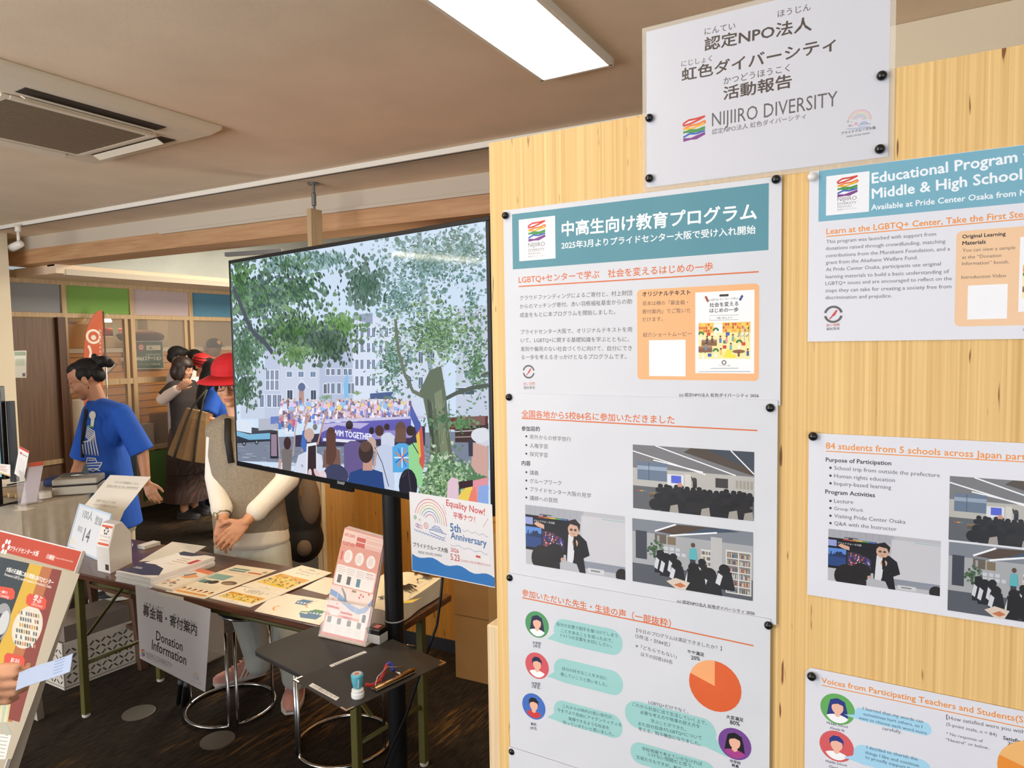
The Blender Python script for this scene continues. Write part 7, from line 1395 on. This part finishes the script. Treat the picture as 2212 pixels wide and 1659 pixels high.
fd = (-RT*.6+Fv*.6).normalized(); MB().lathe(p+fd*.033, [(.019, 0), (.019, .007), (.015, .009), (.001, .009)], 24, fd).build('watch_face', mat('watch_gold', (206, 196, 166), .25, metal=.7), vp, smooth=True)
DENIM = mat('pale_denim', (186, 188, 180), .9, bump=.3, bs=300, var=.12, vs=7); DENIM2 = mat('blue_denim_leg', (112, 130, 152), .9, bump=.3, bs=300, var=.14, vs=7)
kn = [at_D(512, 1300, VD), at_D(598, 1300, VD)]; an = [at_z(560, 1436, .10), at_z(640, 1468, .10)]
mb = MB(); torso(mb, hip-V((0, 0, .22)), hip, Sv, Fv, ((-.1, .165, .118, 0), (.5, .180, .128, 0), (1.05, .170, .118, 0)))
for k_, a_, s_ in ((0, an[0], 1), (1, an[1], -1)):
    h_ = hip-RT*(.085*s_)-V((0, 0, .08)); kk = h_.lerp(a_, .48)+Fv*.03; mb.cap(h_, kk, .105, .078); mb.cap(kk, a_+V((0, 0, .03)), .078, .066)
    mb.cap(a_+V((0, 0, .05)), a_+V((0, 0, .02)), .070, .070)
blob(mb, 'jeans', DENIM, vp, .0075, 4)
PINK_ = mat('pink_suede', (214, 152, 138), .9, bump=.3, bs=220); 
shoe(vp, at_z(572, 1452, 0), at_z(462, 1484, 0), PINK_, mat('white_sole', (216, 204, 196), .6), 1.05, mat('cream_stripe', (236, 222, 206), .7), mat('pink_lace', (226, 178, 164), .8), 'sneaker'); shoe(vp, at_z(650, 1452, 0), at_z(626, 1545, 0), PINK_, mat('white_sole', (216, 204, 196), .6), 1.05, mat('cream_stripe', (236, 222, 206), .7), mat('pink_lace', (226, 178, 164), .8), 'sneaker')
# the backpack
bp = at_D(652, 1118, VD+.34); r = thing('backpack', V((bp.x, bp.y, .70)), 'black and brown backpack hanging behind the person in the vest', 'backpack')
mb = MB(); mb.ell(bp+V((0, 0, .02)), (.11, .10, .24)); mb.ell(bp-V((0, 0, .12)), (.12, .11, .13)); blob(mb, 'bag', mat('black_nylon', (30, 27, 26), .7, bump=.2, bs=120), r, .008, 4)
mb = MB(); mb.ell(bp+RT*.055-FW*.05+V((0, 0, .10)), (.065, .06, .14)); mb.ell(bp+RT*.03-FW*.07-V((0, 0, .14)), (.05, .05, .06)); blob(mb, 'brown_pocket', mat('taupe_nylon', (126, 106, 88), .75, bump=.2, bs=120), r, .008, 3, label='taupe brown pocket')
z_ = at_D(650, 1052, VD+.20); MB().bar(z_, z_-V((0, 0, .05)), .010, .006).build('zip_puller', STEEL, r)
sa = at_D(492, 905, VD-.09); MB().tube([sa, at_D(492, 950, VD-.125), at_D(500, 1000, VD-.13)], .016, 8).build('strap', mat('black_nylon', (30, 27, 26), .7), r, smooth=True)

# ---- the group by the glass
def walker(label, hx, hy, D, face_dir, k, shirt, legs, hairfn, sleeve=.55, arms=None, skin=SKIN, skirt=None, bend=0.0):
    F = face_dir.normalized(); S = F.cross(V((0, 0, 1))).normalized(); hc = at_D(hx, hy, D); H = hc.z+.12*k
    b = V((hc.x, hc.y, 0))-F*bend; hip = b+V((0, 0, H*.52)); neck = V((hc.x, hc.y, hc.z-.125*k))-F*(.02+bend*.15)
    r = thing('person', b, label, 'person', None)
    sh = [neck+S*.17*k*s-V((0, 0, .06)) for s in (-1, 1)]; el = [sh[i]+S*.04*(-1, 1)[i]-V((0, 0, .27))+F*.02 for i in (0, 1)]; wr = [el[i]+F*.12-V((0, 0, .20)) for i in (0, 1)]
    if arms:
        for i, (e_, w_) in arms.items(): el[i], wr[i] = e_, w_
    mb = MB(); q, hS, hF, hU, hM = head_els(mb, hc, (F+V((0, 0, -.2))).normalized(), V((0, 0, 1)), k*.98)
    mb.cap(neck-V((0, 0, .05)), hc-V((0, 0, .06))-F*.02, .054*k, .05*k); torso(mb, hip, neck, S, F, INN, k)
    for i in (0, 1): mb.cap(sh[i], el[i], .044, .038); mb.cap(el[i], wr[i], .037, .026); hand_els(mb, wr[i], wr[i]-el[i], -S*(-1, 1)[i], F, (.4, .5, .5, .5))
    an = [b+S*.09*s+V((0, 0, .09)) for s in (-1, 1)]
    for i in (0, 1): mb.cap(hip+S*.085*(-1, 1)[i], an[i]+V((0, 0, .36)), .075, .05); mb.cap(an[i]+V((0, 0, .36)), an[i], .05, .038)
    blob(mb, 'body', skin, r, .008, 2); face(q, hS, hF, hU, hM, r, k*.98)
    mb = MB(); torso(mb, hip, neck, S, F, tuple((t, a*1.05, b_*1.08, o) for t, a, b_, o in TEE), k)
    for i in (0, 1):
        mb.cap(neck-V((0, 0, .04)), sh[i], .060, .062); mb.sleeve(sh[i], sh[i].lerp(el[i], min(1, sleeve*1.6)), .062, .072)
        if sleeve > .62: mb.cap(el[i], el[i].lerp(wr[i], min(1, (sleeve-.5)*2)), .056, .044)
    blob(mb, 'top', shirt, r, .010, 4)
    if skirt:
        R = []
        for zf, a in ((1.08, .165), (.9, .19), (.74, .215), (.735, .20), (.55, .23), (.545, .21), (.34, .25), (.22, .26)):
            R.append([V((hip.x, hip.y, hip.z*zf))+(S*math.cos(i*.19635)*a+F*math.sin(i*.19635)*a*.8)*(1+.05*math.sin(i*2.4)) for i in range(32)])
        MB().rings(R, cap=False).build('skirt', skirt, r, smooth=True)
    if legs:
        mb = MB(); torso(mb, hip-V((0, 0, .18)), hip, S, F, ((-.2, .15, .11, 0), (.5, .165, .12, 0), (1.1, .155, .11, 0)), k)
        for i in (0, 1): mb.cap(hip+S*.085*(-1, 1)[i]-V((0, 0, .06)), an[i]+V((0, 0, .36)), .100, .078); mb.cap(an[i]+V((0, 0, .36)), an[i]+V((0, 0, .02)), .078, .070)
        blob(mb, 'trousers', legs, r, .010, 3)
    for i in (0, 1): shoe(r, V((an[i].x, an[i].y, 0))-F*.07, V((an[i].x, an[i].y, 0))+F*.17, mat('dark_shoe', (40, 38, 40), .6), mat('dark_sole', (60, 56, 54), .7))
    hairfn(q, hM, r); return r, q, hM, S, F
def short_hair(q, M, r): mb = MB(); mb.ell(q(0, -.02, .045), (.086, .100, .080), M); mb.ell(q(0, -.06, -.01), (.076, .06, .06), M); mb.ell(q(0, .05, .075), (.06, .04, .035), M); blob(mb, 'hair', HAIR, r, .008, 2)
def bob_hair(q, M, r):
    mb = MB(); mb.ell(q(0, -.02, .045), (.090, .104, .084), M); mb.ell(q(0, -.05, -.04), (.096, .075, .10), M); mb.ell(q(.07, .015, -.04), (.028, .05, .09), M); mb.ell(q(-.07, .015, -.04), (.028, .05, .09), M); mb.ell(q(0, .065, .05), (.06, .028, .035), M); blob(mb, 'hair', mat('dark_brown_hair', (46, 30, 24), .5, bump=.5, bs=140), r, .008, 3)
def long_hair(q, M, r):
    mb = MB(); mb.ell(q(0, -.02, .045), (.092, .106, .084), M); mb.ell(q(0, -.06, -.08), (.100, .075, .16), M); mb.ell(q(0, -.075, -.20), (.105, .06, .16), M); mb.ell(q(.06, .0, -.06), (.04, .05, .14), M); mb.ell(q(-.06, .0, -.06), (.04, .05, .14), M); blob(mb, 'hair', HAIR, r, .009, 3)
CR = V((.5, -.866, 0)); RR = V((.866, .5, 0))
PLAIDS = plaid('plaid_shirt_cloth', (214, 206, 206), (70, 48, 66), (120, 60, 70), 26); PLAIDK = plaid('plaid_skirt_cloth', (42, 30, 28), (84, 70, 60), (112, 66, 56), 14)
DNAVY = mat('navy_jeans', (36, 42, 66), .9, bump=.2, bs=200); DKBR = mat('dark_brown_knit', (46, 38, 36), .9, bump=.3, bs=120)
walker('man with short black hair in a plaid shirt, back turned, farthest left of the group', 386, 772, 7.5, RR*.8-CR*.6, 1.0, PLAIDS, DNAVY, short_hair)
gD = 6.95; gel, gwr = at_D(352, 862, gD-.16), at_D(386, 838, gD-.26)
walker('girl with a dark bob and tiered plaid skirt by the glass partition', 396, 796, gD, RR*.85+CR*.1, .95, DKBR, None, bob_hair, .5, {1: (gel, gwr)}, SKIN, PLAIDK)
mb = MB(); mb.cap(gel, gel.lerp(gwr, .85), .062, .045); blob(mb, 'pale_sleeve', mat('pale_pink_sleeve', (216, 196, 180), .85), bpy.data.objects['person.003'], .009, 3, label='pale sleeve of the raised arm')
r_, q_, M_, S_, F_ = walker('dark haired person half hidden between the girl and the red headscarf', 422, 778, 7.75, RR*.9+CR*.2, .95, mat('white_tee', (216, 210, 204), .85), DNAVY, short_hair, .55, None, SKIN2)
def scarf(q, M, r):
    short_hair(q, M, r); mb = MB(); mb.ell(q(0, -.015, .05), (.097, .11, .085), M); mb.ell(q(0, -.09, .0), (.06, .05, .06), M); sc_ = blob(mb, 'headscarf', mat('red_headscarf', (190, 34, 36), .6, bump=.4, bs=60), r, .008, 3)
    for z_ in (.03, .06, .09): MB().tube([q(.100*math.cos(i*.3142), -.015+.113*math.sin(i*.3142), z_) if z_ < .05 else q(.100*math.cos(i*.3142)*math.sqrt(max(.05, 1-((z_-.05)/.086)**2)), -.015+.113*math.sin(i*.3142)*math.sqrt(max(.05, 1-((z_-.05)/.086)**2)), z_) for i in range(20)], .004, 6, True).build('scarf_line', HAIR, sc_, smooth=True)
walker('person in a red headscarf and white top leaning to the right of the girl', 438, 790, 7.25, RR*.9+CR*.35, .98, mat('white_tee', (216, 210, 204), .85), DNAVY, scarf, .55, None, SKIN, None, .05)
elp, wrp = at_D(447, 905, 6.05), at_D(478, 915, 6.0)
r6, q6, M6, S6, F6 = walker('long haired person in a blue T-shirt carrying a brown tote bag', 466, 806, 6.3, RR*.8-CR*.45, .98, BLUE, DNAVY, long_hair, .5, {1: (elp, wrp)}, SKIN)
# tote bag on the arm
tD = 5.98; c4 = [at_D(*p, tD) for p in ((402, 880), (452, 892), (460, 1002), (362, 978))]; n = (c4[1]-c4[0]).cross(c4[3]-c4[0]).normalized(); n = n if n.dot(FW) > 0 else -n
r = thing('tote_bag', (c4[2]+c4[3])/2, 'brown canvas tote bag with dark straps on the long haired person\'s arm', 'bag')
CANV = mat('brown_canvas', (140, 108, 70), .9, bump=.4, bs=150, var=.08)
R = []
for t in range(7):
    a, b = c4[0].lerp(c4[3], t/6), c4[1].lerp(c4[2], t/6); th = .03+.11*(t/6)**.7
    R.append([a.lerp(b, x)-n*th*math.sin(math.pi*x)**.5 if x not in (0, 1) else a.lerp(b, x) for x in (0, .1, .25, .5, .75, .9, 1)]+[a.lerp(b, x)+n*th*math.sin(math.pi*x)**.5 for x in (.9, .75, .5, .25, .1)])
MB().rings(R).build('bag', CANV, r, smooth=False, bev=.006)
for x in (.30, .72):
    pts = [c4[0].lerp(c4[1], x).lerp(c4[3].lerp(c4[2], x), t/6)-n*((.03+.11*(t/6)**.7)*math.sin(math.pi*x)**.5+.004) for t in range(7)]; top = at_D(447, 842, 6.02)
    MB().tube([top, top.lerp(pts[0], .5)-n*.02]+pts, .009, 6).build('strap', mat('dark_olive_strap', (48, 46, 34), .8), r, smooth=True)
# raised arm sleeve of the girl
# ---- visitor at the very left, only hand and leaflet in the picture
Fv2 = V((-.35, .94, 0)).normalized(); S2 = Fv2.cross(V((0, 0, 1))).normalized(); b = V((-2.2, .26, 0)); hip = b+V((0, 0, .86)); neck = b+V((0, 0, 1.38)); hc = b+V((0, 0, 1.53))+Fv2*.03
r = thing('person', b, 'visitor in a black long sleeve whose hand holds a pale leaflet at bottom left', 'person')
mb = MB(); q, hS, hF, hU, hM = head_els(mb, hc, (Fv2+V((0, 0, -.3))).normalized()); mb.cap(neck-V((0, 0, .05)), hc-V((0, 0, .06)), .055, .05); torso(mb, hip, neck, S2, Fv2, INN)
wr = at_D(-72, 1466, 1.47); sh = [neck-S2*.17-V((0, 0, .06)), neck+S2*.17-V((0, 0, .06))]; el = [sh[0]-V((0, 0, .28)), b+S2*.24+V((0, 0, 1.06))+Fv2*.10]; w_ = [el[0]+Fv2*.2-V((0, 0, .1)), wr]
tgt = at_D(-15, 1486, 1.45)
for i in (0, 1): mb.cap(sh[i], el[i], .046, .040); mb.cap(el[i], w_[i], .038, .027)
hand_els(mb, wr, tgt-wr, FW, V((0, 0, 1)), (1.1, 1.2, 1.25, 1.3), 1.0, (.95, .3)); hand_els(mb, w_[0], Fv2, V((0, 0, -1)), S2, (.4, .4, .4, .4))
an = [b-S2*.09+V((0, 0, .09)), b+S2*.09+V((0, 0, .09))]
for i in (0, 1): mb.cap(hip+S2*.085*(-1, 1)[i], an[i]+V((0, 0, .36)), .08, .05); mb.cap(an[i]+V((0, 0, .36)), an[i], .05, .04)
blob(mb, 'body', SKIN, r, .0045, 3); face(q, hS, hF, hU, hM, r); short_hair(q, hM, r)
BKS = mat('black_sleeve', (22, 22, 26), .9, bump=.2, bs=120); mb = MB(); torso(mb, hip, neck, S2, Fv2, tuple((t, a*1.06, b_*1.08, o) for t, a, b_, o in TEE))
for i in (0, 1): mb.cap(sh[i], el[i], .062, .054); mb.cap(el[i], el[i].lerp(w_[i], .93), .052, .040)
blob(mb, 'sweater', BKS, r, .008, 3); mb = MB()
for i in (0, 1): mb.cap(hip+S2*.085*(-1, 1)[i], an[i]+V((0, 0, .36)), .105, .08); mb.cap(an[i]+V((0, 0, .36)), an[i]+V((0, 0, .02)), .08, .07)
torso(mb, hip-V((0, 0, .15)), hip, S2, Fv2, ((0, .16, .12, 0), (1.1, .16, .115, 0))); blob(mb, 'trousers', DNAVY, r, .009, 3)
for i in (0, 1): shoe(r, V((an[i].x, an[i].y, 0))-Fv2*.07, V((an[i].x, an[i].y, 0))+Fv2*.17, mat('dark_shoe', (40, 38, 40), .6), FOOTW)
q0, q1, q2, q3 = at_D(34, 1490, 1.43), at_D(150, 1448, 1.40), at_D(166, 1406, 1.42), at_D(34, 1457, 1.45); U_ = (q1-q0).normalized(); N_ = U_.cross(q3-q0).normalized(); N_ = N_ if N_.dot(CAM-q0) > 0 else -N_; V_ = N_.cross(U_)
s = Sheet(q0, U_, V_, N_); s.warp = lambda u, v: .003*math.sin(u*40); s.gridbase(0, -.002, (q1-q0).length, (q3-q0).length, (160, 174, 200), 16, 4, .0012)
for i in range(5): s.line([(.012+.0*i, .006+i*.006), ((q1-q0).length*.85, .006+i*.006)], .0014, (112, 134, 176))
s.build('leaflet', PAPER, label='pale blue folded leaflet in the visitor\'s hand at bottom left', cat='leaflet')
settle()
# ---- print, badge and strap on the blue T-shirt, laid on the cloth
def on_cloth(o):
    off = V(WL[wm.name]); me = o.data; bv = BVHTree.FromPolygons([v.co+off for v in me.vertices], [tuple(p.vertices) for p in me.polygons])
    def hit(x, y, h=.003):
        d = ray(x, y).normalized(); l = bv.ray_cast(CAM, d)
        return l[0]+l[1]*h if l[0] is not None else None
    return hit
hit = on_cloth(tee); m = MB()
def ink(pts, w_=.0042):
    out = []
    for (x0, y0), (x1, y1) in zip(pts[:-1], pts[1:]):
        for k in range(5): out.append(hit(x0+(x1-x0)*k/5, y0+(y1-y0)*k/5))
    out.append(hit(*pts[-1])); out = [p for p in out if p is not None]
    if len(out) > 2: m.tube(out, w_, 6)
for i in range(6): x = 213-i*6.2; ink([(189-i*.6, 922+i*4), (196+(5-i)*1.6, 932+i*4), (204-i*5+(5-i)*.6, 955), (x, 984-i*.5)])
ink([(180, 1001), (186, 1012), (214, 1012), (221, 999), (180, 1001)]); ink([(183, 1006), (218, 1005)]); ink([(188, 1000), (190, 989), (206, 990), (210, 999)]); ink([(192, 994), (205, 994)]); ink([(188, 1018), (195, 1014), (202, 1018), (209, 1014), (217, 1017)])
if m.v: m.build('shirt_print', mat('white_ink', (226, 228, 232), .7), wm, smooth=True)
def patch(pts, name, c, h=.006):
    P_ = [hit(*p, h) for p in pts]
    if all(p is not None for p in P_): MB().prism(P_, (RT*-.3-FW).normalized()*.002).build(name, mat('badge_'+name, c, .4), wm)
patch([(197, 921), (203, 921), (205, 905), (198, 904)], 'name_tag', (222, 226, 206)); patch([(192, 918), (203, 921), (203.5, 923.5), (192, 922)], 'tag_edge', (96, 170, 90), .008); patch([(201+6.5*math.cos(i*.524), 898+9*math.sin(i*.524)) for i in range(12)], 'round_badge', (226, 228, 220), .008)
m = MB(); out = [hit(*p, .006) for p in ((188, 885), (186, 905), (183, 930), (180, 955), (178, 985), (177, 1010))]; out = [p for p in out if p is not None]
if len(out) > 2: m.tube(out, .011, 8); m.build('shoulder_strap', mat('black_nylon', (30, 27, 26), .7), wm, smooth=True)
# ------------------------------------------------------------------ stamped sneaker pair under the table
c = at_z(268, 1398, 0)
sn = thing('striped_sneaker', c+V((-.02, .16, .0)), 'black sneaker with white stripes lying behind the white crate', 'shoe'); p0 = V((c.x-.05, c.y+.30, 0)); shoe(sn, p0, p0+V((.22, -.10, 0)), mat('black_suede', (26, 25, 27), .8), mat('white_sole', (216, 204, 196), .6), 1.0, mat('white_stripe', (226, 222, 214), .7), mat('black_lace', (40, 38, 40), .8), 'upper')
